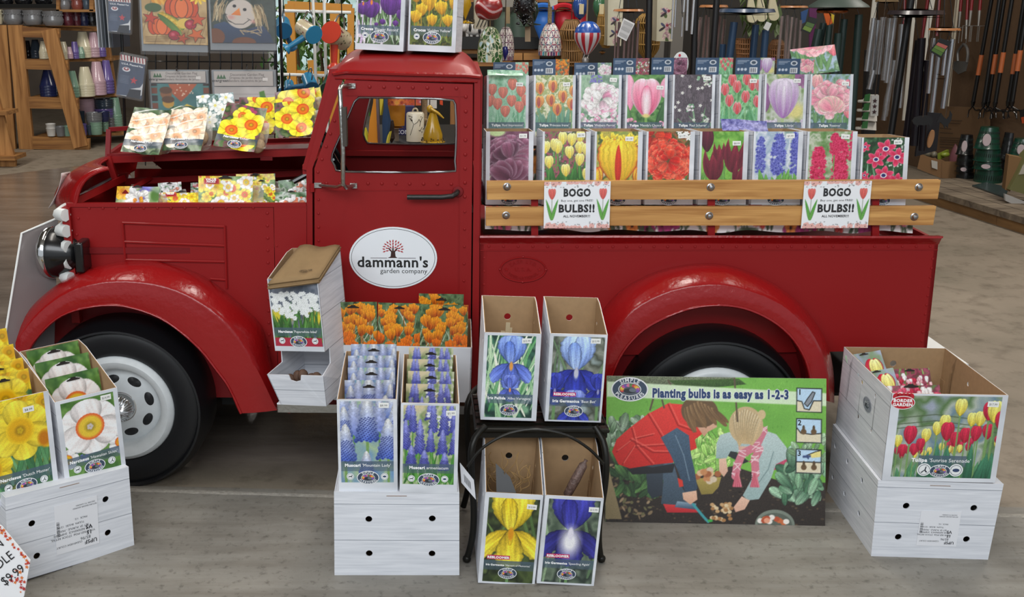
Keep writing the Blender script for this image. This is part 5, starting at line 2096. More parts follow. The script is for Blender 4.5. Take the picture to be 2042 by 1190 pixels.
for i, (x0, x1, art, pr, what, prp) in enumerate(FR):
 yb = 408+(i > 5)*.8
 o, M, w, h = box_at('bulb_box', 'front-row bed box behind the slats picturing '+what, (x0, yb), (x1, yb), 262 if i < 7 else 274, 3.385-i*.012, .19, .014, art, 40+i, 8, n=100, g='', group=ROWG, emb=.07, embr=.18, band=None, scal=False, marg=(.05 if i else .09, .1, .125, .0), pr=pr, prp=prp, vis=.33, crop=.3)

# blue packet backs showing above the back row
def art_blue(strip):
 def f(p):
  p.bg(['2c4260', '34506f', '2a3d58'], 3)
  k = int(p.nx*.64)
  sub = Pic(1, 1.4, p.nx-k, 7)
  strip(sub)
  hh = min(p.ny, sub.ny)
  p.im[p.ny-hh:, k:] = sub.im[-hh:, :p.nx-k]
  a = p.a
  for j, (x0, x1) in enumerate(((.05, .34), (.05, .28), (.05, .2))):
   p.line([(x0, a-.07-j*.035), (x1, a-.07-j*.035)], .014, 'aeb8c8')
  p.oval(.46, a-.12, .09, .06, 'e6e8ec')
  p.oval(.46, a-.12, .06, .04, '3a4a5c')
  for j in range(3):
   p.oval(.08+j*.09, a-.29, .035, .035, 'c8d0dc')
  p.rect(.36, .56, a-.38, a-.24, 'e8eaee')
  for j in range(8):
   p.rect(.38+j*.02, .388+j*.02, a-.36, a-.26, '2a2e34')
 return f

HC = [(983, 1053, 124, art_red_tulips, 0), (1061, 1134, 118, art_orange_crocus, 1), (1144, 1218, 125, art_parrot, 2), (1221, 1293, 116, art_pink_mix, 3), (1297, 1368, 115, art_purple_double, 4), (1385, 1459, 115, art_red_white, 5), (1464, 1542, 115, art_lilac, 6), (1546, 1620, 117, art_pink_double, 7)]
names = ['the red tulip box', 'the striped orange tulip box', 'the parrot tulip box', 'the big pink tulip box', 'the near black flower box', 'the red and white tulip box', 'the lilac tulip box', 'the pink double tulip box']
for x0, x1, yt, st, i in HC:
 M, w, h = BACKM[i]
 B = M @ Vector(((x0+x1-BK[i][0]-BK[i][1])/2*mm_px(3.7), .075, h*.5))
 Mc, w2, h2 = fit((x0, 178), (x1, 178), yt, B.y, 4)
 packet('bulb_packet', 'blue packet back with a barcode sticking up behind '+names[i], Mc, w2, h2, art_blue(st), 70, 60+i, 'blue packets behind the back row of bed boxes', False, .001)
# plastic tape hanging over the top edge of some back-row boxes, loose packets
Mc, w2, h2 = fit((1584, 146), (1676, 148), 95, 3.70, 25)
packet('bulb_packet', 'loose pink tulip packet lying over the top of the pink double tulip box', Mc @ Matrix(((1, 0, -.28, 0), (0, 1, 0, 0), (0, 0, 1, 0), (0, 0, 0, 1))), w2*.98, h2, art_pink_double, 70, 71, None, False, .003)
Mc, w2, h2 = fit((1440, 262), (1535, 262), 241, 3.46, 45)
packet('bulb_packet', 'loose purple hyacinth packet lying between the two rows of bed boxes', Mc @ RZ(4), w2, h2*1.1, lambda p: (p.bg(['3a3f86', '5a60b0', 'b8bcd8'], 8), [p.star(p.r.rand(), p.r.rand()*p.a, .09, p.jit('4a4a90'), p.jit('a8a8dc'), 5, i*37) for i in range(120)]), 60, 72, None, False, .004)
Mc, w2, h2 = fit((972, 150), (1043, 150), 139, 3.66, 30)
packet('bulb_packet', 'red tulip packet lying flat on top of the faded red tulip box', Mc, w2, h2, art_red_tulips, 50, 73, None, False, .003)
mb = MB()
Mo = T3(at(1357, 128, 3.73))
mb.ink = tuple(s2l(hx('dfe2e0')))
k = mm_px(3.73, 1.2)
mb.slab([(16*k*math.cos(R(a)), 0, 24*k*math.sin(R(a))) for a in range(0, 360, 15)], [(16*k*math.cos(R(a)), .003, 24*k*math.sin(R(a))) for a in range(0, 360, 15)])
rr = random.Random(5)
for i in range(12):
 ell(mb, 5*k, 5*k, -.0006-i*.0001, rr.choice(['2a1420', '3c1e30', '1c1018']), 10, rr.uniform(-8, 8)*k, rr.uniform(-12, 8)*k)
ell(mb, 2.5*k, 3*k, -.002, 'c8283a', 8, -3*k, 17*k)
tag(mb.build('hanging_tag', INK, None, None, Mo), 'oval hanging disc printed with dark flowers behind the bed boxes', 'hanging tag')

# --- floral cloth over the steps in the bed
def art_floral(p):
 p.bg(['eceae8', 'f4f2f0', 'e0dcda'], 4)
 for i in range(190):
  x, y = p.r.rand(), p.r.rand()*p.a
  c = [('b83a3a', 'd8605a'), ('c85a7a', 'e08aa0'), ('8a2a5a', 'b04a80'), ('d87a3a', 'e8a05a')][p.r.randint(4)]
  p.line([(x, y), (x+p.r.uniform(-.04, .04), y-.05)], .003, '4a5a44')
  for k in range(5):
   p.blade(x+p.r.uniform(-.03, .03), y-.02, .03, .007, p.r.rand()*360, '4f5f4a', '6a7a62')
  p.star(x, y, p.r.uniform(.012, .028), c[0], c[1], 5, p.r.rand()*90, .8, '3a2a2a')

p = Pic(1.5, .62, 420, 9)
art_floral(p)
xa, xb = T(968, 440, .03).x, T(1830, 440, .03).x
zlo, z1, z2 = T(1400, 466, .03).z, at(1400, 408, 3.38).z-.003, at(1400, 291, 3.64).z-.003
prof = np.array([(3.352, zlo+.004), (3.356, zlo+.02), (3.366, z1-.012), (3.38, z1), (3.575, z1-.03), (3.583, z1-.01), (3.59, z2-.008), (3.60, z2), (3.87, z2-.036), (3.88, zlo)])
pd = np.r_[0, np.cumsum(np.hypot(*np.diff(prof, axis=0).T))]
pd /= pd[-1]

def cloth(X, Z):
 u = X/1.5+.5
 x = xa+(xb-xa)*u
 t = Z/.62
 y, z = np.interp(t, pd, prof[:, 0]), np.interp(t, pd, prof[:, 1])
 fold = np.clip(1-t/pd[3], 0, 1)
 y = y-math.tan(PSI)*x-fold*(.004*np.sin(u*60)+.003*np.sin(u*23+2))
 z = z+fold*.004*np.sin(u*41+1)
 return np.stack([x, y, z], -1)

o = p.mesh('floral_cloth', None, cloth, mats=print_mat('floral_cotton', .9, 0))
tag(o, 'white cloth with red and pink flowers spread under the boxes in the truck bed', 'tablecloth')

# --- two crocus boxes on the cab roof
box_at('bulb_box', 'crocus box with purple flowers on the cab roof', (708, 98), (804, 103), -42, 3.42, .2, .02, art_purple_crocus, 81, 2, -.01, n=100, g='Crocus', v="'Flower Record'", emb=.195, embr=.19, band=(.06, .92, .255, .335), marg=(.04, .09, .09, .0), badges=((.2, 1),))
box_at('bulb_box', 'crocus box with golden yellow flowers on the cab roof', (813, 101), (908, 105), -40, 3.42, .2, .02, art_yellow_crocus, 82, 2, -.02, n=100, g='Crocus', v="'Golden Yellow'", emb=.195, embr=.19, band=(.06, .92, .255, .335), marg=(.04, .09, .09, .0), badges=((.18, 1),))

# --- BOGO signs on the slats
def bogo(p):
 p.bg(['eff1f4', 'f6f7fa'], 2)
 a = p.a
 for yy in (0, 1):
  for i in range(26):
   x = p.r.rand()
   y = (p.r.uniform(0, .055) if not yy else a-p.r.uniform(0, .05)) if abs(x-.5) > .2 else (.0 if not yy else a)
   for k in range(5):
    p.oval(x+.022*math.cos(k*1.257), y+.022*math.sin(k*1.257), .02, .02, 'eab4ac')
   p.oval(x, y, .007, .007, '3a2a2a')
  for i in range(26):
   x, y = p.r.rand(), (p.r.uniform(.05, .1) if not yy else a-p.r.uniform(.04, .09))
   p.oval(x, y, .009, .005, '6a6a6a')
 for x in (.12, .89):
  p.line([(x, .14), (x, .46)], .008, '7a8a6a')
  p.blade(x, .12, .34, .05, 103, '6fae50', '4f9a3c', .05)
  p.blade(x, .12, .34, .05, 77, '6fae50', '4f9a3c', -.05)
  for d in (-14, 14, 0):
   p.petal(x, .44, .17, .06, 90+d, 'd85a52', 'e07068')

for i, (x0, x1, y0, y1, lab) in enumerate(((1084, 1215, 362, 455, 'printed sale sign hung on the wooden slats near the cab'), (1597, 1730, 361, 455, 'printed sale sign hung on the wooden slats near the tailgate'))):
 q0, q1 = T(x0, y1, -.006), T(x1, y1, -.006)
 M, w, h = fit((x0, y1), (x1, y1-1), y0, q0.y, 1.5, q1.y-q0.y)
 root = thing('sale_sign', lab, 'sign', M, 'sale signs on the slats')
 p = Pic(w, h, 130, 3)
 bogo(p)
 s_ = p.mesh('printed_sheet', root)
 mb = MB()
 mb.box(-w/2, w/2, -.001, .001, 0, h)
 mb.build('backing_board', WHITE, root, None)
 mb = MB()
 for t, z, sz, wt, wd in (('BOGO', .69, .25, 'x', .42), ('Buy one, get one FREE!', .575, .07, 'r', .49), ('BULBS!!', .35, .25, 'x', .56), ('ALL NOVEMBER!!!', .235, .08, 'b', .41)):
  put_text(mb, t, 0, z*h, sz*h*.9, '2a2a2c', wt, 'c', -.0018, wd*w)
 mb.build('lettering', INK, s_, None)

# --- plant stand with four iris boxes
stand = thing('plant_stand', 'black wrought iron two-tier plant stand holding the iris boxes', 'plant stand', (at(1075, 1125, 2.75).x, 2.80, 0))
SO = stand.location.copy()

def spart(name, mb, m=BLACKMETAL, par=None):
 for i, v in enumerate(mb.v):
  mb.v[i] = tuple(Vector(v)-SO)
 return mb.build(name, m, par or stand)

zt = at(1075, 842, 2.765).z-.006
xl, xr = at(957, 842, 2.765).x-.012, at(1202, 842, 2.765).x+.01
mb = MB()
for y in np.linspace(2.745, 2.99, 6):
 mb.bar((xl, y, zt-.004), (xr, y, zt-.004), .03, .006, (0, 0, 1))
mb.tube([(xl, 2.735, zt-.006), (xr, 2.735, zt-.006), (xr, 3.0, zt-.006), (xl, 3.0, zt-.006)], .0075, 8, True)
mb.box(xl, xr, 2.74, 2.752, zt-.03, zt)
spart('top_shelf', mb)
zl2 = .016
mb = MB()
mb.tube([(xl+.02, 2.70, .03), (xr-.02, 2.70, .03), (xr-.02, 2.95, .03), (xl+.02, 2.95, .03)], .006, 8, True)
spart('lower_brace', mb)
for (pts) in (
 [(968, 850, 2.74), (950, 868, 2.72), (940, 900, 2.70), (941, 960, 2.70), (945, 1020, 2.70), (942, 1070, 2.70), (931, 1116, 2.70)],
 [(1186, 850, 2.74), (1203, 880, 2.72), (1209, 920, 2.70), (1206, 970, 2.70), (1196, 1030, 2.70), (1194, 1080, 2.70), (1199, 1120, 2.70)],
):
 mb = MB()
 P = resample([at(*q) for q in pts], 20)
 P[-1] = (P[-1][0], P[-1][1], .012)
 mb.tube(P, .0095, 10)
 mb.ball((P[-1][0], P[-1][1], .012), .0125, 10, 6)
 spart('leg', mb)
 mb = MB()
 P2_ = [(x, y+.32, z) for x, y, z in P]
 mb.tube(P2_, .0095, 10)
 spart('leg', mb)
mb = MB()
mb.tube(resample([at(*q) for q in ((932, 930, 2.655), (962, 893, 2.655), (1015, 864, 2.655), (1072, 856, 2.655), (1130, 868, 2.655), (1175, 895, 2.655), (1203, 924, 2.655))], 24), .0042, 8)
spart('front_arch', mb)
IG = 'iris boxes on the plant stand'
ikw = dict(group=IG, embr=.165, n=120, back=True, holes=2, scal=False, tsize=.072)
IA = box_at('bulb_box', 'top-shelf box picturing a light blue iris among white striped leaves', (958, 836), (1069, 839), 664, 2.765, .20, .05, art_iris_pallida, 91, 0, emb=.125, g='Iris Pallida', v="'Albo Variegata'", marg=(.06, .09, .035, .03), band=(.1, .92, .225, .285), pr='$15.99', prp=(.75, .92), **ikw)
box_at('bulb_box', 'top-shelf box picturing a pale blue iris with dark blue falls', (1086, 839), (1198, 842), 666, 2.765, .20, .05, art_iris_bicolour, 92, 0, emb=.125, g='Iris Germanica', v="'Best Bet'", marg=(.06, .04, .02, .03), band=(.06, .95, .205, .265), pr='$13.99', prp=(.8, .93), tag_='REBLOOMER', **ikw)
box_at('bulb_box', 'bottom-shelf box picturing a bright yellow iris', (953, 1161), (1066, 1167), 984, 2.585, .215, .088, art_iris_yellow, 93, 0, emb=.125, g='Iris Germanica', v="'Harvest of Memories'", marg=(.07, .05, .02, .05), band=(.04, .96, .185, .245), pr='$13.99', prp=(.82, .87), tag_='REBLOOMER', **ikw)
box_at('bulb_box', 'bottom-shelf box picturing a deep navy iris with a white throat', (1070, 1162), (1184, 1168), 990, 2.575, .215, .088, art_iris_navy, 94, 0, emb=.125, g='Iris Germanica', v="'Speeding Again'", marg=(.07, .05, .02, .03), band=(.04, .96, .215, .275), pr='$13.99', prp=(.85, .87), tag_='REBLOOMER', **ikw)
# loose contents of the iris boxes
mb = MB()
rr = random.Random(8)
for i in range(26):
 c = at(rr.uniform(975, 1055), 965, 2.66)
 pts = [c+Vector((0, rr.uniform(0, .1), -.03))]
 for k in range(5):
  pts.append(pts[-1]+Vector((rr.uniform(-.018, .018), rr.uniform(-.015, .015), rr.uniform(-.004, .028))))
 pts = [Vector((min(max(q.x, at(968, 960, 2.66).x), at(1060, 960, 2.66).x), min(max(q.y, 2.60), 2.76), q.z)) for q in pts]
 mb.tube(resample(pts, 12), .0012, 4)
o = mb.build('dry_roots', mat('9a7a4c', .8), None, 60)
o['kind'] = 'stuff'
tag(o, 'tangle of dry iris roots in the bottom-left box of the stand', 'roots')
mb = MB(T3(at(998, 985, 2.645)) @ RX(-28) @ RY(-4))
mb.slab([(-.012, 0, -.02), (.05, 0, -.02), (.03, 0, .045), (-.006, 0, .085)], [(-.012, .002, -.02), (.05, .002, -.02), (.03, .002, .045), (-.006, .002, .085)])
tag(mb.build('plant_label', mat('17181c', .4), None, None), 'black plant label card standing in the yellow iris box', 'plant label')
mb = MB(T3(at(1008, 655, 2.86)))
for dx, dz, l in ((-.012, 0, .05), (.002, 0, .075), (.008, 0, .06)):
 mb.bar((dx, 0, -.09), (dx+.006, .01, l-.06), .012, .002)
tag(mb.build('dry_root_piece', mat('b8a888', .8), None, None), 'pale dry bulb husk inside the light blue iris box', 'bulb')
mb = MB(T3(at(1148, 955, 2.69)) @ RY(28) @ RX(-10))
mb.lathe([(.002, -.06), (.012, -.05), (.014, 0), (.012, .045), (.004, .055), (.006, .062)], 12)
tag(mb.build('wrapped_rhizome', mat('5c4a44', .5, 0, 0, .4, 120, 1, 0, .5), None, 60), 'iris rhizome in a dark printed wrapper in the navy iris box', 'bulb')
# hanging price tag on the stand
M, w, h = fit((917, 925), (949, 995), 930, 2.66, 0)
mb = MB()
a, b, c, d = at(916, 924, 2.655), at(924, 960, 2.655), at(948, 995, 2.65), at(944, 957, 2.65)
mb.ink = tuple(s2l(hx('dadbe0')))
a, d, c, b = at(917, 922, 2.655), at(945, 957, 2.65), at(949, 996, 2.65), at(920, 962, 2.655)
mb.slab([a, d, c, b], [p+Vector((0, .0015, 0)) for p in (a, d, c, b)])
mb.ink = tuple(s2l(hx('3a3a40')))
for i in range(7):
 u = .25+i*.07
 t_ = lambda s_, v_: a.lerp(d, s_).lerp(b.lerp(c, s_), v_)-Vector((0, .001, 0))
 mb.add([t_(u, .35), t_(u+.03, .35), t_(u+.03, .75), t_(u, .75)], [(0, 1, 2, 3)])
tag(mb.build('price_tag', INK, None, None), 'white barcode tag hanging from the left leg of the plant stand', 'price tag')

# --- shipping cartons with pale wood print
def shipper(label, bl, br, top, Y, d, tilt=0, dY=0, holes=((.28, .68), (.78, .69), (.28, .27), (.78, .27)), lab=None, taper=0.0, side=0, group=None, drop=0):
 M, w, h = fit(bl, br, top, Y, tilt, dY)
 root = thing('shipping_carton', label, 'carton', M, group)
 mb = MB()
 x, x2 = w/2, w/2*(1-taper)
 hp = []
 fr = [(-x, 0), (x, 0), (x2, h), (-x2, h)]
 circ = lambda cx, cz, r: [(cx+r*math.cos(2*math.pi*i/16), cz+r*math.sin(2*math.pi*i/16)) for i in range(16)]
 hs = [circ((a-.5)*w, b*h, .0095) for a, b in holes]
 mb.flat(fr, 0, .004, hs)
 sh = [circ(a*d, b*h, .009) for a, b in ((.3, .75), (.62, .75), (.9, .75), (.3, .3), (.62, .3), (.9, .3))]
 sd = [(.0042, .0004), (d-.0042, .0004), (d-.0042, h-.0004), (.0042, h-.0004)]
 for sx in (-1, 1):
  def sp(q, o):
   f = 1-taper*q[1]/h
   return (sx*(x-o)*f, q[0], q[1])
  mb.slab([sp(q, .0003) for q in sd], [sp(q, .004) for q in sd], [[sp(q, .0003) for q in k] for k in sh], [[sp(q, .004) for q in k] for k in sh])
 mb.box(-x, x, d-.004, d, 0, h)
 mb.box(-x2+.0045, x2-.0045, .0043, d-.0043, h-.005, h-.0005)
 mb.mi = 1
 mb.box(-x+.005, x-.005, .006, d-.006, .002, .005)
 mb.box(-.028, .028, -.0008, 0, h-.012, h-.0105)
 fix_normals(mb.build('carton', [WOODPRINT, KRAFT_DARK], root, None))
 if lab:
  lx, lz, lw, lh = lab
  mb = MB(T3(((lx-.5)*w, -.0008, lz*h)))
  mb.ink = tuple(s2l(hx('e8e9ee')))
  mb.box(-lw*w/2, lw*w/2, -.0006, 0, -lh*h/2, lh*h/2)
  L, H = lw*w, lh*h
  mb.M = mb.M @ RY(180)
  ry = random.Random(2)
  put_text(mb, 'UPSF', -L*.30, H*.36, H*.11, '22242a', 'b', 'c', -.0012)
  put_text(mb, '85/96', -L*.18, H*.27, H*.09, '55585e', 'r', 'c', -.0012)
  put_text(mb, '15', -L*.27, H*.17, H*.11, '22242a', 'b', 'c', -.0012)
  put_text(mb, 'VS', -L*.27, H*.05, H*.12, '22242a', 'b', 'c', -.0012)
  for t, xx, zz, s_ in (('YOUR REF./PO#  STOCK RETAIL', .1, .16, .055), ('OUR REFERENCE  SHIPPING', .1, .09, .055), ('SET SP. PURPLE - MIXES', .1, .02, .055), ('TULIPA  BULBS  12/14', .14, -.06, .05), ('PACK  1/2', -.1, -.15, .05), ('CLEARVIEW COURT', .2, .34, .05), ('RETURN SENDER ADDRESS', -.2, -.36, .035), ('DELIVER TO GARDEN', -.22, -.41, .035)):
   put_text(mb, t, xx*L, zz*H, s_*H*1.1, '3c3f46', 'r', 'c', -.0012)
  mb.ink = tuple(s2l(hx('2a2c30')))
  for i in range(14):
   z = H*(-.16+.022*i)
   mb.add([(L*.40, -.0012, z), (L*.47, -.0012, z), (L*.47, -.0012, z+H*(.006+.008*(i*7%3)/2)), (L*.40, -.0012, z+H*(.006+.008*(i*7%3)/2))], [(0, 1, 2, 3)])
  mb.build('address_label', INK, root, None)
 if side:
  e = emblem(root, 0, 0, .034, 0, ('b4b8c2', '7c828e'))
  e.matrix_local = T3((-x-.0015, d*.55, h*.52)) @ RZ(-90)
 return root, M, w, h

shipper('pale wood-print carton with four holes under the grape hyacinth boxes', (667, 1147), (916, 1148), 981, 2.63, .36, 0, 0, taper=.02)
MG = 'grape hyacinth boxes'
mk = dict(group=MG, embr=.19, emb=.155, n=120, holes=2, badges=((.2, 0), (.78, 1)), band=(.05, .95, .255, .315), marg=(.05, .06, .10, .02))
b1, MA, wA, hA = box_at('bulb_box', 'box picturing blue grape hyacinths with white tips', (676, 979), (793, 979), 796, 2.64, .34, .022, art_muscari_two, 101, 0, 0, g='Muscari', v="'Mountain Lady'", pr='$8.99', prp=(.78, .94), **mk)
b2, MBx, wB, hB = box_at('bulb_box', 'box picturing slim violet blue grape hyacinths', (797, 982), (911, 984), 804, 2.63, .34, .022, art_muscari_blue, 102, 0, 0, g='Muscari', v='armeniacum', pr='$5.99', prp=(.86, .9), **mk)
for M, w, h, art, ys, lab in ((MA, wA, hA, art_muscari_two, (.07, .14, .21, .28), 'grape hyacinth packet with white tips'), (MBx, wB, hB, art_muscari_blue, (.07, .14, .21, .28), 'violet grape hyacinth packet')):
 first = None
 for i, y in enumerate(ys):
  z = .02+i*.012
  Mk = M @ T3(((i%2)*.004-.001, y, z)) @ RX(-12) @ RZ((-1)**i*1.5)
  word = ('nearest the front', 'second from the front', 'third from the front', 'rearmost')[i]
  if first is None:
   first = packet('bulb_packet', lab+' '+word+' in its box', Mk, w*.84, h*.98, art, 70, 110, lab+'s in the box', True, .002)
  else:
   dup(first, Mk, lab+' '+word+' in its box')

# --- crocus display box on the running board
M, w, h = fit((664, 797), (938, 802), 690, 3.13, 3)
root = thing('bulb_box', 'wide crocus box on the running board behind the grape hyacinths', 'bulb box', M)
carton(root, w, h, .13, .06)
p = Pic(w*.98, h*.98, 90, 7)
p.bg(['d4d8de', 'dfe2e6'], 3)
p.band(.03, .4, .6*p.a, .85*p.a)
lab = p.mesh('printed_label', root)
mb = MB()
put_text(mb, "Crocus 'Orange Monarch'", -w*.46, h*.68, w*.04, 'ffffff', 'b', 'l', -.0016)
badge(mb, -w*.42, h*.48, w*.028, -.0016, 1)
mb.build('lettering', INK, lab, None)
CG = 'orange crocus packets on the running board'
first = None
for i, (x0, x1, yt, yy, lab) in enumerate(((659, 753, 602, 3.135, 'orange crocus packet nearest the paperwhite box'), (752, 836, 604, 3.14, 'orange crocus packet in the middle of its row'), (836, 930, 607, 3.135, 'orange crocus packet nearest the iris boxes'), (832, 920, 586, 3.19, 'orange crocus packet peeking up behind its row'))):
 Mk, pw, ph = fit((x0, 740), (x1, 742+(i == 0)*-2), yt, yy, 4)
 packet('bulb_packet', lab, Mk, pw, ph, art_orange_crocus, 90, 120+i, CG, True, .002)

# --- paperwhite dispenser box with paper bags on top
M, w, h = fit((549, 698), (648, 701), 556, 3.04, 0, -.045)
root, *_ = box_at('bulb_box', 'tall paperwhite narcissus dispenser box with an open tray', (549, 699), (648, 701), 556, 3.04, .2, .05, art_paperwhite, 131, 0, -.045, n=100, g='Narcissus', v="'Paperwhite Inbal'", emb=.135, embr=.17, band=(.03, .97, .235, .31), marg=(.03, .02, .07, .0), badges=((.17, 0), (.83, 0)))
zb_ = at(600, 797, 3.03).z-(M.translation.z)
mb = MB()
tz = zb_
wf, wb = w*.5, w*.5
mb.mi = 0
f = [(-w*.42, -.03, tz), (w*.50, -.03, tz), (w*.56, -.055, tz+.105), (-w*.56, -.055, tz+.105)]
slot = [(-.02, -.0548, tz+.1049), (-.016, -.052, tz+.088), (0, -.051, tz+.083), (.016, -.052, tz+.088), (.02, -.0548, tz+.1049)]
fr = [f[0], f[1], f[2]]+[tuple(reversed(slot))[0]]+list(reversed(slot))[1:]+[f[3]]
mb.slab(fr, [(x, y+.004, z) for x, y, z in fr])
for sx in (-1, 1):
 a = f[1] if sx > 0 else f[0]
 b = f[2] if sx > 0 else f[3]
 sd = [a, b, (sx*w*.5, .035, tz+.115), (sx*w*.5, .04, -.0005), (sx*w*.5, .2, -.0005), (sx*w*.5, .2, tz)]
 mb.slab(sd, [(x-sx*.003, y, z) for x, y, z in sd])
mb.box(-w/2, w/2, .197, .2, tz, -.0005)
mb.box(-w/2, w/2, -.03, .2, tz, tz+.004)
fix_normals(mb.build('dispenser_tray', WOODPRINT, root, None))
for i in range(5):
 mb = MB()
 mb.ball((-.04+.022*i, -.005+.012*(i%2), tz+.07+.008*(i%3)), (.017, .017, .021), 10, 7)
 mb.build('bulb', mat('5c4436', .7, 0, 0, .3, 90, 1, 0, .3), root)
qa, qb, qc, qd = at(534, 566, 2.97), at(636, 553, 2.99), at(678, 490, 3.16), at(598, 489, 3.16)
gap = Vector((0, 0, -.0032))
pb = None
for i in range(6):
 rr = random.Random(i)
 j = Vector((rr.uniform(-.004, .004), rr.uniform(-.004, .004), 0)) if i else Vector()
 top = [q+gap*i+j for q in (qa, qb, qc, qd)]
 mb = MB()
 n1, n2 = 8, 6
 g = [[top[0].lerp(top[1], u/n1).lerp(top[3].lerp(top[2], u/n1), v/n2)+Vector((0, 0, .004*math.sin(u*1.1)*(v/n2))) for u in range(n1+1)] for v in range(n2+1)]
 mb.loft(g)
 words = ('topmost', 'second from the top', 'third from the top', 'fourth from the top', 'fifth from the top', 'lowest')[i]
 o = mb.build('paper_bag', mat('8f7450', .85, 0, 0, .25, 30, 1, 0, .08), None, 60, None, qa+gap*i)
 so = o.modifiers.new('thickness', 'SOLIDIFY')
 so.thickness, so.offset = .0024, -1
 tag(o, 'brown paper bag on the paperwhite box, '+words+' of the stack', 'paper bag', 'brown paper bags on the paperwhite box')
 if i == 0:
  mb = MB()
  place = lambda a, b: tuple(top[0].lerp(top[1], .62-a*2.6).lerp(top[3].lerp(top[2], .62-a*2.6), .26-b*3.2)+Vector((0, -.001, .0035))-qa)
  put_text(mb, 'RECYCLED', 0, .0, .02, '3c2c1c', 'b', 'c', place=place)
  put_text(mb, 'paper', 0, .018, .016, '3c2c1c', 'b', 'c', place=place)
  mb.build('lettering', INK, o, None)

# --- left stack: two daffodil boxes on a shipper
shipper('pale wood-print carton with an address label under the daffodil boxes', (18, 1166), (268, 1090), 960, 2.565, .36, 0, .235, ((.20, .63), (.78, .68), (.22, .24), (.785, .27)), (.54, .47, .34, .58), .04)
dk = dict(group='daffodil boxes', embr=.17, n=130, holes=2, badges=((.22, 0), (.78, 2)))
d1, ML, wL, hL = box_at('bulb_box', 'box picturing yellow trumpet daffodils at the left edge', (-8, 1012), (118, 977), 793, 2.60, .3, .05, art_daff_trumpet, 141, 0, .105, g='Narcissus', v="'Dutch Master'", emb=.145, band=(.0, .92, .205, .275), marg=(.02, .08, .08, .0), pr='$8.99', prp=(.66, .87), **dk)
d2, MR, wR, hR = box_at('bulb_box', 'box picturing one big white daffodil with an orange rimmed cup', (131, 973), (252, 938), 787, 2.715, .3, .066, art_daff_white, 142, 0, .105, g='Narcissus', v="'Hawaiian Skies'", emb=.165, band=(.0, .93, .235, .305), marg=(.08, .07, .085, .035), pr='$14.99', prp=(.8, .92), **dk)
first = None
for i, (y, z, lab) in enumerate(((.05, .06, 'nearest the front'), (.11, .075, 'second from the front'), (.17, .1, 'in the middle'), (.24, .13, 'rearmost'))):
 Mk = ML @ T3((-.004+.003*(i%2), y, z)) @ RX(-10) @ RZ(2*(-1)**i)
 t = 'yellow daffodil packet '+lab+' in the trumpet daffodil box'
 if first is None:
  first = packet('bulb_packet', t, Mk, wL*.85, hL*.95, art_daff_trumpet, 70, 143, 'yellow daffodil packets in their box', True, .003)
 else:
  dup(first, Mk, t)
first = None
for i, (y, z, lab) in enumerate(((.06, .05, 'nearest the front'), (.14, .075, 'in the middle'), (.22, .09, 'rearmost'))):
 Mk = MR @ T3((0, y, z)) @ RX(-12) @ RZ(2*(-1)**i)
 t = 'white daffodil packet '+lab+' in the white daffodil box'
 if first is None:
  first = packet('bulb_packet', t, Mk, wR*.88, hR*.95, art_daff_white, 80, 144, 'white daffodil packets in their box', True, .003)
 else:
  dup(first, Mk, t)

# --- right stack
shipper('pale wood-print carton with an address label under the mixed tulip box', (1737, 1109), (1970, 1117), 961, 2.735, .42, 0, -.02, ((.24, .68), (.81, .68), (.21, .27), (.79, .27)), (.54, .4, .34, .46), -.05, 1)
M, w, h = fit((1758, 957), (1984, 962), 786, 2.735, 0, -.02)
root = bulb_box('bulb_box', 'wide box picturing red and yellow tulips stacked on a carton', M, w, h, .42, -.004, art_tulip_mix, 220, 151, 'Tulipa', "'Sunrise Serenade'", None, .125, .095, (.075, .05, .045, .02), (.3, .72, .2, .285), '$17.99', (.88, .9), ((.36, 2), (.64, 1)), None, 3, True, .05, False)
e = emblem(root, 0, 0, .034, 0, ('b4b8c2', '7c828e'))
e.matrix_local = T3((-w/2-.0015, .17, h*.62)) @ RZ(-90)
e['label'] = 'grey emblem on the carton side'
mb = MB(T3((-.40*w, -.0016, .9*h)))
ell(mb, .033, .020, -.0004, 'f0ecec')
ell(mb, .031, .018, -.0007, 'c01c2c')
for i in range(5):
 ell(mb, .009, .010, -.0003+.0001, 'c01c2c', 12, -.02+.01*i, .018)
put_text(mb, 'BORDER', 0, .002, .0125, 'ffffff', 'x', 'c', -.001)
put_text(mb, 'GARDEN', 0, -.010, .0125, 'ffffff', 'x', 'c', -.001)
mb.build('red_badge', INK, root, None)
Mt = M
for i, (bl, br, top, Y, art, lab) in enumerate((((1704, 770), (1776, 758), 703, 3.06, art_tulip_mix, 'rear red and yellow tulip packet in the mixed tulip box'), ((1728, 800), (1800, 788), 738, 2.95, art_tulip_mix, 'front red and yellow tulip packet in the mixed tulip box'), ((1784, 800), (1868, 796), 735, 2.97, art_pink_mix, 'upper pink tulip field packet in the mixed tulip box'), ((1764, 815), (1884, 812), 768, 2.88, art_pink_mix, 'lower pink tulip field packet in the mixed tulip box'))):
 Mk, pw, ph = fit(bl, br, top, Y, 38)

 def zoomed(p, art=art):
  if art is art_pink_mix:
   return art(p)
  p.bg(['7f9a6a', 'a0a8c0', '8fae8a'], 3)
  p.tulip(.15, .35, .3, .3, 'd8c438', 'f6ee8c', None)
  p.tulip(.7, .1, .5, .62, 'd8405a', 'c8203a', None)
  p.tulip(.74, .1, .36, .6, 'e8d860', 'f8f2a8', None)
 packet('bulb_packet', lab, Mk, pw, ph, zoomed, 70, 160+i, 'packets in the mixed tulip box', True, .003)

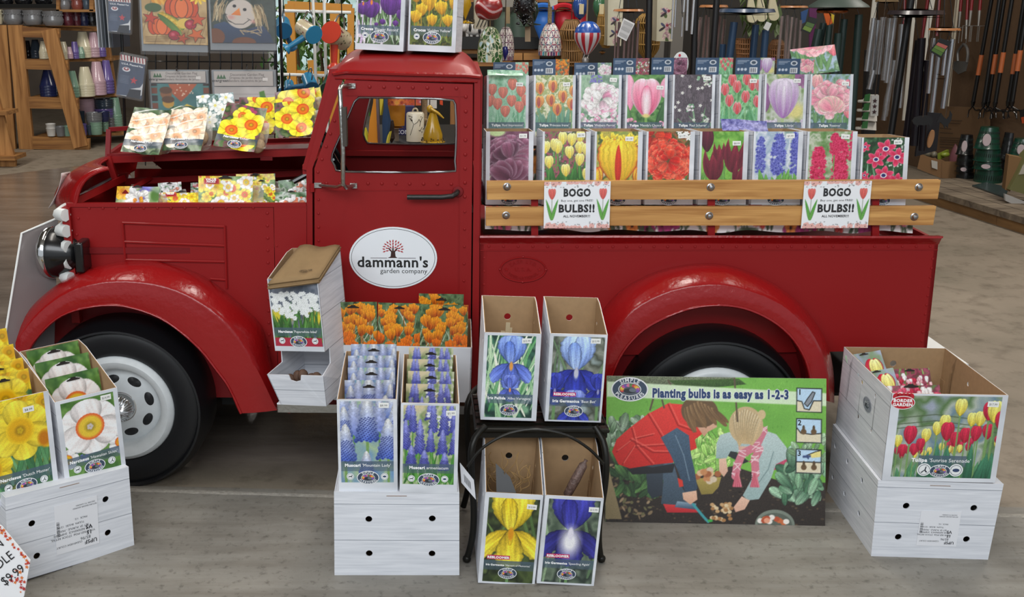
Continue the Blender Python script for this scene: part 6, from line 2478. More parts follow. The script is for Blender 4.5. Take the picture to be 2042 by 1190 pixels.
# --- planting poster leaning on the rear wheel
def art_poster(p):
 r = p.r
 a = p.a
 S = lambda pts: [((x-1207)/436, (1046-y)/436) for x, y in pts]
 n = p.noise(40, 3)
 p.bg(['6fae44', '7cbc4e', '5f9e3c'], 5)
 p.vgrad('78b84a', '74b04c', .4)
 for i in range(260):
  x, y = r.rand(), r.uniform(.3, .66)
  p.line([(x, y), (x+r.uniform(-.004, .004), y+.008)], .003, ['5a9634', '8ccc5c', '4f8a30'][r.randint(3)], .6)
 p.poly(S([(1207, 745), (1320, 748), (1460, 752), (1475, 764), (1300, 770), (1207, 768)]), '5f6a4f', '7a8268', 1, .5)
 p.poly(S([(1330, 760), (1470, 755), (1485, 766), (1360, 780)]), '2f4a20', '44642c', 1, .4)
 # soil
 p.poly(S([(1207, 905), (1260, 900), (1380, 940), (1460, 930), (1560, 960), (1645, 960), (1645, 1050), (1207, 1050)]), '2a221d', '3a302a', 1, .35)
 for i in range(160):
  x, y = r.rand(), r.uniform(0, .22)
  p.oval(x, y, r.uniform(.003, .008), r.uniform(.002, .005), ['1c1612', '4a3c30', '5a4a38'][r.randint(3)])
 for i in range(110):
  x, y = r.uniform(0, .22), r.uniform(.02, .3)
  p.oval(x, y, r.uniform(.006, .016), r.uniform(.003, .008), ['8a7558', '5f4a38', 'a89070', '6f6a48'][r.randint(4)], .2, .9, r.rand()*3)

 def leaves(x0, x1, y0, y1, k, cols, L=(18, 40)):
  for i in range(k):
   x, y = r.uniform(x0, x1), r.uniform(y0, y1)
   ang = r.uniform(20, 160)
   l = r.uniform(*L)/436
   (X, Y), = S([(x, y)])
   p.petal(X, Y, l, l*.5, ang, cols[r.randint(len(cols))], cols[r.randint(len(cols))], None, .6, .5, .3)
 leaves(1205, 1290, 850, 910, 50, ['5f7a5a', '8fa88a', '4a6a48', 'a8bca4'])
 leaves(1225, 1320, 930, 1000, 50, ['3a5a34', '5f8a4a', '2f4a2c'])
 leaves(1370, 1450, 870, 950, 80, ['8fc45a', 'b0d878', '6fa848', 'c4e48a'], (14, 28))
 # bowl and bulbs
 p.poly(S([(1385, 956), (1437, 952), (1432, 972), (1420, 986), (1398, 988)]), '8a7a3a', 'b09a50')
 for i in range(16):
  (X, Y), = S([(1389+r.uniform(0, 42), 938+r.uniform(0, 24))])
  p.oval(X, Y, .016, .014, ['c88a5a', 'e0b890', 'a8643c', 'd8c4a8'][r.randint(4)], .3)
 # boy: jeans, boots, vest, arm, head
 p.poly(S([(1292, 925), (1340, 920), (1352, 960), (1374, 1000), (1360, 1014), (1318, 1008), (1322, 960)]), '3a4a58', '56687a', 1, .15)
 p.poly(S([(1286, 930), (1322, 925), (1320, 990), (1300, 998), (1291, 985)]), '28303a', '3f4a56')
 p.poly(S([(1322, 1008), (1388, 1012), (1392, 1024), (1330, 1025)]), 'b8222c', 'd83a3a')
 p.poly(S([(1350, 1002), (1388, 1006), (1386, 1018), (1345, 1014)]), '38506a', '90a8b8')
 p.poly(S([(1236, 925), (1300, 935), (1345, 926), (1340, 945), (1260, 950)]), '1c1c20', '2a2a30')
 vest = [(1219, 905), (1228, 880), (1252, 858), (1290, 828), (1330, 806), (1360, 808), (1372, 822), (1398, 850), (1404, 862), (1384, 878), (1388, 895), (1366, 905), (1340, 925), (1300, 930), (1255, 938), (1232, 930)]
 p.poly(S(vest), 'c8241f', 'e84038', 1, .06)
 for q in ([(1228, 905), (1260, 880), (1300, 870)], [(1240, 930), (1262, 895), (1330, 890)], [(1258, 858), (1268, 895), (1300, 930)], [(1290, 828), (1310, 860), (1322, 880)], [(1330, 808), (1350, 850), (1384, 862)], [(1255, 880), (1300, 905), (1340, 905)]):
  p.line(S(q), .006, 'a01816', .8)
  p.line(S([(x+3, y-3) for x, y in q]), .006, 'f46a5c', .6)
 p.poly(S([(1316, 875), (1348, 855), (1372, 870), (1376, 905), (1384, 940), (1390, 975), (1382, 988), (1366, 985), (1352, 945), (1336, 910)]), '33465a', '4a6278', 1, .2)
 p.line(S([(1345, 870), (1362, 910), (1374, 960)]), .004, '8aa0b0', .7)
 p.poly(S([(1360, 985), (1388, 980), (1390, 998), (1376, 1008), (1362, 998)]), 'd8a488', 'e8bca0')
 p.poly(S([(1350, 955), (1360, 960), (1362, 972), (1354, 974)]), 'd83a2c')
 p.line(S([(1382, 1008), (1392, 1020), (1404, 1034), (1412, 1042)]), .012, '3f9aa0')
 p.poly(S([(1392, 838), (1412, 846), (1424, 842), (1428, 852), (1410, 862), (1402, 872), (1388, 852)]), 'c89478', 'e0b498')
 p.oval(*S([(1393, 822)])[0], .085, .072, '6a5238', 0, 1, -.2)
 for i in range(26):
  (X, Y), = S([(1362+i*2.3, 800+abs(i-12)*1.2)])
  p.petal(X, Y, .10+.03*math.sin(i), .02, -72+i*1.2, ['8a6a48', '6a5036', 'a4845c'][i%3], '7a5c3c', None, .6, .5, .1)
 # girl: jacket, arms, scarf, head
 p.poly(S([(1450, 880), (1470, 905), (1492, 920), (1480, 925), (1440, 905), (1430, 890)]), '252a2c', '3a3f3c')
 p.poly(S([(1490, 920), (1560, 900), (1573, 915), (1562, 930), (1530, 940)]), 'b83a5a', 'd0607a', 1, .2)
 p.poly(S([(1427, 885), (1434, 868), (1452, 862), (1470, 872), (1500, 880), (1488, 905), (1455, 900), (1447, 915), (1426, 915)]), '9ab0b0', 'bccccb', 1, .1)
 p.poly(S([(1515, 855), (1545, 865), (1565, 890), (1573, 910), (1545, 925), (1535, 955), (1512, 995), (1490, 998), (1480, 988), (1500, 950), (1508, 905)]), '98b0ae', 'c0d0ce', 1, .1)
 p.line(S([(1540, 900), (1530, 935), (1506, 970)]), .005, '7a9090', .8)
 p.poly(S([(1432, 916), (1446, 914), (1450, 940), (1442, 952), (1433, 940)]), 'd8a890', 'e8c0a8')
 p.poly(S([(1478, 990), (1494, 998), (1484, 1016), (1466, 1022), (1462, 1012)]), 'd8a890', 'e8c0a8')
 p.poly(S([(1470, 890), (1492, 890), (1490, 910), (1474, 908)]), 'c89880', 'dcb09a')
 for q in ([(1520, 858), (1505, 890), (1478, 905), (1468, 930), (1465, 950)], [(1512, 895), (1503, 915), (1505, 945)]):
  p.line(S(q), .036, 'd07a8a')
  for k in range(14):
   (X, Y), = S([q[min(len(q)-1, k%len(q))]])
   p.line([(X-.016, Y+r.uniform(-.02, .02)), (X+.016, Y+r.uniform(-.02, .02))], .004, 'f0d0d4')
 for cx in (1469, 1504):
  for k in range(8):
   p.line(S([(cx-2+k*.5, 945), (cx-8+k*2.2, 970)]), .008, ['c04a60', 'd87a88'][k%2])
 p.oval(*S([(1485, 848)])[0], .078, .086, 'c8ae84')
 for i in range(34):
  (X, Y), = S([(1458+i*1.75, 814+abs(i-15)*.9)])
  p.petal(X, Y, .15-.02*abs(math.sin(i)), .018, -92+(i-17)*-.9, ['d8c098', 'b49a70', 'e8d8b4'][i%3], 'c4a87c', None, .6, .5, .1)
 p.oval(*S([(1516, 826)])[0], .018, .022, 'd0b88c')
 # wheelbarrow and sticks behind the title
 p.poly(S([(1297, 778), (1360, 772), (1350, 796), (1318, 798)]), '6f7674', '8a908c')
 for q in ([(1300, 798), (1294, 820)], [(1318, 800), (1322, 815)], [(1330, 760), (1348, 798)], [(1461, 752), (1468, 840)]):
  p.line(S(q), .008, '5f5040')
 leaves(1560, 1645, 930, 1010, 46, ['4f7a5a', '7fa884', '3a6048', '96b89a'], (24, 48))
 leaves(1590, 1645, 880, 920, 24, ['6f8f6a', 'a0bc98'], (16, 28))
 p.oval(*S([(1544, 1046)])[0], .09, .07, '7a8478')
 p.oval(*S([(1544, 1046)])[0], .078, .055, '5a6258')
 for i in range(12):
  (X, Y), = S([(1515+r.uniform(0, 55), 1030+r.uniform(0, 12))])
  p.oval(X, Y, .014, .012, ['c86a3c', 'e8a080', 'f0e8e0', 'b85030'][r.randint(4)], .3)
 for i in range(30):
  (X, Y), = S([(1418+r.uniform(0, 40), 1005+r.uniform(0, 34))])
  p.oval(X, Y, .01, .008, ['c8a070', 'a87848', 'e0c8a0'][r.randint(3)], .3)
 p.poly(S([(1207, 930), (1213, 940), (1240, 1040), (1207, 1040)]), '8a7a58', 'a89470')
 # title band
 p.poly(S([(1207, 763), (1645, 781), (1645, 808), (1207, 795)]), 'd4e8c4', None, .5)
 # three step drawings
 for k, y0 in enumerate((771, 832, 893)):
  p.poly(S([(1584, y0), (1635, y0+1), (1635, y0+50), (1584, y0+49)]), '16181a')
  p.poly(S([(1586, y0+2), (1633, y0+3), (1633, y0+48), (1586, y0+47)]), 'bcd8ee')
  g = ([(1586, y0+26), (1595, y0+28), (1600, y0+42), (1610, y0+44), (1618, y0+26), (1633, y0+26)] if k == 0 else [(1586, y0+20), (1594, y0+30), (1615, y0+32), (1633, y0+30)] if k == 1 else [(1586, y0+26), (1633, y0+27)])
  p.poly(S(g+[(1633, y0+48), (1586, y0+47)]), 'e2d6b8')
  p.line(S(g), .005, '1a1a1a')
  if k == 0:
   p.poly(S([(1600, y0+32), (1606, y0+22), (1616, y0+8), (1621, y0+10), (1614, y0+28), (1606, y0+38)]), '8a9098')
   p.line(S([(1600, y0+32), (1606, y0+22), (1616, y0+8), (1621, y0+10), (1614, y0+28), (1606, y0+38), (1600, y0+32)]), .004, '1a1a1a')
  else:
   for cx in ((1599, 1619) if k == 1 else (1600, 1620)):
    (X, Y), = S([(cx, y0+(27 if k == 1 else 37))])
    p.oval(X, Y, .013, .013, '6a5234')
    p.petal(X, Y, .03, .012, 90, '6a5234', '4a3820')
  if k == 2:
   p.poly(S([(1608, y0+12), (1622, y0+6), (1633, y0+3), (1633, y0+16), (1616, y0+18)]), 'ecdc8a')
   p.line(S([(1608, y0+12), (1622, y0+6), (1633, y0+3)]), .004, '1a1a1a')
   for i in range(8):
    (X, Y), = S([(1598+r.uniform(0, 14), y0+14+r.uniform(0, 9))])
    p.oval(X, Y, .004, .006, '3a4a78')
 p.oval(*S([(1416, 1040)])[0], .012, .006, '3fae4a')
 p.speck(.08)

q0, q1 = floor_at(1207, 1040), floor_at(1645, 1048)
M, w, h = fit((1207, 1040), (1645, 1048), 752, q0.y, 16, q1.y-q0.y)
poster = thing('garden_poster', 'corrugated plastic poster of two children planting bulbs leaning on the rear wheel', 'poster', M)
mb = MB()
mb.box(-w/2, w/2, 0, .005, 0, h)
mb.build('board', mat('c8d0c4', .5), poster, None)
p = Pic(w, h, 340, 21)
art_poster(p)
pm = p.mesh('printed_face', poster)
mb = MB()
u = w/436
Xp = lambda x: (x-1207)*u-w/2
for dx, dz, colr, wt, yy in ((0, 0, 'f2f4f2', 'x', -.0018), (0, 0, '26406e', 'b', -.0024)):
 if wt == 'x':
  for ox, oz in ((-1.2, 0), (1.2, 0), (0, -1.2), (0, 1.2)):
   put_text(mb, 'Planting bulbs is as easy as 1-2-3', Xp(1434)+ox*u, (1046-794)*u+oz*u, 25*u, colr, 'x', 'c', yy, 272*u)
 else:
  put_text(mb, 'Planting bulbs is as easy as 1-2-3', Xp(1434), (1046-794)*u, 25*u, colr, 'x', 'c', yy, 272*u)
for i, y0 in enumerate((771, 832, 893)):
 put_text(mb, str(i+1), Xp(1591), (1046-y0-14)*u, 15*u, '101214', 'b', 'c', -.002)
mb.build('lettering', INK, pm, None)
emblem(pm, Xp(1253), (1046-779)*u, 37*u, -.002)

# --- corn bundle sign at the bottom left
a0, a1 = at(-60, 1210, 2.45), at(52, 1105, 2.45)
Mg = T3(at(-22, 1120, 2.45)) @ RY(-38) @ RX(-8)
kk = mm_px(2.45, .2)
root = thing('corn_sign', 'white price card with orange leaves at the bottom left corner', 'sign', Mg)
oc_ = [(-95, -70), (-70, -95), (10, -98), (72, -48), (72, 42), (40, 84), (-70, 95), (-95, 70)]
oc_ = [(x*kk, z*kk) for x, z in oc_]
mb = MB()
mb.ink = tuple(s2l(hx('f0f0f2')))
mb.flat(oc_, 0, .003)
rr = random.Random(7)
for i in range(90):
 e = rr.choice([(72, rr.uniform(-48, 42)), (rr.uniform(40, 72), 84-rr.uniform(0, 1)*42), (rr.uniform(10, 72), -98+rr.uniform(0, 50))])
 x, z = e[0]-rr.uniform(0, 9), e[1]+rr.uniform(-4, 4)
 if z > 84-(x-40)*1.3 or x > 71 or z < -98+(x-10)*.8+2:
  continue
 s_ = rr.uniform(2.5, 5)
 st = [(x+s_*(1 if k%2 == 0 else .45)*math.cos(k*R(36)+i), z+s_*(1 if k%2 == 0 else .45)*math.sin(k*R(36)+i)) for k in range(10)]
 mb.add([(p_[0]*kk, -.0008-i*.00001, p_[1]*kk) for p_ in st], [tuple(range(10))], tuple(s2l(hx(rr.choice(['c8402a', 'd8602c', 'b83a3a', 'e07a34'])))))
card = mb.build('printed_card', INK, root, None)
mb = MB()
for t, z, s_ in (('INDIAN', 40, 26), ('CORN', 8, 26), ('BUNDLE', -24, 26), ('$9.99', -58, 26)):
 put_text(mb, t, 52*kk, z*kk, s_*kk, '1a1a1c', 'r', 'r', -.002)
mb.build('lettering', INK, card, None)

# --- packets lying on the folded hood lid and in the engine bay
HG = 'daffodil packs on the hood'
for i, (bl, br, top, Y, tilt, rot, art, g, v, lab) in enumerate((
 ((240, 310), (318, 303), 214, 3.60, 40, 11, art_daff_peach, 'Narcissus', "'Mahr'", 'peach daffodil pack farthest left on the hood'),
 ((322, 305), (400, 294), 214, 3.62, 42, 9, art_daff_peach, 'Narcissus', "'Mahr'", 'creased peach daffodil pack second from the left on the hood'),
 ((396, 264), (470, 258), 186, 3.80, 25, -2, art_daff_paper, None, '', 'white narcissus pack standing at the back of the hood'),
 ((424, 299), (508, 297), 206, 3.60, 40, 11, art_daff_orange, 'Narcissus', "'Esther'", 'yellow daffodil pack in front at the middle of the hood'),
 ((474, 270), (551, 264), 192, 3.74, 30, 3, art_daff_orange, None, '', 'yellow daffodil pack tucked behind the middle one on the hood'),
 ((550, 276), (628, 265), 200, 3.62, 35, 1, art_daff_orange, None, '', 'yellow daffodil pack in front beside the windshield'),
 ((555, 250), (634, 238), 178, 3.76, 25, 0, art_daff_orange, None, '', 'yellow daffodil pack standing behind beside the windshield'),
 ((572, 246), (645, 232), 178, 3.80, 25, 2, art_daff_orange, None, '', 'rearmost yellow daffodil pack beside the windshield'),
)):
 Mk, pw, ph = fit(bl, br, top, Y, tilt)
 packet('daffodil_pack', lab, Mk @ RY(rot), pw, ph, art, 90, 200+i, HG, False, .008, .05, g, v)
EG = 'bulb packs in the engine bay'
for i, (bl, br, top, Y, tilt, art, lab, red) in enumerate((
 ((230, 412), (314, 412), 371, 3.42, 30, art_bulb_orange, 'pack picturing a white daffodil with orange cup in the engine bay', None),
 ((316, 408), (362, 404), 364, 3.62, 30, art_white_red, 'dark leaning pack beside the orange cup daffodil pack', None),
 ((318, 412), (400, 410), 383, 3.48, 45, art_daff_mix, 'flat value pack lying left of the tall daffodil mix pack', 1),
 ((395, 410), (503, 410), 351, 3.46, 20, art_daff_mix, 'tall value pack of mixed daffodils in the engine bay', 1),
 ((470, 395), (548, 393), 346, 3.66, 25, art_daff_mix, 'rear yellow daffodil mix pack in the engine bay', None),
 ((495, 410), (548, 409), 358, 3.54, 25, art_daff_mix, 'yellow daffodil mix pack right of the tall value pack', None),
 ((380, 395), (420, 393), 363, 3.70, 25, art_white_red, 'small value pack behind the tall daffodil mix pack', 1),
 ((556, 408), (612, 404), 358, 3.60, 30, art_white_red, 'upper white flower pack in the corner by the cab', None),
 ((548, 414), (612, 412), 382, 3.44, 40, art_white_red, 'lower white flower pack in the corner by the cab', None),
)):
 Mk, pw, ph = fit(bl, br, top, Y, tilt)
 packet('bulb_pack', lab, Mk, pw, ph, art, 80, 220+i, EG, True, .005, .03, None, '', 0, 'bulb packet', red)

# --- clear sign panel and sheet at the front of the truck
P = [at(5, 700, 3.15), at(43, 465, 3.30), at(116, 434, 3.42), at(108, 700, 3.30)]
mb = MB()
mb.slab(P, [q+Vector((-.004, .003, 0)) for q in P])
root = thing('sign_panel', 'tall grey clear plastic sign panel leaning on the truck front', 'sign', (P[0].x, P[0].y, 0))
o = mb.build('plastic_sheet', mat('8c8484', .22, 0, 0, .1, 6, .78), root, None, None, None)
for v_ in o.data.vertices:
 v_.co -= Vector((P[0].x, P[0].y, 0))
mb = MB()
mb.tube([P[0]-Vector((P[0].x, P[0].y, 0)), P[1]-Vector((P[0].x, P[0].y, 0)), P[2]-Vector((P[0].x, P[0].y, 0))], .0035, 6)
mb.build('white_edge', WHITE, root)
b0 = floor_at(-30, 690)
mb = MB()
mb.box(-.12, .10, -.1, .12, .001, .02)
mb.build("sign_base", WHITE, root, None)
g = [at(132, 345, 3.45), at(126, 345, 3.55), at(96, 415, 3.46), at(128, 408, 3.42)]
mb = MB()
mb.loft([[at(122-3*t, 345+t, 3.5) , at(140, 342, 3.62)] if t == 0 else [at(122-26*(t/10)**1.8, 345+7*t, 3.5), at(138-2*t, 344+5.5*t, 3.62)] for t in range(11)])
o = mb.build('paper_sheet', mat('d8cfcc', .6), None, 80)
o.modifiers.new('thickness', 'SOLIDIFY').thickness = .001
tag(o, 'curled pale paper sheet hanging behind the hood nose', 'paper')
mb = MB()
q = [floor_at(1845, 672), floor_at(1862, 690), floor_at(1935, 728), floor_at(1900, 690)]
A_, B_ = at(1848, 668, 3.75), at(1932, 726, 3.45)
mb.slab([A_, B_, Vector((B_.x-.02, B_.y+.02, B_.z-.09)), Vector((A_.x, A_.y, A_.z-.1))], [v+Vector((-.09, .12, .0)) for v in (A_, B_, Vector((B_.x-.02, B_.y+.02, B_.z-.09)), Vector((A_.x, A_.y, A_.z-.1)))])
mb.box(A_.x-.06, B_.x-.05, 3.62, 3.95, 0, min(A_.z, B_.z)-.085)
tag(mb.build('white_box', WHITE, None, None), 'white box standing on the floor behind the tailgate', 'box')

# ------------------------------------------------------------------ the shop behind the truck
def KP(Y, z=1.3):
 return mm_px(Y, z)

def wt(name, label, cat, base, group=None):
 o = thing(name, label, cat, Vector(base), group)
 return o

def wp(root, name, mb, m, smooth=40, par=None):
 b = root.location
 mb.v = [tuple(Vector(v)-b) for v in mb.v]
 return mb.build(name, m, par or root, smooth)

def quad_slab(mb, pts, Y, th=.03, dY=(0, 0, 0, 0)):
 P = [at(x, y, Y+d) for (x, y), d in zip(pts, dY)]
 mb.slab(P, [p+Vector((0, th, 0)) for p in P])

# --- wooden pot bench at the far left
YB = 11.4
base = floor_at(110, 296)
bench = wt('pot_bench', 'slatted wooden bench of coloured pots at the far left', 'shelf', (base.x, YB, 0))
for nm, pts, dy, th in (
  ('upright', [(15, 50), (44, 50), (67, 298), (38, 297)], 0, .05),
  ('upright', [(-20, 50), (13, 50), (31, 297), (14, 297)], .02, .05),
  ('slanted_board', [(82, 62), (110, 56), (174, 290), (147, 296)], -.06, .045)):
 mb = MB()
 quad_slab(mb, pts, YB+dy, th)
 wp(bench, nm, mb, OAK_V)
for pts in ([(44, 54), (118, 57), (118, 76), (46, 74)], [(50, 118), (135, 120), (136, 140), (52, 138)], [(57, 193), (155, 196), (156, 218), (59, 216)], [(64, 272), (178, 277), (178, 299), (66, 297)]):
 mb = MB()
 quad_slab(mb, pts, YB-.02, .05)
 wp(bench, 'rail', mb, OAK_H)
SHELF = ((46, 205, 52, 57), (50, 226, 119, 116), (57, 236, 194, 187), (64, 250, 274, 264))
for x0, x1, y0, y1 in SHELF:
 mb = MB()
 a, b = at(x0, y0, YB), at(x1, y1, YB+.55)
 n = 6
 for i in range(n):
  d = Vector((-.02, .11*i, 0))
  q = [a+d, b+d, b+d+Vector((0, .09, 0)), a+d+Vector((0, .09, 0))]
  mb.slab(q, [p-Vector((0, 0, .03)) for p in q])
 wp(bench, 'shelf_board', mb, OAK_H)
mb = MB()
quad_slab(mb, [(200, 50), (212, 50), (244, 268), (232, 268)], YB+.6, .05)
wp(bench, 'upright', mb, OAK_V)
mb = MB()
for pts in ([(112, -60), (118, -60), (118, 22), (112, 22)], [(112, 19), (190, 19), (190, 24), (112, 24)], [(178, -60), (186, -60), (186, 22), (178, 22)]):
 quad_slab(mb, pts, YB+.1, .25)
wp(bench, 'top_cubby', mb, OAK_H)
mb = MB()
quad_slab(mb, [(-60, 8), (112, 8), (112, 16), (-60, 16)], YB+.5, .3)
wp(bench, 'upper_shelf', mb, BLACKMETAL)

# nested upside-down pots
COLS = {'cream': 'd8d0b4', 'pink': 'c4a4b0', 'purple': '6c5c9c', 'green': '7fa08c', 'navy': '232a52', 'slate': '36424f', 'grey': '76777a', 'white': 'd8d6d2', 'black': '1b1c20', 'maroon': '5a2430', 'rust': '8a4a40', 'steel': '4a5a6a'}
_POT = {}

def pot_stack(cx, yt, yb, wt_, wb, col, n, YY, where, up=False):
 """n pots nested upside down: the top one shows whole, the rest only their rims."""
 k = KP(YY, .8)
 b = at(cx, yb, YY)
 H, rb, rt = (yb-yt)*k, wb/2*k, wt_/2*k
 rim = H*.42/max(1, n)
 m = mat(COLS[col], .22, 0, .3)
 for i in range(n):
  z0 = rim*(n-1-i)
  hh = H-rim*(n-1)
  key = (round(rb, 3), round(rt, 3), round(hh, 3), col, up)
  M = T3(b+Vector((0, 0, z0 if not up else rim*1.9*i)))
  word = ['top', 'second', 'third', 'fourth', 'fifth', 'sixth', 'seventh'][i if not up else n-1-i]
  lab = '%s pot, %s in its stack %s'%(col, word, where) if n > 1 else '%s glazed pot %s'%(col, where)
  if key in _POT:
   o = _POT[key].copy()
   COL.objects.link(o)
  else:
   mb = MB()
   if up:
    mb.lathe([(0, 0), (rt*.94, 0), (rt, hh*.1), (rb*.99, hh*.93), (rb*1.02, hh*.95), (rb, hh), (rb*.9, hh), (rb*.88, hh*.85), (0, hh*.8)], 24)
   else:
    mb.lathe([(0, hh), (rt*.93, hh), (rt, hh*.97), (rb*.93, rim*1.15), (rb*.99, rim*1.0), (rb, rim*.8), (rb, rim*.12), (rb*.96, 0), (rb*.9, 0), (0, .002)], 24)
   o = mb.build('plant_pot', m)
   _POT[key] = o
  o.matrix_world = M
  tag(o, lab, 'pot', 'nested glazed pots on the bench')

for cx, yt, yb, w1, w2, col, n, dy, where in (
  (73, 80, 116, 12, 22, 'slate', 3, .25, 'behind the slanted board, upper shelf'),
  (57, 82, 116, 10, 16, 'black', 2, .3, 'at the left end of the upper shelf'),
  (89, 83, 117, 10, 20, 'cream', 4, .1, 'left of the slanted board, upper shelf'),
  (128, 84, 118, 12, 22, 'cream', 4, .2, 'right of the slanted board, upper shelf'),
  (140, 94, 117, 8, 13, 'pink', 3, .2, 'small beside purple pots on the upper shelf'),
  (151, 84, 117, 11, 17, 'purple', 3, .28, 'in the middle of the upper shelf'),
  (163, 94, 116, 8, 14, 'green', 3, .3, 'small by big cream pots on the upper shelf'),
  (168, 65, 115, 17, 30, 'cream', 4, .42, 'tallest on the upper shelf'),
  (189, 66, 114, 14, 24, 'pink', 4, .48, 'beside tall cream pots on the upper shelf'),
  (205, 82, 113, 9, 15, 'purple', 3, .5, 'at the right end of the upper shelf'),
  (98, 140, 192, 14, 34, 'navy', 4, .15, 'left of the slanted board, middle shelf'),
  (147, 142, 194, 15, 25, 'green', 4, .15, 'right of the slanted board, middle shelf'),
  (173, 134, 192, 18, 34, 'cream', 5, .28, 'in the middle of the middle shelf'),
  (197, 124, 189, 18, 32, 'pink', 5, .4, 'beside the cream pots on the middle shelf'),
  (216, 121, 186, 14, 26, 'purple', 5, .5, 'at the right end of the middle shelf'),
  (232, 194, 254, 18, 26, 'green', 5, .58, 'at the right end of the bottom shelf')):
 pot_stack(cx, yt, yb, w1, w2, col, n, YB+dy, where)
for cx, yt, yb, w1, w2, col, n, dy, where in (
  (103, 250, 271, 16, 20, 'white', 2, .0, 'at the front of the bottom shelf'),
  (122, 251, 271, 17, 20, 'grey', 1, .02, 'beside the white pots on the bottom shelf'),
  (136, 250, 271, 14, 18, 'green', 1, .05, 'behind the slanted board on the bottom shelf'),
  (168, 250, 270, 10, 13, 'purple', 2, .1, 'small at the front of the bottom shelf'),
  (179, 249, 269, 8, 12, 'slate', 1, .12, 'small right of purple pots on the bottom shelf'),
  (164, 226, 250, 12, 14, 'slate', 2, .3, 'high behind purple pots on the bottom shelf'),
  (174, 203, 228, 30, 34, 'pink', 4, .45, 'at the back of the bottom shelf'),
  (209, 203, 222, 32, 38, 'slate', 4, .5, 'above purple pots on the bottom shelf'),
  (209, 221, 240, 32, 38, 'purple', 3, .5, 'under slate pots on the bottom shelf'),
  (208, 226, 242, 20, 24, 'navy', 3, .3, 'on green pots on the bottom shelf'),
  (189, 230, 250, 28, 32, 'grey', 5, .2, 'wide in the middle of the bottom shelf'),
  (193, 248, 268, 22, 24, 'green', 3, .15, 'under wide grey pots on the bottom shelf'),
  (211, 242, 262, 12, 14, 'green', 3, .3, 'small at the right of the bottom shelf'),
  (223, 240, 260, 10, 14, 'grey', 3, .4, 'narrow by tall green pots on the bottom shelf')):
 pot_stack(cx, yt, yb, w1, w2, col, n, YB+dy, where, True)
for cx, yt, yb, w, col, dy, where in ((28, 20, 48, 40, 'grey', .1, 'leftmost of three on the bench top'), (67, 21, 49, 40, 'grey', .1, 'middle one of three on the bench top'), (107, 23, 51, 41, 'grey', .1, 'rightmost of three on the bench top'), (-2, 20, 48, 18, 'cream', .1, 'cut by the left picture edge on the bench top'), (137, 24, 51, 24, 'maroon', .2, 'left of two on the bench top'), (154, 24, 51, 18, 'maroon', .26, 'right of two on the bench top'), (169, 25, 51, 18, 'navy', .3, 'beside the maroon pots on the bench top'), (185, 26, 51, 18, 'black', .34, 'at the right end of the bench top'), (130, -6, 19, 26, 'grey', .2, 'in the upper cubby'), (155, -6, 19, 24, 'rust', .2, 'in the upper cubby'), (174, -6, 19, 16, 'steel', .2, 'in the upper cubby'),
         (12, -14, 9, 30, 'black', .6, 'dark at the left of the upper shelf'), (48, -14, 9, 34, 'black', .6, 'dark in the middle of the upper shelf'), (88, -14, 9, 34, 'black', .6, 'dark at the right of the upper shelf')):
 k = KP(YB+dy)
 r, h = w/2*k, (yb-yt)*k
 mb = MB()
 mb.lathe([(0, 0), (r*.8, 0), (r*.97, h*.2), (r, h*.4), (r*.9, h*.62), (r*.93, h*.8), (r*.99, h), (r*.9, h), (r*.85, h*.75), (0, h*.6)], 24)
 for i in range(18):
  a = 2*math.pi*i/18
  mb.ball((r*.93*math.cos(a), r*.93*math.sin(a), h*.72), (r*.07, r*.07, h*.06), 6, 3)
 o = mb.build('planter_bowl', mat(COLS[col], .18, 0, .5), None, 50, T3(at(cx, yb, YB+dy)))
 tag(o, '%s glazed bowl planter %s'%(col, where), 'pot', 'bowl planters on the bench top')
b = floor_at(-10, 332)
crate = wt('display_crate', 'wooden stepped display crate cut by the left picture edge', 'shelf', (b.x, b.y, 0))
mb = MB()
quad_slab(mb, [(-40, 190), (-4, 190), (31, 322), (30, 346), (-40, 346)], b.y, .04, (0,)*5)
wp(crate, 'side_board', mb, OAK_V)
for y in (222, 312):
 mb = MB()
 quad_slab(mb, [(-60, y), (12 if y < 250 else 29, y), (14 if y < 250 else 30, y+8), (-60, y+8)], b.y-.1, .3)
 wp(crate, 'shelf_board', mb, OAK_H)

# --- wire rack with garden flags
YR = 4.45
rack = wt('wire_rack', 'black wire grid rack holding the garden flags behind the hood', 'rack', floor_at(420, 560)*0+Vector((at(420, 200, YR).x, YR, 0)))
mb = MB()
for i in range(13):
 x = 288+i*21.5
 mb.tube([at(x, -60, YR+.06), at(x+2, 330, YR+.06)], .0028, 5)
for y in (100, 122, 215, 250, 20):
 mb.tube([at(284, y, YR+.06), at(552, y+2, YR+.06)], .0028, 5)
wp(rack, 'wire_grid', mb, BLACK)
for x0, x1 in ((545, 556), (556, 568), (238, 252)):
 mb = MB()
 p0, p1 = at(x0, -60, YR), at(x1, 330, YR)
 mb.tube([p0, p1, (p1.x, p1.y, .0)], .006, 8)
 wp(rack, 'post', mb, BLACK)
for x, y in ((352, 138), (492, 134), (262, 118), (246, -4), (345, -40), (485, -40)):
 mb = MB()
 mb.tube([at(x, y, YR+.06), at(x, y+2, YR-.12), at(x, y-5, YR-.135)], .003, 6)
 wp(rack, 'peg', mb, BLACK)

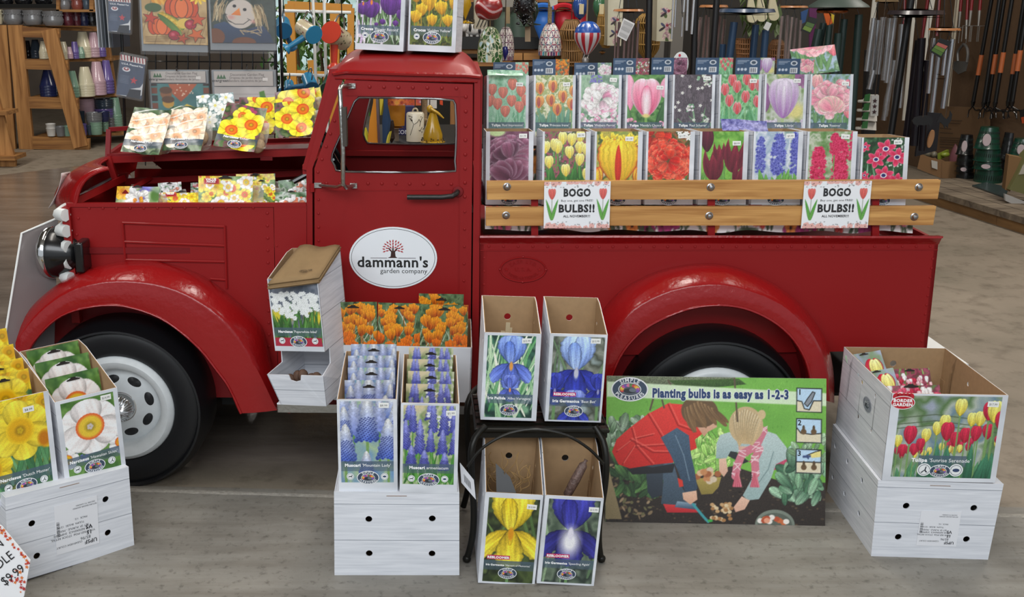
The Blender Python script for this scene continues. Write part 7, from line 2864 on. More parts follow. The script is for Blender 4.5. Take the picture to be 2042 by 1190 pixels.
def art_fallveg(p):
 p.bg(['a88a5a', 'c4a878', '8a6a3c'], 4)
 L = lambda q, c='2a1c14', w=.012: p.line(q, w, c)
 for i in range(5):
  p.line([(i*.25-.1, 0), (i*.25+.3, p.a)], .01, '6f5430', .7)
 for i in range(6):
  p.oval(.14+i*.05, .95, .04, .18, ['d8922c', 'e8b04a'][i%2], 0, 1, .2)
 p.oval(.15, .72, .14, .09, '3f5a34')
 p.petal(.3, .95, .45, .2, 20, '4f7a34', '8fae4a')
 for cx, cy, r, n in ((.62, .72, .24, 5), (.28, .35, .2, 5)):
  for j in (0, 4, 1, 3, 2):
   x = cx+(j-2)*r*.36
   p.oval(x, cy, r*.42*1.1, r*.82, '3a1a10')
   p.oval(x, cy, r*.42, r*.78, ['c8481c', 'd8602a', 'e4743a', 'd8602a', 'c8481c'][j])
  L([(cx, cy+r*.7), (cx+.03, cy+r*1.1)], '4a5a24', .05)
 p.petal(.24, .62, .52, .2, -38, 'd8b43a', 'ecd05a', '3f6a2a')
 for i in range(70):
  t, s_ = p.r.rand(), p.r.uniform(-1, 1)
  p.oval(.26+t*.38+s_*.04, .6-t*.3+s_*.05, .012, .01, 'c89a2c')
 p.petal(.22, .6, .55, .12, -46, '3f6a2c', '6f8f44')
 p.oval(.66, .42, .12, .1, 'e0c05a')
 for cx, cy in ((.48, .18), (.76, .4)):
  p.oval(cx, cy, .1, .1, '3a1218')
  p.oval(cx, cy, .09, .09, 'a8283a')
  p.oval(cx-.02, cy+.02, .03, .03, 'd06070', .8)

 def leaf(cx, cy, r, c, rot):
  pts = [(cx+r*(1 if k%2 == 0 else .42)*math.cos(k*math.pi/5+rot), cy+r*(1 if k%2 == 0 else .42)*math.sin(k*math.pi/5+rot)) for k in range(10)]
  p.poly(pts, c)
  L(pts+pts[:1], '4a2414', .008)
 leaf(.88, .5, .15, 'c8502a', .3)
 leaf(.85, .2, .16, 'd0642c', .8)
 leaf(.1, .52, .14, 'b83a24', .1)
 leaf(.62, .12, .12, 'c8502a', 0)
 for i in range(10):
  p.petal(.9, .95, .16, .05, i*36, 'e8b42c', 'f4d44a')
 for i in range(4):
  p.line([(0, .05+i*.03), (1, .06+i*.03)], .006, '3a2818')

def art_scarecrow(p):
 p.bg(['2c3530', '3a4740', '243028'], 5)
 p.poly([(0, .0), (0, .42), (.18, .5), (.5, .3), (.82, .42), (.95, .2), (1, 0)], '24344c', '32486a', 1, .1)
 p.oval(.02, .14, .16, .2, '6f4024')
 p.oval(.5, .02, .2, .12, '6f4024')
 p.oval(.45, .68, .25, .34, 'c8beb4', .05)
 p.oval(.3, .6, .06, .05, 'd0948a', 1, .7)
 p.oval(.68, .5, .05, .05, 'd0948a', 1, .7)
 p.oval(.36, .86, .03, .035, '14161a')
 p.oval(.53, .78, .03, .035, '14161a')
 p.poly([(.3, .66), (.46, .64), (.44, .82)], 'd8742c', 'e89040')
 p.line([(.2, .68), (.24, .54), (.36, .44), (.5, .44), (.6, .54)], .012, '1a1a1c')
 for x, y in ((.2, .68), (.27, .5), (.6, .55)):
  p.line([(x-.03, y+.02), (x+.03, y-.02)], .01, '1a1a1c')
 for i in range(60):
  s_ = p.r.choice([-1, 1])
  x = (.12 if s_ < 0 else .78)+p.r.uniform(-.1, .1)
  y = p.r.uniform(.7, .95)-(.14 if s_ > 0 else 0)
  p.line([(x-s_*.04, y+.1), (x, y), (x+s_*p.r.uniform(.0, .05), y-p.r.uniform(.15, .34))], .012, ['b8a078', '8a7450', 'd4c09a'][p.r.randint(3)])
 for q in ([(.5, .3), (.66, .26), (.78, .18)], [(.56, .26), (.74, .32), (.8, .24), (.62, .24)], [(.54, .26), (.44, .3), (.5, .2)]):
  p.line(q, .018, 'b8a078')

def art_leafflag(p):
 p.bg(['3f7a7a', '4a8484', '386e70'], 3)
 a = p.a
 for i in range(10):
  for x in (0, .9):
   p.rect(x, x+.1, i*.13, i*.13+.1, ['7a3f28', '2a1c18'][i%2])
 p.poly([(.3, a), (.36, .75*a), (.5, .55*a), (.62, .7*a), (.8, a)], 'a8502c', 'b8603a')
 for x0, y0, c in ((.25, .75, '8a5a34'), (.28, .52, 'c89a3a')):
  p.oval(x0, y0*a, .1, .13*a, c)
  p.oval(x0, y0*a+.06, .11, .06, '5a3a20')
 p.poly([(.45, .35*a), (.6, .5*a), (.75, .4*a), (.8, .1*a), (.5, .1*a)], 'd8b02c', 'e8c850')
 for i in range(14):
  p.oval(p.r.uniform(.35, .75), p.r.uniform(.7, 1)*a, .012, .012, 'e8d0b8')
 p.poly([(.2, .2*a), (.4, .3*a), (.42, .1*a), (.22, .05*a)], 'c8522a')

def art_hiflag(p):
 p.bg(['c0bcb8', 'ccc8c4', 'b4b0ac'], 3, 3, .2)
 a = p.a
 for i in range(5):
  p.line([(0, i*a/5), (1, i*a/5)], .008, '9a9694')
 for x in (.12, .32, .42):
  p.rect(x, x+.09, .1*a, .66*a, '2a1c18')
  for i in range(6):
   p.rect(x, x+.09, (.12+i*.09)*a, (.155+i*.09)*a, 'b8502a', .8)
 p.rect(.12, .36, .36*a, .44*a, '2a1c18')
 p.rect(.05, .24, .62*a, .68*a, 'b8502a')
 p.oval(.78, .38*a, .22, .28*a, '2a1c18')
 for d in (-.1, .1, 0):
  p.oval(.78+d, .38*a, .12, .25*a, 'd8642c')
 p.poly([(.74, .6*a), (.84, .6*a), (.8, .9*a), (.72, .86*a)], '4f8a2c')

def flag(label, bl, br, top, Y, art, n, header=None, sy=1.0, dx=0.0):
 M, w, h = fit(bl, br, top, Y, 0)
 root = thing('garden_flag', label, 'garden flag', M, 'garden flags on the wire rack')
 hp = h*(1-(header or 0))
 p = Pic(w*.975, hp*.96, n, 11)
 p.view(1.08 if sy > 1 else 1, sy)
 art(p)
 p.view()
 p.mesh('printed_flag', root, None, 0.0, M=None).location = (.02*w+dx, 0, .03*h)
 if header:
  mb = MB(T3((dx, 0, 0)))
  mb.ink = tuple(s2l(hx('b8b2ac')))
  mb.box(-w*.46, w*.46, -.003, .0, h*(1-header)+.004, h-.004)
  z = h*(1-header*.45)
  for i in range(3):
   mb.add([(x, -.0035, zz) for x, zz in [(-w*.42+i*w*.045, z-.004), (-w*.36+i*w*.045, z-.004), (-w*.39+i*w*.045, z+.014)]], [(0, 1, 2)], tuple(s2l(hx('3f6a44'))))
  put_text(mb, 'evergreen', -w*.36, z-.016, w*.06, '3a3a3a', 'b', 'c', -.0035)
  for i, (t, s_) in enumerate((('Decorative Garden Flag', .055), ('Drapeau de jardin decoratif', .05), ('Bandera decorativa de jardin', .05))):
   put_text(mb, t, w*.06, z+.008-i*.012, w*s_, '6a6460', 'r', 'c', -.0035)
  mb.ink = tuple(s2l(hx('dedad4')))
  mb.box(w*.3, w*.38, -.0038, -.003, z-.012, z)
  mb.build('header_card', INK, root, None)
 mb = MB()
 nx, nz = 10, 8
 rr = random.Random(int(w*1e4))
 mb.loft([[(-w*.505+w*1.01*i/nx, -.012+rr.uniform(-.004, .004), -h*.1+h*1.12*j/nz) for i in range(nx+1)] for j in range(nz+1)])
 mb.build('clear_sleeve', CLEAR, root, 80)
 mb = MB()
 for i in range(4):
  mb.box(-w*.5, w*.5, .006+i*.008, .0075+i*.008, -h*.06, h)
 mb.build('stacked_flag', mat('868c90', .5), root, None)
 return root

flag('garden flag of pumpkins and corn in a clear sleeve on the wire rack', (282, 92), (414, 95), -72, YR-.08, art_fallveg, 130, None, 1.32)
flag('garden flag of a smiling scarecrow in a clear sleeve on the wire rack', (419, 90), (550, 91), -72, YR-.08, art_scarecrow, 130, None, 1.55)
flag('garden flag with acorns and leaves below the pumpkin flag', (303, 250), (420, 250), 140, YR-.06, art_leafflag, 90, .24)
flag('garden flag with a pumpkin greeting below the scarecrow flag', (427, 250), (553, 250), 140, YR-.06, art_hiflag, 90, .3)

for lab, bl, br, top, rot, Y in (('patriotic pleated fan pack at the top of the wire rack', (216, 62), (260, 66), -6, 0, YR-.1), ('patriotic pleated fan pack hanging below the other one', (232, 190), (282, 196), 112, -4, YR-.12)):
 M, w, h = fit(bl, br, top, Y, 0)
 root = thing('fan_pack', lab, 'fan pack', M @ RY(-rot), 'pleated fan packs')
 p = Pic(w, h, 70, 5)
 a = p.a
 p.bg(['3a465c', '46536c'], 3)
 p.rect(0, 1, .86*a, a, 'd8d4d0')
 for i in range(9):
  p.poly([(i*.12, a), (i*.12+.05, a), (i*.12+.09, .87*a), (i*.12+.04, .87*a)], '8a2430')
 p.oval(.28, .66*a, .16, .09, 'd8d8dc')
 p.oval(.28, .67*a, .1, .06, '8a2430')
 p.oval(.28, .68*a, .05, .03, 'e0e0e0')
 for i in range(6):
  p.line([(.08, (.5-i*.035)*a), (.42, (.5-i*.035)*a)], .012, '98a4b4', .6)
 st = [(.62+.16*(1 if k%2 == 0 else .42)*math.cos(R(90+36*k)), .42*a+.16*(1 if k%2 == 0 else .42)*math.sin(R(90+36*k))) for k in range(10)]
 p.poly(st, 'b8404a')
 p.poly([(0, .0), (.4, 0), (.5, .2*a), (.9, .28*a), (1, .4*a), (1, .1*a), (.9, .05*a)], 'd0d2d4')
 p.poly([(.4, 0), (.95, 0), (.95, .22*a), (.5, .2*a)], '1c222e')
 f = p.mesh('printed_insert', root)
 mb = MB()
 put_text(mb, 'U.S.A. Pleated Fan', 0, h*.77, w*.1, 'e8ecf0', 'b', 'c', -.0016, w*.86)
 mb.build('lettering', INK, f, None)
 mb = MB()
 mb.box(-w*.56, w*.56, -.006, .02, -h*.06, h*1.06)
 bevel(mb.build('clear_pack', CLEAR, root), .008)
for i in range(5):
 mb = MB()
 mb.box(-.002, .002, 0, .14, -.13, .16)
 o = mb.build('packaged_flag', mat(['b8bcc0', '8f959c', '5a6068', 'a8acb0', '3c4048'][i], .3), None, None, T3(at(192+i*7, 30, YR+.02)) @ RZ(-14))
 tag(o, 'bagged flag seen on edge left of the fan packs', 'flag pack', 'bagged flags seen on edge')

# --- watering cans, white grid and yellow frame in front of the bright window
def watering_can(label, cx, cy, r, Y, yaw, pitch, body, trim, art=None, spout=(-1, -1), grp=None):
 k = KP(Y)
 rr_ = r*k
 L = rr_*2.6
 M = T3(at(cx, cy, Y)) @ RZ(yaw) @ RX(90+pitch)   # local z points at the viewer: base disc toward us
 root = thing('watering_can', label, 'watering can', M, grp)
 mb = MB()
 if art:
  n = 40
  rnd = random.Random(3)
  prof = [(rr_*.86, -L), (rr_*.86, -L*.66), (rr_*.9, -L*.33), (rr_*.95, -.002)]
  mb.ink = tuple(s2l(hx('cdbfa0')))
  mb.lathe(prof, n)
  o = mb.build('can_body', INK_GLOSS, root)
  mb = MB()
  for i in range(40):
   a, z = rnd.uniform(0, 6.28), -rnd.uniform(.1, .9)*L
   c = rnd.choice(['7a2f44', '44502f', '5a4a6a', '8a4a4a', '3a4a34'])
   s_ = rr_*rnd.uniform(.06, .13)
   q = Matrix.Rotation(a, 4, 'Z') @ T3((rr_*.955, 0, z)) @ RY(90)
   mb.add([q @ Vector((s_*math.cos(t), s_*.8*math.sin(t), 0)) for t in np.linspace(0, 6.28, 9)[:-1]], [tuple(range(8))], tuple(s2l(hx(c))))
  mb.build('painted_flower', INK_GLOSS, o, None)
 else:
  mb.lathe([(rr_*.86, -L), (rr_*.95, -.002)], 40)
  mb.build('can_body', body, root)
 mb = MB()
 mb.lathe([(0, 0), (rr_*.97, 0), (rr_*.99, -.004), (rr_*.95, -.012)], 40)
 mb.build('can_base', trim, root)
 mb = MB()
 sx, sy = spout
 a = Vector((rr_*.5*sx, rr_*.5*sy, -L*.35))
 b = Vector((rr_*2.6*sx, rr_*2.3*sy, -L*.55))
 mb.tube([a, a.lerp(b, .5), b], [rr_*.38, rr_*.32, rr_*.27], 12)
 d = (b-a).normalized()
 mb.tube([b, b+d*rr_*.3, b+d*rr_*.5], [rr_*.27, rr_*.58, rr_*.62], 16)
 mb.build('spout', trim, root)
 mb = MB()
 mb.tube(resample([(0, rr_*.8, -L*.2), (rr_*.1, rr_*1.7, -L*.35), (rr_*.1, rr_*1.9, -L*.75), (0, rr_*.8, -L*.98)], 14), rr_*.09, 8)
 mb.build('handle', STEEL, root)
 mb = MB()
 tp = M @ Vector((rr_*.1, rr_*1.85, -L*.6))
 mb.tube([tp, Vector((tp.x, tp.y, at(cx, -80 if cy < 150 else 146, tp.y).z))], .003, 5)
 mb.M = None
 mb.v = [tuple(M.inverted() @ Vector(v)) for v in mb.v]
 mb.build('hook', BLACK, root)
 return root

BLUEP, REDP = mat('2f7fa8', .35, 0, .2), mat('b83a26', .3, 0, .3)
watering_can('flower painted watering can with a blue base hanging behind the hood', 627, 70, 19, 5.9, 38, 18, None, BLUEP, 1, (-.75, -.75), 'watering cans')
watering_can('red watering can with a round rose hanging left of the cab', 659, 64, 23, 6.2, -22, -18, REDP, mat('c8402c', .3, 0, .3), 1, (-.02, -1.0), 'watering cans')
watering_can('dark blue watering can half hidden behind the wire rack', 566, 62, 17, 6.0, 10, 20, BLUEP, mat('245f86', .35), None, (.35, -1.0), 'watering cans')
watering_can('blue watering can peeking over the daffodil packs by the windshield', 622, 176, 15, 5.4, 20, 30, BLUEP, mat('1f5a80', .35), None, (-.9, -.3), 'watering cans')
watering_can('green watering can peeking over the daffodil packs beside the cab', 653, 178, 15, 5.9, -10, 30, mat('1f4a3c', .35), mat('1c4034', .35), None, (.8, -.4), 'watering cans')
watering_can('small blue watering can low behind the scarecrow flag', 578, 182, 11, 6.2, 10, 30, BLUEP, mat('1f5a80', .35), None, (-.9, -.3), 'watering cans')
grid = wt('white_wire_rack', 'white wire rack where the watering cans hang', 'rack', (at(620, 100, 6.4).x, 6.4, 0))
mb = MB()
for x0, x1 in ((622, 631), (645, 651), (560, 562)):
 p1 = at(x1, 200, 6.4)
 mb.tube([at(x0, -60, 6.4), p1, (p1.x, p1.y, 0)], .009, 8)
for y in (21, 148):
 mb.tube([at(553, y, 6.42), at(700, y+4, 6.42)], .009, 8)
wp(grid, 'wire_frame', mb, WHITE)
YEL = mat('d8942c', .45)
frame = wt('yellow_frame', 'yellow painted timber frame in front of the bright window', 'frame', (at(630, 100, 8.2).x, 8.2, 0))
for nm, a, b, wd in (('post', (578, 8), (584, 190), .07), ('post', (668, 12), (662, 190), .07), ('post', (700, 16), (692, 190), .05), ('beam', (574, 10), (702, 17), .06), ('beam', (583, 144), (700, 150), .035), ('brace', (620, 120), (628, 190), .05)):
 mb = MB()
 p0, p1 = at(*a, 8.2), at(*b, 8.2)
 if nm == 'post':
  p1 = Vector((p1.x, p1.y, 0))
 mb.bar(p0, p1, wd, wd)
 wp(frame, nm, mb, YEL)
mb = MB()
for x in range(590, 700, 14):
 mb.tube([at(x, 148, 8.2), at(x+1, 220, 8.2)], .006, 5)
wp(frame, 'baluster', mb, YEL)
for i, (x, y, s_) in enumerate(((590, 60, .3), (640, 95, .34), (690, 60, .28), (610, 165, .4), (680, 180, .4), (560, 170, .3), (655, 40, .2))):
 rr = random.Random(i)
 k_ = .26
 c = at(x, y, 9.0+.8*i)
 root = wt('leafy_plant', 'leafy green plant %s in front of the bright window'%('at the top left', 'in the middle', 'at the right', 'low on the left', 'low on the right', 'at the far left', 'small at the top')[i], 'plant', (c.x, c.y, 0), 'plants behind the yellow frame')
 mb = MB()
 for j in range(150):
  q = c+Vector((rr.gauss(0, s_*.45), max(-.36, min(.36, rr.gauss(0, .15))), rr.gauss(0, s_*.5)))
  M = T3(q) @ RZ(rr.uniform(0, 360)) @ RX(rr.uniform(-60, 60))
  L = rr.uniform(.05, .1)
  mb.M = M
  mb.add([(0, 0, 0), (L*.35, 0, L*.5), (0, .01, L*1.1), (-L*.35, 0, L*.5)], [(0, 1, 2, 3)])
 mb.M = None
 wp(root, 'foliage', mb, mat(['3f6a2c', '5f8a3c', '2f5224'][i%3], .6), None)
 mb = MB()
 mb.tube([(c.x, c.y, 0), (c.x+.03, c.y, c.z*.5), tuple(c)], .015, 6)
 wp(root, 'stem', mb, mat('5a4630', .8))

# --- bright window in the back wall
wn = bpy.data.materials.new('daylit_glass')
wn.use_nodes = True
_e = wn.node_tree.nodes['Principled BSDF']
_e.inputs['Base Color'].default_value = (.05, .06, .07, 1)
_tc = wn.node_tree.nodes.new('ShaderNodeTexCoord')
_nz = wn.node_tree.nodes.new('ShaderNodeTexNoise')
_nz.inputs['Scale'].default_value = 1.6
_nz.inputs['Detail'].default_value = 6
_rp = wn.node_tree.nodes.new('ShaderNodeValToRGB')
_rp.color_ramp.elements[0].position, _rp.color_ramp.elements[1].position = .36, .6
_rp.color_ramp.elements[0].color, _rp.color_ramp.elements[1].color = lin('6f8f7a'), lin('dcecf8')
wn.node_tree.links.new(_tc.outputs['Object'], _nz.inputs['Vector'])
wn.node_tree.links.new(_nz.outputs['Fac'], _rp.inputs['Fac'])
wn.node_tree.links.new(_rp.outputs['Color'], _e.inputs['Emission Color'])
_e.inputs['Emission Strength'].default_value = 1.15
YW = 15.9
a, b = at(536, -90, YW), at(724, 190, YW)
mb = MB()
mb.box(a.x, b.x, YW, YW+.02, max(.2, b.z), a.z)
win1 = struct(mb.build('window_1', wn, None, None))
mb = MB()
for i in range(5):
 x = a.x+(b.x-a.x)*i/4
 mb.box(x-.05, x+.05, YW-.06, YW-.001, max(.2, b.z), a.z)
for z in (max(.2, b.z), b.z+(a.z-b.z)*.45, a.z):
 mb.box(a.x, b.x, YW-.06, YW-.001, z-.05, z+.05)
struct(mb.build('window_1_frame', WHITE, None, None))

# --- seen through the cab windows
def hang_cord(root, p, top=-70, r=.0025, Y=None, m=None):
 mb = MB()
 q = at(p[0], top, p[2])
 mb.tube([at(*p), Vector((at(*p).x, p[2], q.z))], r, 5)
 wp(root, 'cord', mb, m or mat('3a2c20', .8))

def lathe_px(mb, cx, Y, prof, n=28, ink=None):
 """Lathe given as (half width px, y px) pairs around column cx at depth Y."""
 k = KP(Y)
 ys = [y for _, y in prof]
 b = at(cx, max(ys), Y)
 P = [(w*k, at(cx, y, Y).z-b.z) for w, y in sorted(prof, key=lambda t: -t[1])]
 mb.lathe(P, n, T3(b), ink)
 return b

YC = 5.0
MUST = mat('b08a1c', .2, 0, .5)
k = KP(YC)
b = at(863, 283, YC)
o = wt('bird_bell', 'mustard yellow ceramic bird bell seen through the cab window', 'bell', b)
mb = MB()
lathe_px(mb, 863, YC, [(0, 222), (6, 225), (9, 232), (14, 250), (20, 268), (26, 282), (25, 283.5), (20, 280)])
wp(o, 'bell_skirt', mb, MUST)
mb = MB()
mb.ball(at(857, 217, YC), (6.5*k, 6*k, 8*k), 14, 10)
wp(o, 'bird_head', mb, MUST)
mb = MB()
mb.tube([at(860, 218, YC-.01), at(874, 226, YC-.02), at(885, 236, YC-.03)], [4*k, 3*k, 1.2*k], 10)
wp(o, 'beak', mb, MUST)
mb = MB()
rr = random.Random(2)
for i in range(60):
 t = rr.uniform(0, 6.28)
 q = rr.uniform(0, 1)
 mb.ball(b+Vector(((25-q*4)*k*math.cos(t), (25-q*4)*k*math.sin(t), q*9*k)), 1.1*k, 6, 4)
wp(o, 'speckled_rim', mb, mat('2f2410', .5))
hang_cord(o, (857, 210, YC))
o = wt('ceramic_birdhouse', 'white ceramic cylinder birdhouse with ink drawings seen through the cab window', 'birdhouse', at(828, 283, YC+.1))
mb = MB()
lathe_px(mb, 828, YC+.1, [(0, 223), (16, 224), (18, 227), (18, 281), (16, 283), (0, 283)])
wp(o, 'cylinder', mb, mat('cfc8b4', .35, 0, .2))
mb = MB()
cb = at(828, 240, YC+.1)
kk = KP(YC+.1)
rr = random.Random(5)
for q in ([(-10, -28), (-6, -16), (-3, -6), (-7, 2)], [(-2, -6), (4, -2), (8, 4)], [(-7, 2), (-12, 6)], [(9, -10), (12, 2), (15, 8)], [(11, -2), (8, 4)], [(10, -20), (14, -12)]):
 mb.tube([cb+Vector((x*kk, -math.sqrt(max(0, 18.3**2-x*x))*kk, z*kk)) for x, z in q], .0012, 5)
for i in range(14):
 x, z = rr.choice([(-10, 6), (12, 8), (13, -18)])
 x, z = x+rr.uniform(-5, 4), z+rr.uniform(-5, 5)
 mb.ball(cb+Vector((x*kk, -math.sqrt(max(0, 18.3**2-x*x))*kk, z*kk)), .0025, 6, 4)
wp(o, 'ink_drawing', mb, mat('2a2622', .6))
mb = MB()
mb.tube([at(823+5+5*math.cos(t), 222-6*math.sin(t), YC+.1) for t in np.linspace(0, math.pi, 9)], .004, 6)
wp(o, 'hanging_ring', mb, mat('a89a80', .5))
hang_cord(o, (828, 217, YC+.1))
o = wt('rope_hank', 'thick tan rope behind the birdhouse', 'rope', at(847, 240, YC+.25))
mb = MB()
mb.tube(resample([at(848, -60, YC+.25), at(847, 200, YC+.25), at(846, 236, YC+.25), at(852, 244, YC+.2), at(840, 246, YC+.22)], 20), .014, 8)
wp(o, 'rope', mb, mat('8a7456', .9, 0, 0, .6, 200))
o = wt('windsock', 'orange and blue spiral cloth windsock seen through the cab window', 'windsock', at(752, 285, 5.1))
for nm, c, pts in (('orange_panel', 'd88a1c', [(748, 150), (752, 285), (733, 285), (737, 240), (744, 205)]), ('yellow_panel', 'd8c43a', [(762, 150), (764, 200), (758, 230), (756, 180)]), ('blue_panel', '1c3a5c', [(766, 150), (769, 210), (775, 240), (770, 285), (763, 285), (762, 240), (765, 215)]), ('yellow_panel', 'd8cc4a', [(777, 262), (772, 286), (769, 286), (773, 270)]), ('yellow_panel', 'c8c83a', [(726, 255), (735, 285), (728, 285), (722, 270)])):
 mb = MB()
 P = [at(x, y, 5.1) for x, y in pts]
 mb.slab(P, [p+Vector((.01, .02, 0)) for p in P])
 wp(o, nm, mb, mat(c, .7))
mb = MB()
mb.bar(at(750, 150, 5.06), at(756, 285, 5.06), .012, .012)
wp(o, 'pole', mb, STEEL)
o = wt('carved_figure', 'dark carved wooden piece beside the windsock', 'carving', at(781, 285, 5.2))
mb = MB()
lathe_px(mb, 781, 5.2, [(0, 238), (4, 240), (6, 250), (5, 262), (7, 275), (6, 286), (0, 286)])
wp(o, 'figure', mb, mat('2c1a14', .6, 0, 0, .5, 60))
o = wt('hanging_tub', 'mustard orange fluted tub hanging behind the cab', 'planter', at(790, 256, 5.3))
mb = MB()
b = lathe_px(mb, 790, 5.3, [(0, 250), (15, 254), (17, 250), (19, 215), (19, 200), (0, 200)])
wp(o, 'tub', mb, mat('b0741c', .4, 0, 0, .3, 30))
mb = MB()
quad_slab(mb, [(786, 256), (795, 256), (795, 290), (787, 290)], 5.35, .03)
wp(o, 'wooden_paddle', mb, mat('9a8a78', .7))
o = wt('flower_banner', 'banner printed with orange flowers above the orange tub', 'banner', at(800, 210, 5.15))
p = Pic(80*KP(5.15), 40*KP(5.15), 70, 6)
p.bg(['b8a8a4', '8a3a2c', 'c8602c', 'a8404a', 'd0c8c8'], 6)
for i in range(26):
 p.star(p.r.uniform(0, .6), p.r.uniform(0, .5), .08, ['c8602c', '8a2a2c', 'd8a03a', '4a1c24'][i%4], 'd8803a', 9, i)
p.mesh('printed_cloth', o, lambda X, Z: np.stack([X, .01*np.sin(X*60), Z], -1))
o = wt('navy_box', 'navy box with a web address on the stand behind the cab', 'box', at(805, 276, 5.6))
mb = MB()
P = [(783, 212), (826, 212), (826, 275), (783, 275)]
quad_slab(mb, P, 5.6, .1)
b_ = wp(o, 'box', mb, mat('2f2f5c', .5))
mb = MB()
q = at(797, 267, 5.598)-o.location
put_text(mb, '.COM', q.x+.012, q.z, .03, 'd0d0dc', 'b', 'c', q.y-.002)
mb.build('lettering', INK, b_, None)
o = wt('price_card', 'white price card hanging behind the bird bell', 'card', at(862, 205, 5.4))
mb = MB()
quad_slab(mb, [(852, 180), (871, 180), (871, 216), (852, 216)], 5.4, .002)
wp(o, 'card', mb, mat('d4d0ca', .6))
hang_cord(o, (862, 181, 5.4))
o = wt('orange_strip', 'orange and white ribbon tail hanging behind the cab', 'ribbon', at(880, 220, 5.5))
mb = MB()
quad_slab(mb, [(877, 170), (883, 170), (883, 210), (877, 208)], 5.5, .004)
wp(o, 'ribbon', mb, mat('d84a1c', .6))
hang_cord(o, (880, 171, 5.5))
o = wt('display_counter', 'dark display counter behind the truck cab', 'counter', (at(820, 300, 5.5).x, 5.5, 0))
mb = MB()
zt = at(820, 284, 5.3).z
mb.box(at(700, 284, 5.5).x, at(1000, 284, 5.5).x, 5.25, 6.1, zt-.03, zt)
wp(o, 'counter_top', mb, mat('15130f', .5))
mb = MB()
mb.box(at(705, 284, 5.5).x, at(990, 284, 5.5).x, 5.3, 6.05, 0, zt-.03)
wp(o, 'cabinet', mb, mat('1b1814', .7))

# --- back display wall with shelves, middle of the picture
YM = 8.6
mb = MB()
a, b = at(735, 0, YM), at(1668, 0, YM)
mb.box(a.x, b.x, YM, YM+.1, 0, 3.6)
struct(mb.build('wall_display', mat('2e2a25', .8), None, None))
SHL = wt('wall_shelf', 'wooden shelf with jars behind the mosaic lanterns', 'shelf', (at(1000, 100, 7.6).x, 7.6, 0))
for y0, y1 in ((99, 107), (-8, 4), (122, 132)):
 mb = MB()
 quad_slab(mb, [(905, y0), (1160, y0), (1160, y1), (905, y1)], 7.5, .5)
 wp(SHL, 'shelf_board', mb, OAK_H)
mb = MB()
zz = at(900, 122, 7.5).z
for x in (908, 1120, 1158):
 mb.bar(at(x, -60, 7.7), Vector((at(x, 0, 7.7).x, 7.7, 0)), .06, .06)
wp(SHL, 'post', mb, OAK_V)
mb = MB()
for x0, x1 in ((1022, 1042), (1044, 1076)):
 quad_slab(mb, [(x0, 106), (x1, 106), (x1, 120), (x0, 120)], 7.45, .2)
wp(SHL, 'wooden_block', mb, OAK_H)
o = wt('black_tray', 'long black tray standing on the shelf behind the lanterns', 'tray', at(1000, 98, 7.45))
mb = MB()
quad_slab(mb, [(918, 73), (1077, 75), (1077, 98), (918, 98)], 7.45, .1)
wp(o, 'tray', mb, mat('121313', .6))
for cx, w, yt, yb, c, lab in ((1003, 20, 22, 98, '4f5f52', 'left grey green jar behind the black cast lantern'), (1033, 22, 18, 98, '46564a', 'right grey green jar behind the black cast lantern')):
 o = wt('storage_jar', lab, 'jar', at(cx, yb, 7.6), 'grey green jars')
 mb = MB()
 lathe_px(mb, cx, 7.6, [(0, yt), (w*.5, yt+1), (w*.75, yt+8), (w, yt+14), (w, yb-4), (w*.9, yb), (0, yb)])
 wp(o, 'jar', mb, mat(c, .4, 0, .2))
for cx, w, yt, yb, c, lab in ((1083, 21, 12, 98, '2f6cc0', 'blue ribbed plastic bucket behind the star patterned lantern'), (1124, 20, 12, 98, 'b8222c', 'red ribbed plastic bucket right of the star patterned lantern'), (1155, 14, 16, 98, 'a81c2c', 'smaller red bucket partly behind the balloon lantern')):
 o = wt('plastic_bucket', lab, 'bucket', at(cx, yb, 7.3))
 mb = MB()
 lathe_px(mb, cx, 7.3, [(0, yt+8), (w*.8, yt+8), (w, yt+6), (w, yt+12), (w*.97, yt+13), (w*.95, yt+26), (w*.97, yt+27), (w*.92, yt+40), (w*.9, yb), (0, yb)])
 wp(o, 'bucket', mb, mat(c, .35))
 mb = MB()
 mb.tube([at(cx+w*.95*math.cos(t), yt+8-10*math.sin(t), 7.2) for t in np.linspace(.1, math.pi-.1, 12)], .016, 6)
 wp(o, 'handle', mb, mat(c, .35))
o = wt('cow_figurine', 'white cow figurine with black patches on the shelf', 'figurine', at(942, 75, 7.5))
k = KP(7.5)
mb = MB()
mb.ball(at(945, 59, 7.5), (20*k, 10*k, 11*k), 18, 12)
mb.ball(at(925, 54, 7.48), (9*k, 8*k, 9*k), 14, 10)
mb.ball(at(917, 58, 7.46), (6*k, 5*k, 5*k), 12, 8)
for x in (932, 940, 952, 960):
 mb.tube([at(x, 62, 7.5), at(x, 73.6, 7.5)], [4*k, 3*k], 8)
mb.ball(at(934, 46, 7.5), (3*k, 2*k, 5*k), 8, 6)
wp(o, 'body', mb, mat('cfcbc6', .35, 0, .3))
mb = MB()
for x, y, rx, ry in ((937, 58, 3, 8), (947, 55, 4, 5), (956, 64, 3, 6)):
 mb.ball(at(x, y-3, 7.5-.012)-Vector((0, 9*k, 0)), (rx*k, 2.4*k, ry*k), 10, 6)
wp(o, 'black_patch', mb, mat('161616', .4))

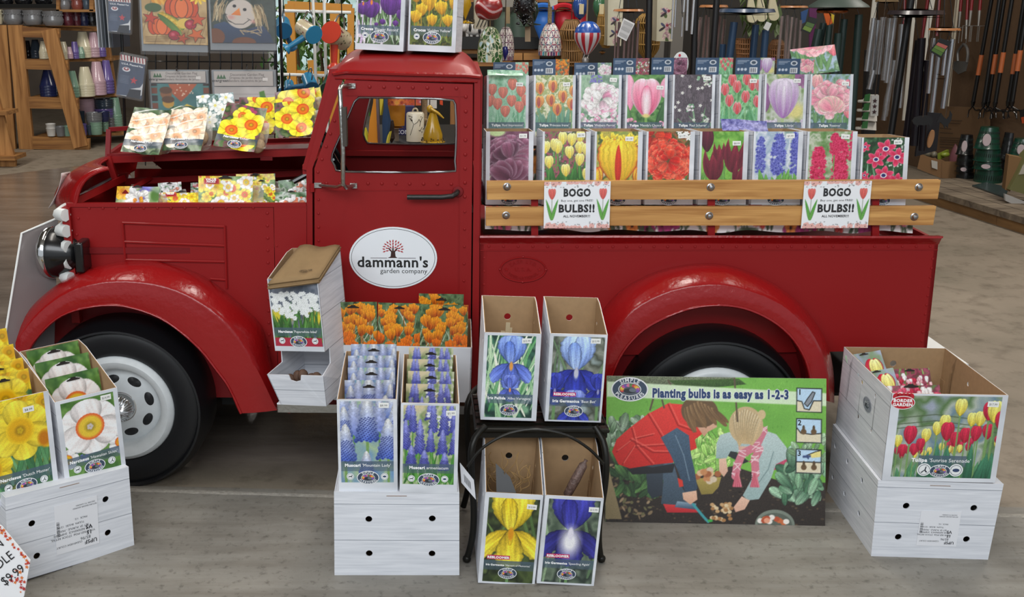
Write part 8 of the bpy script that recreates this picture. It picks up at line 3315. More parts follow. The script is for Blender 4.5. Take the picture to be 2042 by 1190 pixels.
# --- hanging lanterns and ornaments
def mosaic(name, label, cx, Y, prof, style, cols, cat='lantern', top=-70):
 """Glass mosaic lantern: pattern laid into the surface as coloured tesserae with pale grout."""
 k = KP(Y)
 ys = [y for _, y in prof]
 b = at(cx, max(ys), Y)
 root = wt(name, label, cat, b)
 zz = [at(cx, y, Y).z-b.z for _, y in prof]
 P = resample([(w*k, z, 0) for (w, _), z in sorted(zip(prof, zz), key=lambda t: t[1])], 90)
 n = 190
 rnd = np.random.RandomState(len(label))
 grid_pts, inks = [], []
 cells = rnd.rand(260, 2)
 cc = [hx(c) for c in cols]
 pick = rnd.randint(max(1, len(cc)), size=260)
 for i, (r, z, _) in enumerate(P):
  v = i/89
  row = []
  for j in range(n+1):
   t = 2*math.pi*j/n
   row.append((b.x+r*math.cos(t), b.y+r*math.sin(t), b.z+z))
   u = j/n
   if style == 'cells':
    d = np.hypot((np.abs(cells[:, 0]-u)-(np.abs(cells[:, 0]-u) > .5))*2.6, cells[:, 1]-v)
    a = np.argsort(d)[:2]
    c = hx('c8c4a8') if d[a[1]]-d[a[0]] < .014 else cc[pick[a[0]]]
   elif style == 'stars':
    p_, q_ = u*12, v*5.2
    row_ = int(q_)
    p_ += .5*(row_%2)
    fx, fy = p_%1-.5, q_%1-.5
    ang, rad = math.atan2(fy, fx), math.hypot(fx, fy)
    pet = abs(math.cos(ang*3))
    c = cc[(int(p_)*7+row_*3+int((ang+math.pi)/(math.pi/3)))%len(cc)] if .05 < rad < .5*pet+.05 and pet > .42 else hx('cfc8c0')
    if v < .09:
     c = cc[int(u*26)%len(cc)] if (u*26)%1 > .2 else hx('cfc8c0')
   elif style == 'swirl':
    w_ = math.sin(v*26+math.sin(u*18)*1.6+u*9)
    c = hx('c8a0a0') if w_ > .78 else cc[0]*(1+.15*w_)
   elif style == 'flag':
    if v > .58:
     uu, vv = (u*10)%1-.5, (v-.76)*5
     st = math.hypot(uu, vv)
     c = hx('d0d0d8') if st < .2+.09*math.cos(5*math.atan2(vv, uu)-math.pi/2*5) else hx('1c4a9a')
    else:
     c = hx('a82430') if int(u*20)%2 else hx('c4c0c4')
   inks.append(tuple(s2l(np.clip(c, 0, 1))))
  grid_pts.append(row)
 mb = MB()
 mb.loft(grid_pts, inks)
 wp(root, 'glass_shade', mb, INK_GLOSS, 80)
 hang_cord(root, (cx, min(ys)+1, Y), top, .004, None, mat('8a7456', .9))
 return root

YL = 5.6
mosaic('mosaic_lantern', 'green mosaic glass lantern behind the roof edge of the cab', 977, YL, [(0, 53), (9, 55), (17, 66), (23, 84), (25.5, 104), (25, 123)], 'cells', ['2f5a24', '24481c', '4a7a34', '3a6a2c', '284f22', 'b8d4d8'])
mosaic('mosaic_lantern', 'purple mosaic glass lantern half hidden behind the green one', 1008, YL+.35, [(0, 53), (7, 55), (13, 68), (16, 86), (17, 104), (16, 120)], 'stars', ['6a2444', '4a2440', '7a3a5a', '8a8a90'])
mosaic('mosaic_lantern', 'white mosaic lantern with red and purple star petals above the blue packets', 1096, YL, [(0, 46), (8, 47), (15, 58), (20, 74), (22.5, 92), (23, 110)], 'stars', ['8a2440', '5a2450', '2f2a5a', 'a83a4a', '4a8a9a', '6a7a6a'])
mosaic('glass_ball', 'red swirled hanging glass ball above the green lantern', 974, YL-.1, [(0, -14), (15, -10), (24, 2), (27.5, 14), (25, 27), (17, 38), (8, 41), (0, 41)], 'swirl', ['8a2020'], 'glass ball')
mosaic('balloon_lantern', 'stars and stripes hot air balloon lantern', 1170, YL, [(0, 42), (12, 44), (22, 54), (26.5, 68), (24, 82), (14, 98), (5, 108), (3, 109)], 'flag', [], 'lantern')
bl = [o for o in bpy.data.objects if o.name.startswith('balloon_lantern')][0]
mb = MB()
lathe_px(mb, 1167, YL, [(5, 114), (7, 117), (6.5, 124), (5, 128), (0, 128)])
for dx in (-4, 4):
 mb.tube([at(1170+dx, 108, YL), at(1167+dx, 116, YL)], .003, 5)
wp(bl, 'basket', mb, mat('8f8a86', .35, .5))
o = wt('glass_bottle', 'small cobalt blue glass bell between the two left lanterns', 'ornament', at(1007, 120, YL+.1))
mb = MB()
lathe_px(mb, 1007, YL+.1, [(0, 92), (4, 93), (7, 104), (8, 121), (0, 121)])
wp(o, 'bell', mb, mat('1a1f6a', .1, 0, .6))
hang_cord(o, (1007, 93, YL+.1))
for cx, c, lab in ((1156, '2a4a8a', 'blue balloon lantern partly behind the flag balloon'), (1196, '3f6a4a', 'green and blue balloon lantern right of the flag balloon')):
 o = wt('balloon_lantern', lab, 'lantern', at(cx, 40, YL+.6))
 mb = MB()
 lathe_px(mb, cx, YL+.6, [(0, -10), (10, -6), (15, 6), (15, 18), (10, 32), (5, 40), (0, 40)])
 wp(o, 'balloon', mb, mat(c, .15, 0, .5))
 mb = MB()
 mb.box(at(cx-2, 20, YL+.4).x, at(cx+7, 20, YL+.4).x, YL+.38, YL+.383, at(cx, 28, YL+.4).z, at(cx, 8, YL+.4).z)
 wp(o, 'paper_tag', mb, mat('c8b890', .7))
 hang_cord(o, (cx, -8, YL+.6))
o = wt('ceramic_bell', 'yellow ceramic bell with a speckled rim above the cow figurine', 'bell', at(930, 46, YL+.1))
mb = MB()
b = lathe_px(mb, 928, YL+.1, [(0, -30), (6, -20), (12, 10), (19, 46), (17, 47), (0, 40)])
wp(o, 'bell', mb, MUST)
mb = MB()
k = KP(YL)
for i in range(40):
 t = 6.28*i/40
 mb.ball(b+Vector((18.4*k*math.cos(t), 18.4*k*math.sin(t), (2+i%3*2.5)*k)), 1.2*k, 6, 4)
wp(o, 'speckled_rim', mb, mat('2f2410', .5))
o = wt('cast_lantern', 'black textured cast owl lantern hanging above the bed boxes', 'lantern', at(1045, 53, YL))
mb = MB()
k = KP(YL)
lathe_px(mb, 1045, YL, [(0, -20), (18, -14), (21, 0), (20, 18), (17, 27), (14.5, 30), (14, 53), (0, 53)])
rr = random.Random(9)
for i in range(150):
 t, y = rr.uniform(math.pi, 2*math.pi), rr.uniform(-14, 50)
 w = (20 if y < 24 else 14.2)
 mb.ball(at(1045, y, YL)+Vector((w*k*math.cos(t), w*k*math.sin(t), 0)), rr.uniform(1.2, 3)*k, 6, 4)
wp(o, 'cast_body', mb, mat('0d0d0e', .3, 0, .3))
mb = MB()
quad_slab(mb, [(1047, 53), (1058, 53), (1058, 83), (1047, 83)], YL+.02, .008)
wp(o, 'wooden_paddle', mb, mat('9a8468', .7))
hang_cord(o, (1045, -18, YL))
o = wt('ceramic_bell', 'dark green glazed bell beside the black cast lantern', 'bell', at(1070, 50, YL+.1))
mb = MB()
lathe_px(mb, 1066, YL+.1, [(0, 0), (4, 4), (8, 22), (14, 49), (12, 50), (0, 46)])
wp(o, 'bell', mb, mat('1c2c20', .12, 0, .6))
hang_cord(o, (1066, 2, YL+.1))
o = wt('slate_sign', 'grey slate block with a wooden paddle above the green lantern', 'wind chime', at(1015, 47, YL+.3))
mb = MB()
quad_slab(mb, [(1001, -40), (1026, -40), (1026, 14), (1001, 14)], YL+.3, .05)
wp(o, 'block', mb, mat('8a857c', .7))
mb = MB()
quad_slab(mb, [(1009, 14), (1017, 14), (1017, 47), (1009, 47)], YL+.3, .008)
wp(o, 'wooden_paddle', mb, mat('94805f', .7))
o = wt('ceramic_box', 'cream box ornament with black leaf drawings behind the red glass ball', 'ornament', at(958, 58, YL+.5))
mb = MB()
quad_slab(mb, [(946, -30), (972, -30), (972, 58), (946, 58)], YL+.5, .1)
wp(o, 'box', mb, mat('b0a690', .5))
mb = MB()
for i in range(8):
 mb.bar(at(950+i*2.4, 54-i%3*5, YL+.495), at(954+i*2.4, 46-i%3*6, YL+.495), .004, .003)
wp(o, 'leaf_drawing', mb, mat('1c1a18', .6))
o = wt('rope_lantern_hanger', 'thick twisted rope over the star patterned lantern', 'rope', at(1096, 44, YL-.02))
mb = MB()
mb.tube([at(1099, -60, YL-.02), at(1096, 46, YL-.02)], .011, 8)
wp(o, 'rope', mb, mat('8f7a58', .9, 0, 0, .8, 160))
o = wt('paper_label', 'pale paper label tied to the rope of the star patterned lantern', 'tag', at(1100, 10, YL-.05))
mb = MB()
quad_slab(mb, [(1094, -8), (1112, -16), (1112, 8), (1098, 14)], YL-.05, .002)
wp(o, 'label', mb, mat('b8b4a4', .7))

def wicker(label, cx, Y, prof, c='8a6434', ribs=26):
 o = wt('wicker_lantern', label, 'basket', at(cx, max(y for _, y in prof), Y))
 k = KP(Y)
 P = resample([(w, y, 0) for w, y in prof], 14)
 mb = MB()
 lathe_px(mb, cx, Y, [(w*.93, y) for w, y, _ in P], 24)
 wp(o, 'inner_liner', mb, mat('4a3318', .9))
 mb = MB()
 for i in range(ribs):
  t = 2*math.pi*i/ribs
  mb.tube([at(cx, y, Y)+Vector((w*k*math.cos(t), w*k*math.sin(t), 0)) for w, y, _ in P], .0045, 5)
 for w, y, _ in P[::3]+P[:1]+P[-1:]:
  q = at(cx, y, Y)
  mb.tube([q+Vector((w*1.01*k*math.cos(t), w*1.01*k*math.sin(t), 0)) for t in np.linspace(0, 6.283, 25)[:-1]], .005, 5, True)
 wp(o, 'cane_weave', mb, mat(c, .6))
 hang_cord(o, (cx, min(y for _, y in prof), Y))
 return o

wicker('wicker basket lantern behind the flag balloon', 1140, YL+.4, [(12, 40), (22, 60), (24, 66), (17, 90), (20, 118), (16, 130)])
wicker('tall rounded wicker lantern left of the flower post', 1208, YL+.5, [(8, 14), (14, 30), (17, 55), (14, 80), (6, 94)], '94702f')
wicker('large wicker lantern behind the wooden wind chime', 1292, YL+.7, [(10, 28), (22, 40), (23, 52), (18, 56), (22, 80), (20, 98), (8, 115)], '94702f')
wicker('low wicker basket behind the blue wind chime', 1487, YL+1.0, [(17, 78), (18, 90), (16, 120)], '7a4f28')
wicker('round wicker basket behind the brown wind chime', 1550, YL+1.0, [(8, 80), (15, 90), (18, 110), (16, 124)], '7a4f28')
o = wt('cork_stopper', 'cut wooden round on the shelf right of the flag balloon', 'wood round', at(1201, 108, YL+.5))
mb = MB()
lathe_px(mb, 1201, YL+.5, [(0, 101), (7, 101), (7, 104), (6, 109), (0, 109)])
wp(o, 'wood', mb, OAK_H)
for x0, x1, y1, lab in ((1211, 1239, 92, 'cream flower and hummingbird post left of the wooden chime'), (1309, 1341, 83, 'cream flower and hummingbird post right of the black pole')):
 Y = YL+.35
 o = wt('art_post', lab, 'post', at((x0+x1)/2, y1, Y), 'hummingbird art posts')
 mb = MB()
 quad_slab(mb, [(x0+3, -60), (x1, -60), (x1-1, y1), (x0, y1-1)], Y, .12)
 wp(o, 'post', mb, mat('bcb69e', .5))
 w, h = (x1-x0-3)*KP(Y), (y1+20)*KP(Y)
 p = Pic(w, h, 46, 3)
 p.bg(['bcb69e', 'c4bea8'], 2)
 for x, y, r in ((.55, .45, .3), (.75, 1.2, .34), (.35, 2.5, .3)):
  p.ball(x, y*.8, r, r, ['c09aa0', 'c8a8a8', 'b08890'], 22)
  p.petal(x, y*.8-.1, .4, .22, -70, '3a4a28', '4f6034')
 for x, y in ((.5, 1.9), (.45, .95)):
  p.petal(x, y, .5, .16, 215, '2a1c1c', '3a3038')
  p.petal(x, y, .4, .16, 140, '3a3f5a', '4a4a6a')
  p.oval(x+.14, y+.1, .1, .09, '8a2a3a')
  p.line([(x+.2, y+.14), (x+.44, y+.24)], .03, '2a2420')
 p.mesh('painted_face', o, None, 0).location = at((x0+x1)/2+1, y1-1, Y)-o.location-Vector((0, .002, 0))
for x0, x1, yb, lab in ((1296, 1292, 130, 'black pole between the two flower posts'), (1388, 1383, 130, 'black pole left of the copper colored chimes'), (1433, 1420, 130, 'black pole in front of the copper colored chimes'), (1826, 1772, 300, 'black pole in front of the dark chime')):
 Y = 5.4 if x0 < 1800 else 6.3
 p1 = at(x1, yb, Y)
 o = wt('metal_pole', lab, 'pole', (p1.x, p1.y, 0))
 mb = MB()
 mb.tube([at(x0, -60, Y), p1, (p1.x-(x0-x1)*.0015, p1.y, .0)], .0165 if x0 < 1800 else .02, 12)
 wp(o, 'pole', mb, mat('0e0e10', .4))
for x0, x1, y0, lab in ((1306, 1325, 84, 'left grey column behind the silver chimes'), (1338, 1362, 84, 'right grey column behind the silver chimes')):
 o = wt('display_column', lab, 'column', (at((x0+x1)/2, 100, 7.6).x, 7.6, 0))
 mb = MB()
 a, b = at(x0, y0, 7.6), at(x1, y0, 7.6)
 mb.box(a.x, b.x, 7.6, 7.7, 0, 3.2)
 wp(o, 'column', mb, mat('6a6660', .7))

# --- wind chimes: (disc centre x, disc centre y, half width, half height), tubes as (x top, y top, x bottom, y bottom, width)
def chime(label, Y, disc, tubes, dm, tm, dome=False, tagq=None, clapper=None, sleeve=False):
 cx, cy, hw, hh = disc
 root = wt('wind_chime', label, 'wind chime', at(cx, cy, Y), 'wind chimes')
 k = KP(Y)
 mb = MB()
 if dome:
  lathe_px(mb, cx, Y, [(0, cy-hh), (hw*.5, cy-hh*.9), (hw*.72, cy-hh*.2), (hw*.95, cy+hh*.5), (hw, cy+hh*.8), (hw*.95, cy+hh), (0, cy+hh)], 36)
 else:
  lathe_px(mb, cx, Y, [(0, cy-hh), (hw*.7, cy-hh), (hw*.93, cy-hh*.6), (hw, cy+hh*.3), (hw*.97, cy+hh), (0, cy+hh)], 36)
 wp(root, 'top_disc', mb, dm)
 mb = MB()
 for dx in (-.6, 0, .6):
  mb.tube([at(cx+dx*hw, cy-hh, Y), at(cx+dx*hw*.2, -80, Y)], .002, 4)
 wp(root, 'cord', mb, BLACK)
 for i, (x0, y0, x1, y1, w) in enumerate(tubes):
  dy = (-.03, .05, -.05, .04, 0)[i%5]
  mb = MB()
  p0, p1 = at(x0, y0, Y+dy), at(x1, y1, Y+dy)
  r = w/2*k
  d = (p1-p0).normalized()
  mb.tube([p0, p1], r, 14)
  t = wp(root, 'tube', mb, tm)
  mb = MB()
  mb.tube([p0, Vector((at(cx+(x0-cx)*.8, cy, Y).x, p0.y, at(cx, cy, Y).z))], .0015, 4)
  wp(root, 'tube_string', mb, BLACK, 40, t)
  if sleeve:
   mb = MB()
   rr = random.Random(i)
   pts = [p0.lerp(p1, j/8) for j in range(9)]
   mb.tube(pts, [r*rr.uniform(1.2, 1.6) for _ in range(9)], 9)
   wp(root, 'clear_sleeve', mb, CLEAR, 40, t)
 if clapper:
  x, y, r = clapper
  mb = MB()
  lathe_px(mb, x, Y, [(0, y-3), (r, y-3), (r, y+3), (0, y+3)], 16)
  mb.tube([at(x, y, Y), at(x, cy, Y)], .0015, 4)
  wp(root, 'clapper', mb, BLACK)
 if tagq:
  q, cols = tagq
  mb = MB()
  P = [at(x, y, Y-.12) for x, y in q]
  mb.ink = tuple(s2l(hx(cols[0])))
  mb.slab(P, [p+Vector((0, .003, 0)) for p in P])
  a, b, c, d = [p-Vector((0, .0012, 0)) for p in P]
  for j, col in enumerate(cols[1:]):
   lo, hi = .08+.84*j/max(1, len(cols)-1), .08+.84*(j+.92)/max(1, len(cols)-1)
   qd = [a.lerp(d, t).lerp(b.lerp(c, t), s_) for s_, t in ((.08, lo), (.92, lo), (.92, hi), (.08, hi))]
   mb.add(qd, [(0, 1, 2, 3)], tuple(s2l(hx(col))))
  wp(root, 'paper_tag', mb, INK, None)
 return root

WOODD = mat('a0683c', .4, 0, .2)
ALU = mat('b4b6ba', .25, .9)
COPPERB = mat('6a463c', .4, .4)
BROWNT = mat('6e5650', .4, .3)
BLUET = mat('26405c', .4, .2)
GREENT = mat('20332f', .4, .2)
DARKT = mat('17131a', .3, .3)
chime('wooden disc wind chime with mauve tubes and a white care tag', 5.5, (1253, 21, 30, 4.5), [(1228, 44, 1225, 132, 3), (1235, 44, 1231, 132, 6), (1247, 44, 1243, 132, 5), (1256, 60, 1251, 132, 6), (1264, 40, 1259, 132, 4), (1273, 42, 1269, 132, 5), (1270, 78, 1268, 132, 4)], WOODD, mat('6f5a58', .45, .2), tagq=([(1244, 36), (1266, 47), (1249, 82), (1231, 72)], ['d8d8d8', 'a8a8a8', 'b4b4b4', 'a4a4a4', 'c0c0c0', 'a8a8a8']))
chime('wooden disc wind chime with copper brown bagged tubes beside the black pole', 5.8, (1423, 13, 28, 5), [(1398, 34, 1388, 135, 5), (1409, 30, 1400, 135, 5), (1396, 40, 1384, 135, 4), (1436, 32, 1424, 135, 5), (1414, 34, 1408, 135, 4), (1445, 38, 1436, 135, 5)], WOODD, COPPERB, sleeve=True)
chime('wind chime with a large blue disc and thick blue tubes', 5.6, (1489, 22, 55, 7.5), [(1464, 44, 1450, 150, 15), (1507, 49, 1499, 135, 14), (1527, 60, 1521, 135, 14), (1442, 88, 1438, 135, 13)], mat('2c405a', .35, 0, .4), BLUET, tagq=([(1529, 43), (1539, 47), (1532, 62), (1522, 56)], ['c8c8c4']))
chime('wooden disc wind chime with slim brown bagged tubes', 5.9, (1583, 14, 27, 4), [(1560, 32, 1550, 135, 5), (1571, 30, 1565, 135, 6), (1580, 34, 1570, 135, 4), (1588, 36, 1580, 135, 5), (1597, 40, 1592, 135, 5)], WOODD, BROWNT, sleeve=True)
g = chime('wind chime with a dark green dome and thick green tubes', 6.0, (1672, 4, 58, 13), [(1633, 58, 1624, 100, 16), (1642, 46, 1632, 100, 14), (1672, 66, 1664, 160, 15), (1684, 38, 1672, 150, 14), (1713, 29, 1697, 260, 15), (1654, 50, 1646, 130, 12)], mat('3a4640', .5), GREENT, True, tagq=([(1614, 33), (1632, 38), (1615, 68), (1597, 60)], ['1c201c', '20241f', '4f6a3a', '6f8a3c']))
mb = MB()
q = at(1660, 22, 6.0)
k = KP(6.0)
mb.tube([q+Vector((26*k*math.cos(t), 26*k*math.sin(t), 0)) for t in np.linspace(0, 6.283, 33)[:-1]], .012, 8, True)
wp(g, 'copper_ring', mb, mat('a8643c', .25, .9))
chime('small silver tube wind chime between the flower post and the black pole', 5.3, (1362, -30, 30, 4), [(1343, -20, 1339, 78, 3.5), (1349, -20, 1345, 54, 4), (1366, -20, 1363, 24, 4), (1361, 34, 1359, 73, 3.5), (1372, -20, 1369, 61, 6), (1385, -20, 1379, 68, 5)], BLACK, mat('d0d2d4', .2, .8), clapper=(1360, 28, 7))
chime('silver tube wind chime in plastic sleeves under a woven cap', 6.4, (1768, 2, 22, 5), [(1742, 36, 1728, 142, 8), (1751, 40, 1738, 150, 8), (1762, 34, 1750, 148, 8), (1775, 36, 1762, 160, 9), (1785, 32, 1768, 165, 8), (1742, 140, 1733, 178, 8)], mat('6a5434', .7), ALU, sleeve=True, clapper=(1764, 96, 5))
chime('second silver tube wind chime behind the black pole', 6.6, (1802, 32, 20, 3), [(1798, 48, 1781, 235, 8), (1806, 48, 1794, 215, 8), (1777, 150, 1762, 240, 8), (1783, 120, 1766, 232, 7)], BLACK, ALU, sleeve=True, clapper=(1798, 146, 5))
chime('wind chime with a wide dark plum disc and thick dark tubes', 6.2, (1826, 26, 54, 8.5), [(1838, 76, 1822, 290, 16), (1832, 80, 1800, 330, 14), (1850, 120, 1838, 300, 12)], mat('2c2428', .3, 0, .4), DARKT)
w_ = chime('wooden disc wind chime with bright silver tubes and a farm picture tag', 6.0, (1883, 59, 30, 4.5), [(1862, 76, 1851, 186, 9), (1875, 78, 1858, 224, 10), (1888, 80, 1880, 150, 8), (1899, 78, 1880, 216, 10)], WOODD, ALU, tagq=([(1875, 76), (1898, 83), (1876, 116), (1853, 102)], ['16181a', '16181a', 'a85a50', '5f7a34', '4a6a2c']))
mb = MB()
lathe_px(mb, 1876, 6.0, [(0, 149), (9, 149), (9, 157), (0, 157)], 20)
wp(w_, 'striker', mb, mat('7a5a48', .6))
o = wt('guitar_ornament', 'cream guitar shaped ornament with dark spots above the blue chime', 'ornament', at(1505, 40, 6.3))
for cx, cy in ((1500, 30), (1519, 28), (1543, 26)):
 mb = MB()
 pts = rounded([(cx-6, cy-34), (cx+2, cy-34), (cx+8, cy-8), (cx+12, cy+8), (cx+4, cy+16), (cx-8, cy+14), (cx-10, cy-4)], 5)
 quad_slab(mb, pts, 6.3, .02, [0]*len(pts))
 wp(o, 'cream_body', mb, mat('c4bc9c', .5))
mb = MB()
for i in range(60):
 rr = random.Random(i)
 q = at(rr.uniform(1478, 1556), rr.uniform(-20, 66), 6.5)
 mb.M = T3(q) @ RZ(rr.uniform(0, 360)) @ RX(rr.uniform(-40, 40))
 mb.add([(0, 0, -.05), (.02, 0, 0), (0, 0, .06), (-.02, 0, 0)], [(0, 1, 2, 3)])
mb.M = None
wp(o, 'green_leaf', mb, mat('4a5a30', .6), None)
o = wt('spinner', 'rainbow cloth spinner hanging behind the green domed chime', 'spinner', at(1640, 60, 6.5))
for nm, c, pts in (('purple_panel', '5a2050', [(1614, 16), (1630, 16), (1622, 110), (1614, 110)]), ('orange_panel', 'c85a1c', [(1642, 24), (1656, 26), (1660, 46), (1650, 52)]), ('yellow_panel', 'c8a82c', [(1652, 24), (1664, 30), (1662, 48)]), ('blue_panel', '2a4a7a', [(1598, 24), (1612, 18), (1606, 44), (1598, 48)])):
 mb = MB()
 quad_slab(mb, pts, 6.5, .01, [0]*len(pts))
 wp(o, nm, mb, mat(c, .7))
hang_cord(o, (1650, 26, 6.5))

# --- right side: brown pegboard, tools, low wooden platform
A0, A1 = floor_at(1790, 385), floor_at(2120, 492)
dirp = (A1-A0).normalized()
nrm = Vector((-dirp.y, dirp.x, 0)).normalized()
if nrm.y < 0:
 nrm = -nrm
zt = (at(1870, 376, floor_at(1870, 405).y)).z

def pl(t, d, z):
 return A0+dirp*t+nrm*d+Vector((0, 0, z))

LEN = (A1-A0).length+1.2
plat = wt('display_platform', 'low weathered wooden platform along the right wall', 'platform', A0+dirp*1.0)
splits = [0, (floor_at(2001, 448)-A0).length, LEN]
for s0, s1 in zip(splits[:-1], splits[1:]):
 mb = MB()
 q = [pl(s0+.004, 0, 0), pl(s1-.004, 0, 0), pl(s1-.004, 0, zt-.045), pl(s0+.004, 0, zt-.045)]
 mb.slab(q, [p+nrm*.04 for p in q])
 wp(plat, 'front_board', mb, grain_mat('platform_board', '6e5030', '8c683f', (2.2, 2.2, 14), .75))
 for d in range(6):
  mb = MB()
  q = [pl(s0+.003, -.02+d*.16, zt), pl(s1-.003, -.02+d*.16, zt), pl(s1-.003, .13+d*.16, zt), pl(s0+.003, .13+d*.16, zt)]
  mb.slab([p-Vector((0, 0, .045)) for p in q], q)
  wp(plat, 'top_board', mb, OAKG if 'OAKG' in globals() else globals().setdefault('OAKG', grain_mat('weathered_board', '5c5044', '8a7c6a', (3, 14, 14), .8)))
mb = MB()
q = [pl(-4.5, .95, 0), pl(LEN+1.5, .95, 0), pl(LEN+1.5, .95, 3.6), pl(-4.5, .95, 3.6)]
mb.slab(q, [p+nrm*.06 for p in q])
struct(mb.build('wall_right', mat('5e4630', .8, 0, 0, 0, 40, 1, 0, .08), None, None))
def on_wall(px, py, off):
 return on_plane(px, py, A0+nrm*off, nrm)

# tools hanging on the pegboard
for i, (x0, x1, yb, band, yt) in enumerate(((1988, 1941, 214, (107, 148), -60), (2002, 1962, 216, (104, 0), -60), (2012, 1971, 214, (106, 146), -60), (2028, 1985, 216, (102, 143), -60), (2052, 2011, 214, (105, 146), -60), (2060, 2019, 214, (98, 140), -60), (1990, 1992, 216, (0, 0), -60))):
 if i == 6:
  continue
 off = .80-.03*(i%2)
 lab = 'black long handled cultivator with an orange band, '+('leftmost', 'second from the left', 'third from the left', 'fourth from the left', 'fifth from the left', 'rightmost')[i]+' on the pegboard'
 a, b = on_wall(x0, yt, off), on_wall(x1, yb-12, off)
 o = wt('hand_cultivator', lab, 'garden tool', b, 'black cultivators on the pegboard')
 mb = MB()
 mb.tube([a, b], .016, 10)
 wp(o, 'handle', mb, mat('101011', .35))
 if band[1]:
  t0, t1 = [(y-yt)/(yb-12-yt) for y in band]
  mb = MB()
  mb.tube([a.lerp(b, t0), a.lerp(b, t1)], .0195, 12)
  wp(o, 'orange_grip', mb, mat('a85a30', .5))
 mb = MB()
 mb.tube([b, b+(b-a).normalized()*.04], [.02, .012], 10)
 wp(o, 'ferrule', mb, BLACK)
 rr = random.Random(i)
 for s_ in (-1, 0, 1):
  mb = MB()
  c = b+(b-a).normalized()*.04
  mb.tube(resample([c, c+Vector((s_*.05, -.06, -.03)), c+Vector((s_*.09, -.13, -.02)), c+Vector((s_*.11, -.16, -.08))], 10), .005, 6)
  wp(o, 'tine', mb, BLACK)
for i, (x0, x1, yb) in enumerate(((1922, 1912, 55), (1933, 1926, 78), (1945, 1933, 52), (1960, 1951, 52))):
 off = .82
 a, b = on_wall(x0, -60, off), on_wall(x1, yb, off)
 o = wt('red_hand_rake', 'red handled garden rake, '+('leftmost', 'second', 'third', 'rightmost')[i]+' of four on the pegboard', 'garden tool', b, 'red handled rakes on the pegboard')
 mb = MB()
 mb.tube([a, a.lerp(b, .72)], .013, 10)
 wp(o, 'red_handle', mb, mat('7a1f24', .35))
 mb = MB()
 mb.tube([a.lerp(b, .72), b], [.013, .008], 10)
 wp(o, 'metal_shank', mb, mat('9a9690', .4, .6))
 if i != 1:
  for s_ in (-1, 0, 1):
   mb = MB()
   kx_ = KP(b.y)
   mb.tube([b, b+Vector((s_*15*kx_, -.02, 1*kx_)), b+Vector((s_*15*kx_+.0, -.03, -30*kx_))], .004, 6)
   wp(o, 'tine', mb, mat('8f8b85', .4, .6))
 else:
  mb = MB()
  cx, cy = 1921, 100
  mb.tube(resample([on_wall(1910, 122, .8), on_wall(1910, 104, .8), on_wall(1917, 93, .8), on_wall(1922, 88, .8), on_wall(1928, 95, .8), on_wall(1930, 108, .8), on_wall(1928, 124, .8)], 18), .012, 8)
  q = [on_wall(x, y, .8) for x, y in ((1902, 122), (1929, 122), (1924, 142), (1911, 148), (1900, 138))]
  mb.slab(q, [p+nrm*.012 for p in q])
  wp(o, 'edger_blade', mb, mat('6a6866', .45, .6))
for i, (x0, x1, yb, lab) in enumerate(((1917, 1890, 212, 'pale wooden stick left of the red rakes'), (1913, 1886, 212, 'second pale stick beside the silver chime'))):
 a, b = on_wall(x0, -60, .75), on_wall(x1, yb, .75)
 o = wt('garden_stake', lab, 'stake', b)
 mb = MB()
 mb.tube([a, b], .010, 8)
 wp(o, 'stick', mb, mat('a09684', .7))
for x0, x1, lab in ((1859, 1830, 'red handled tool behind the dark chime'), (1877, 1868, 'red handled tool behind the silver chime'), (1806, 1800, 'red tool handle right of the capped silver chime')):
 a, b = on_wall(x0, -60, .85), on_wall(x1, 130 if x0 < 1877 else 72, .85)
 o = wt('red_tool', lab, 'garden tool', b)
 mb = MB()
 mb.tube([a, b], .014, 8)
 wp(o, 'handle', mb, mat('7a1c22', .35))
for i, (x0, y0, x1, y1, w) in enumerate(((1869, -60, 1822, 235, 9), (1831, -60, 1802, 240, 6), (1751, -60, 1738, 60, 9))):
 a, b = at(x0, y0, 7.2), at(x1, y1, 7.2)
 o = wt('wooden_batten', ('white wooden batten right of the dark chime tubes', 'narrow white batten behind the black pole', 'white batten behind the capped silver chime')[i], 'batten', b)
 mb = MB()
 mb.bar(a, b, w*KP(7.2), .01)
 wp(o, 'strip', mb, mat('b4b0a6', .6))
# leaf-tray ornaments, star sign, animal silhouettes
for i in range(4):
 y = 203+i*18
 x = 1722-i*1.5
 o = wt('tray_ornament', 'white tray with green tape, %s of four left of the star sign'%('top one', 'second one', 'third one', 'lowest')[i], 'ornament', at(x+12, y, 6.5), 'stacked white trays')
 mb = MB()
 q = [at(x-11, y+1, 6.4), at(x-10, y-2, 6.4), at(x, y-3, 6.42), at(x+8, y-13, 6.45), at(x+30, y-13, 6.5), at(x+30, y+3, 6.45)]
 mb.slab(q, [p+Vector((.02, .06, 0)) for p in q])
 wp(o, 'tray', mb, mat('c0bcb4', .5))
 mb = MB()
 q = [at(x+4, y-14, 6.38), at(x+14, y-16, 6.38), at(x+12, y-1, 6.38), at(x+1, y-1, 6.38)]
 mb.slab(q, [p+Vector((0, .01, 0)) for p in q])
 wp(o, 'green_tape', mb, mat('2f6a34', .5))
o = wt('star_sign', 'narrow white sign with three dark stars', 'sign', at(1741, 232, 6.25))
mb = MB()
quad_slab(mb, [(1738, 190), (1753, 190), (1751, 231), (1736, 231)], 6.25, .012)
wp(o, 'white_panel', mb, mat('c0beb8', .5))
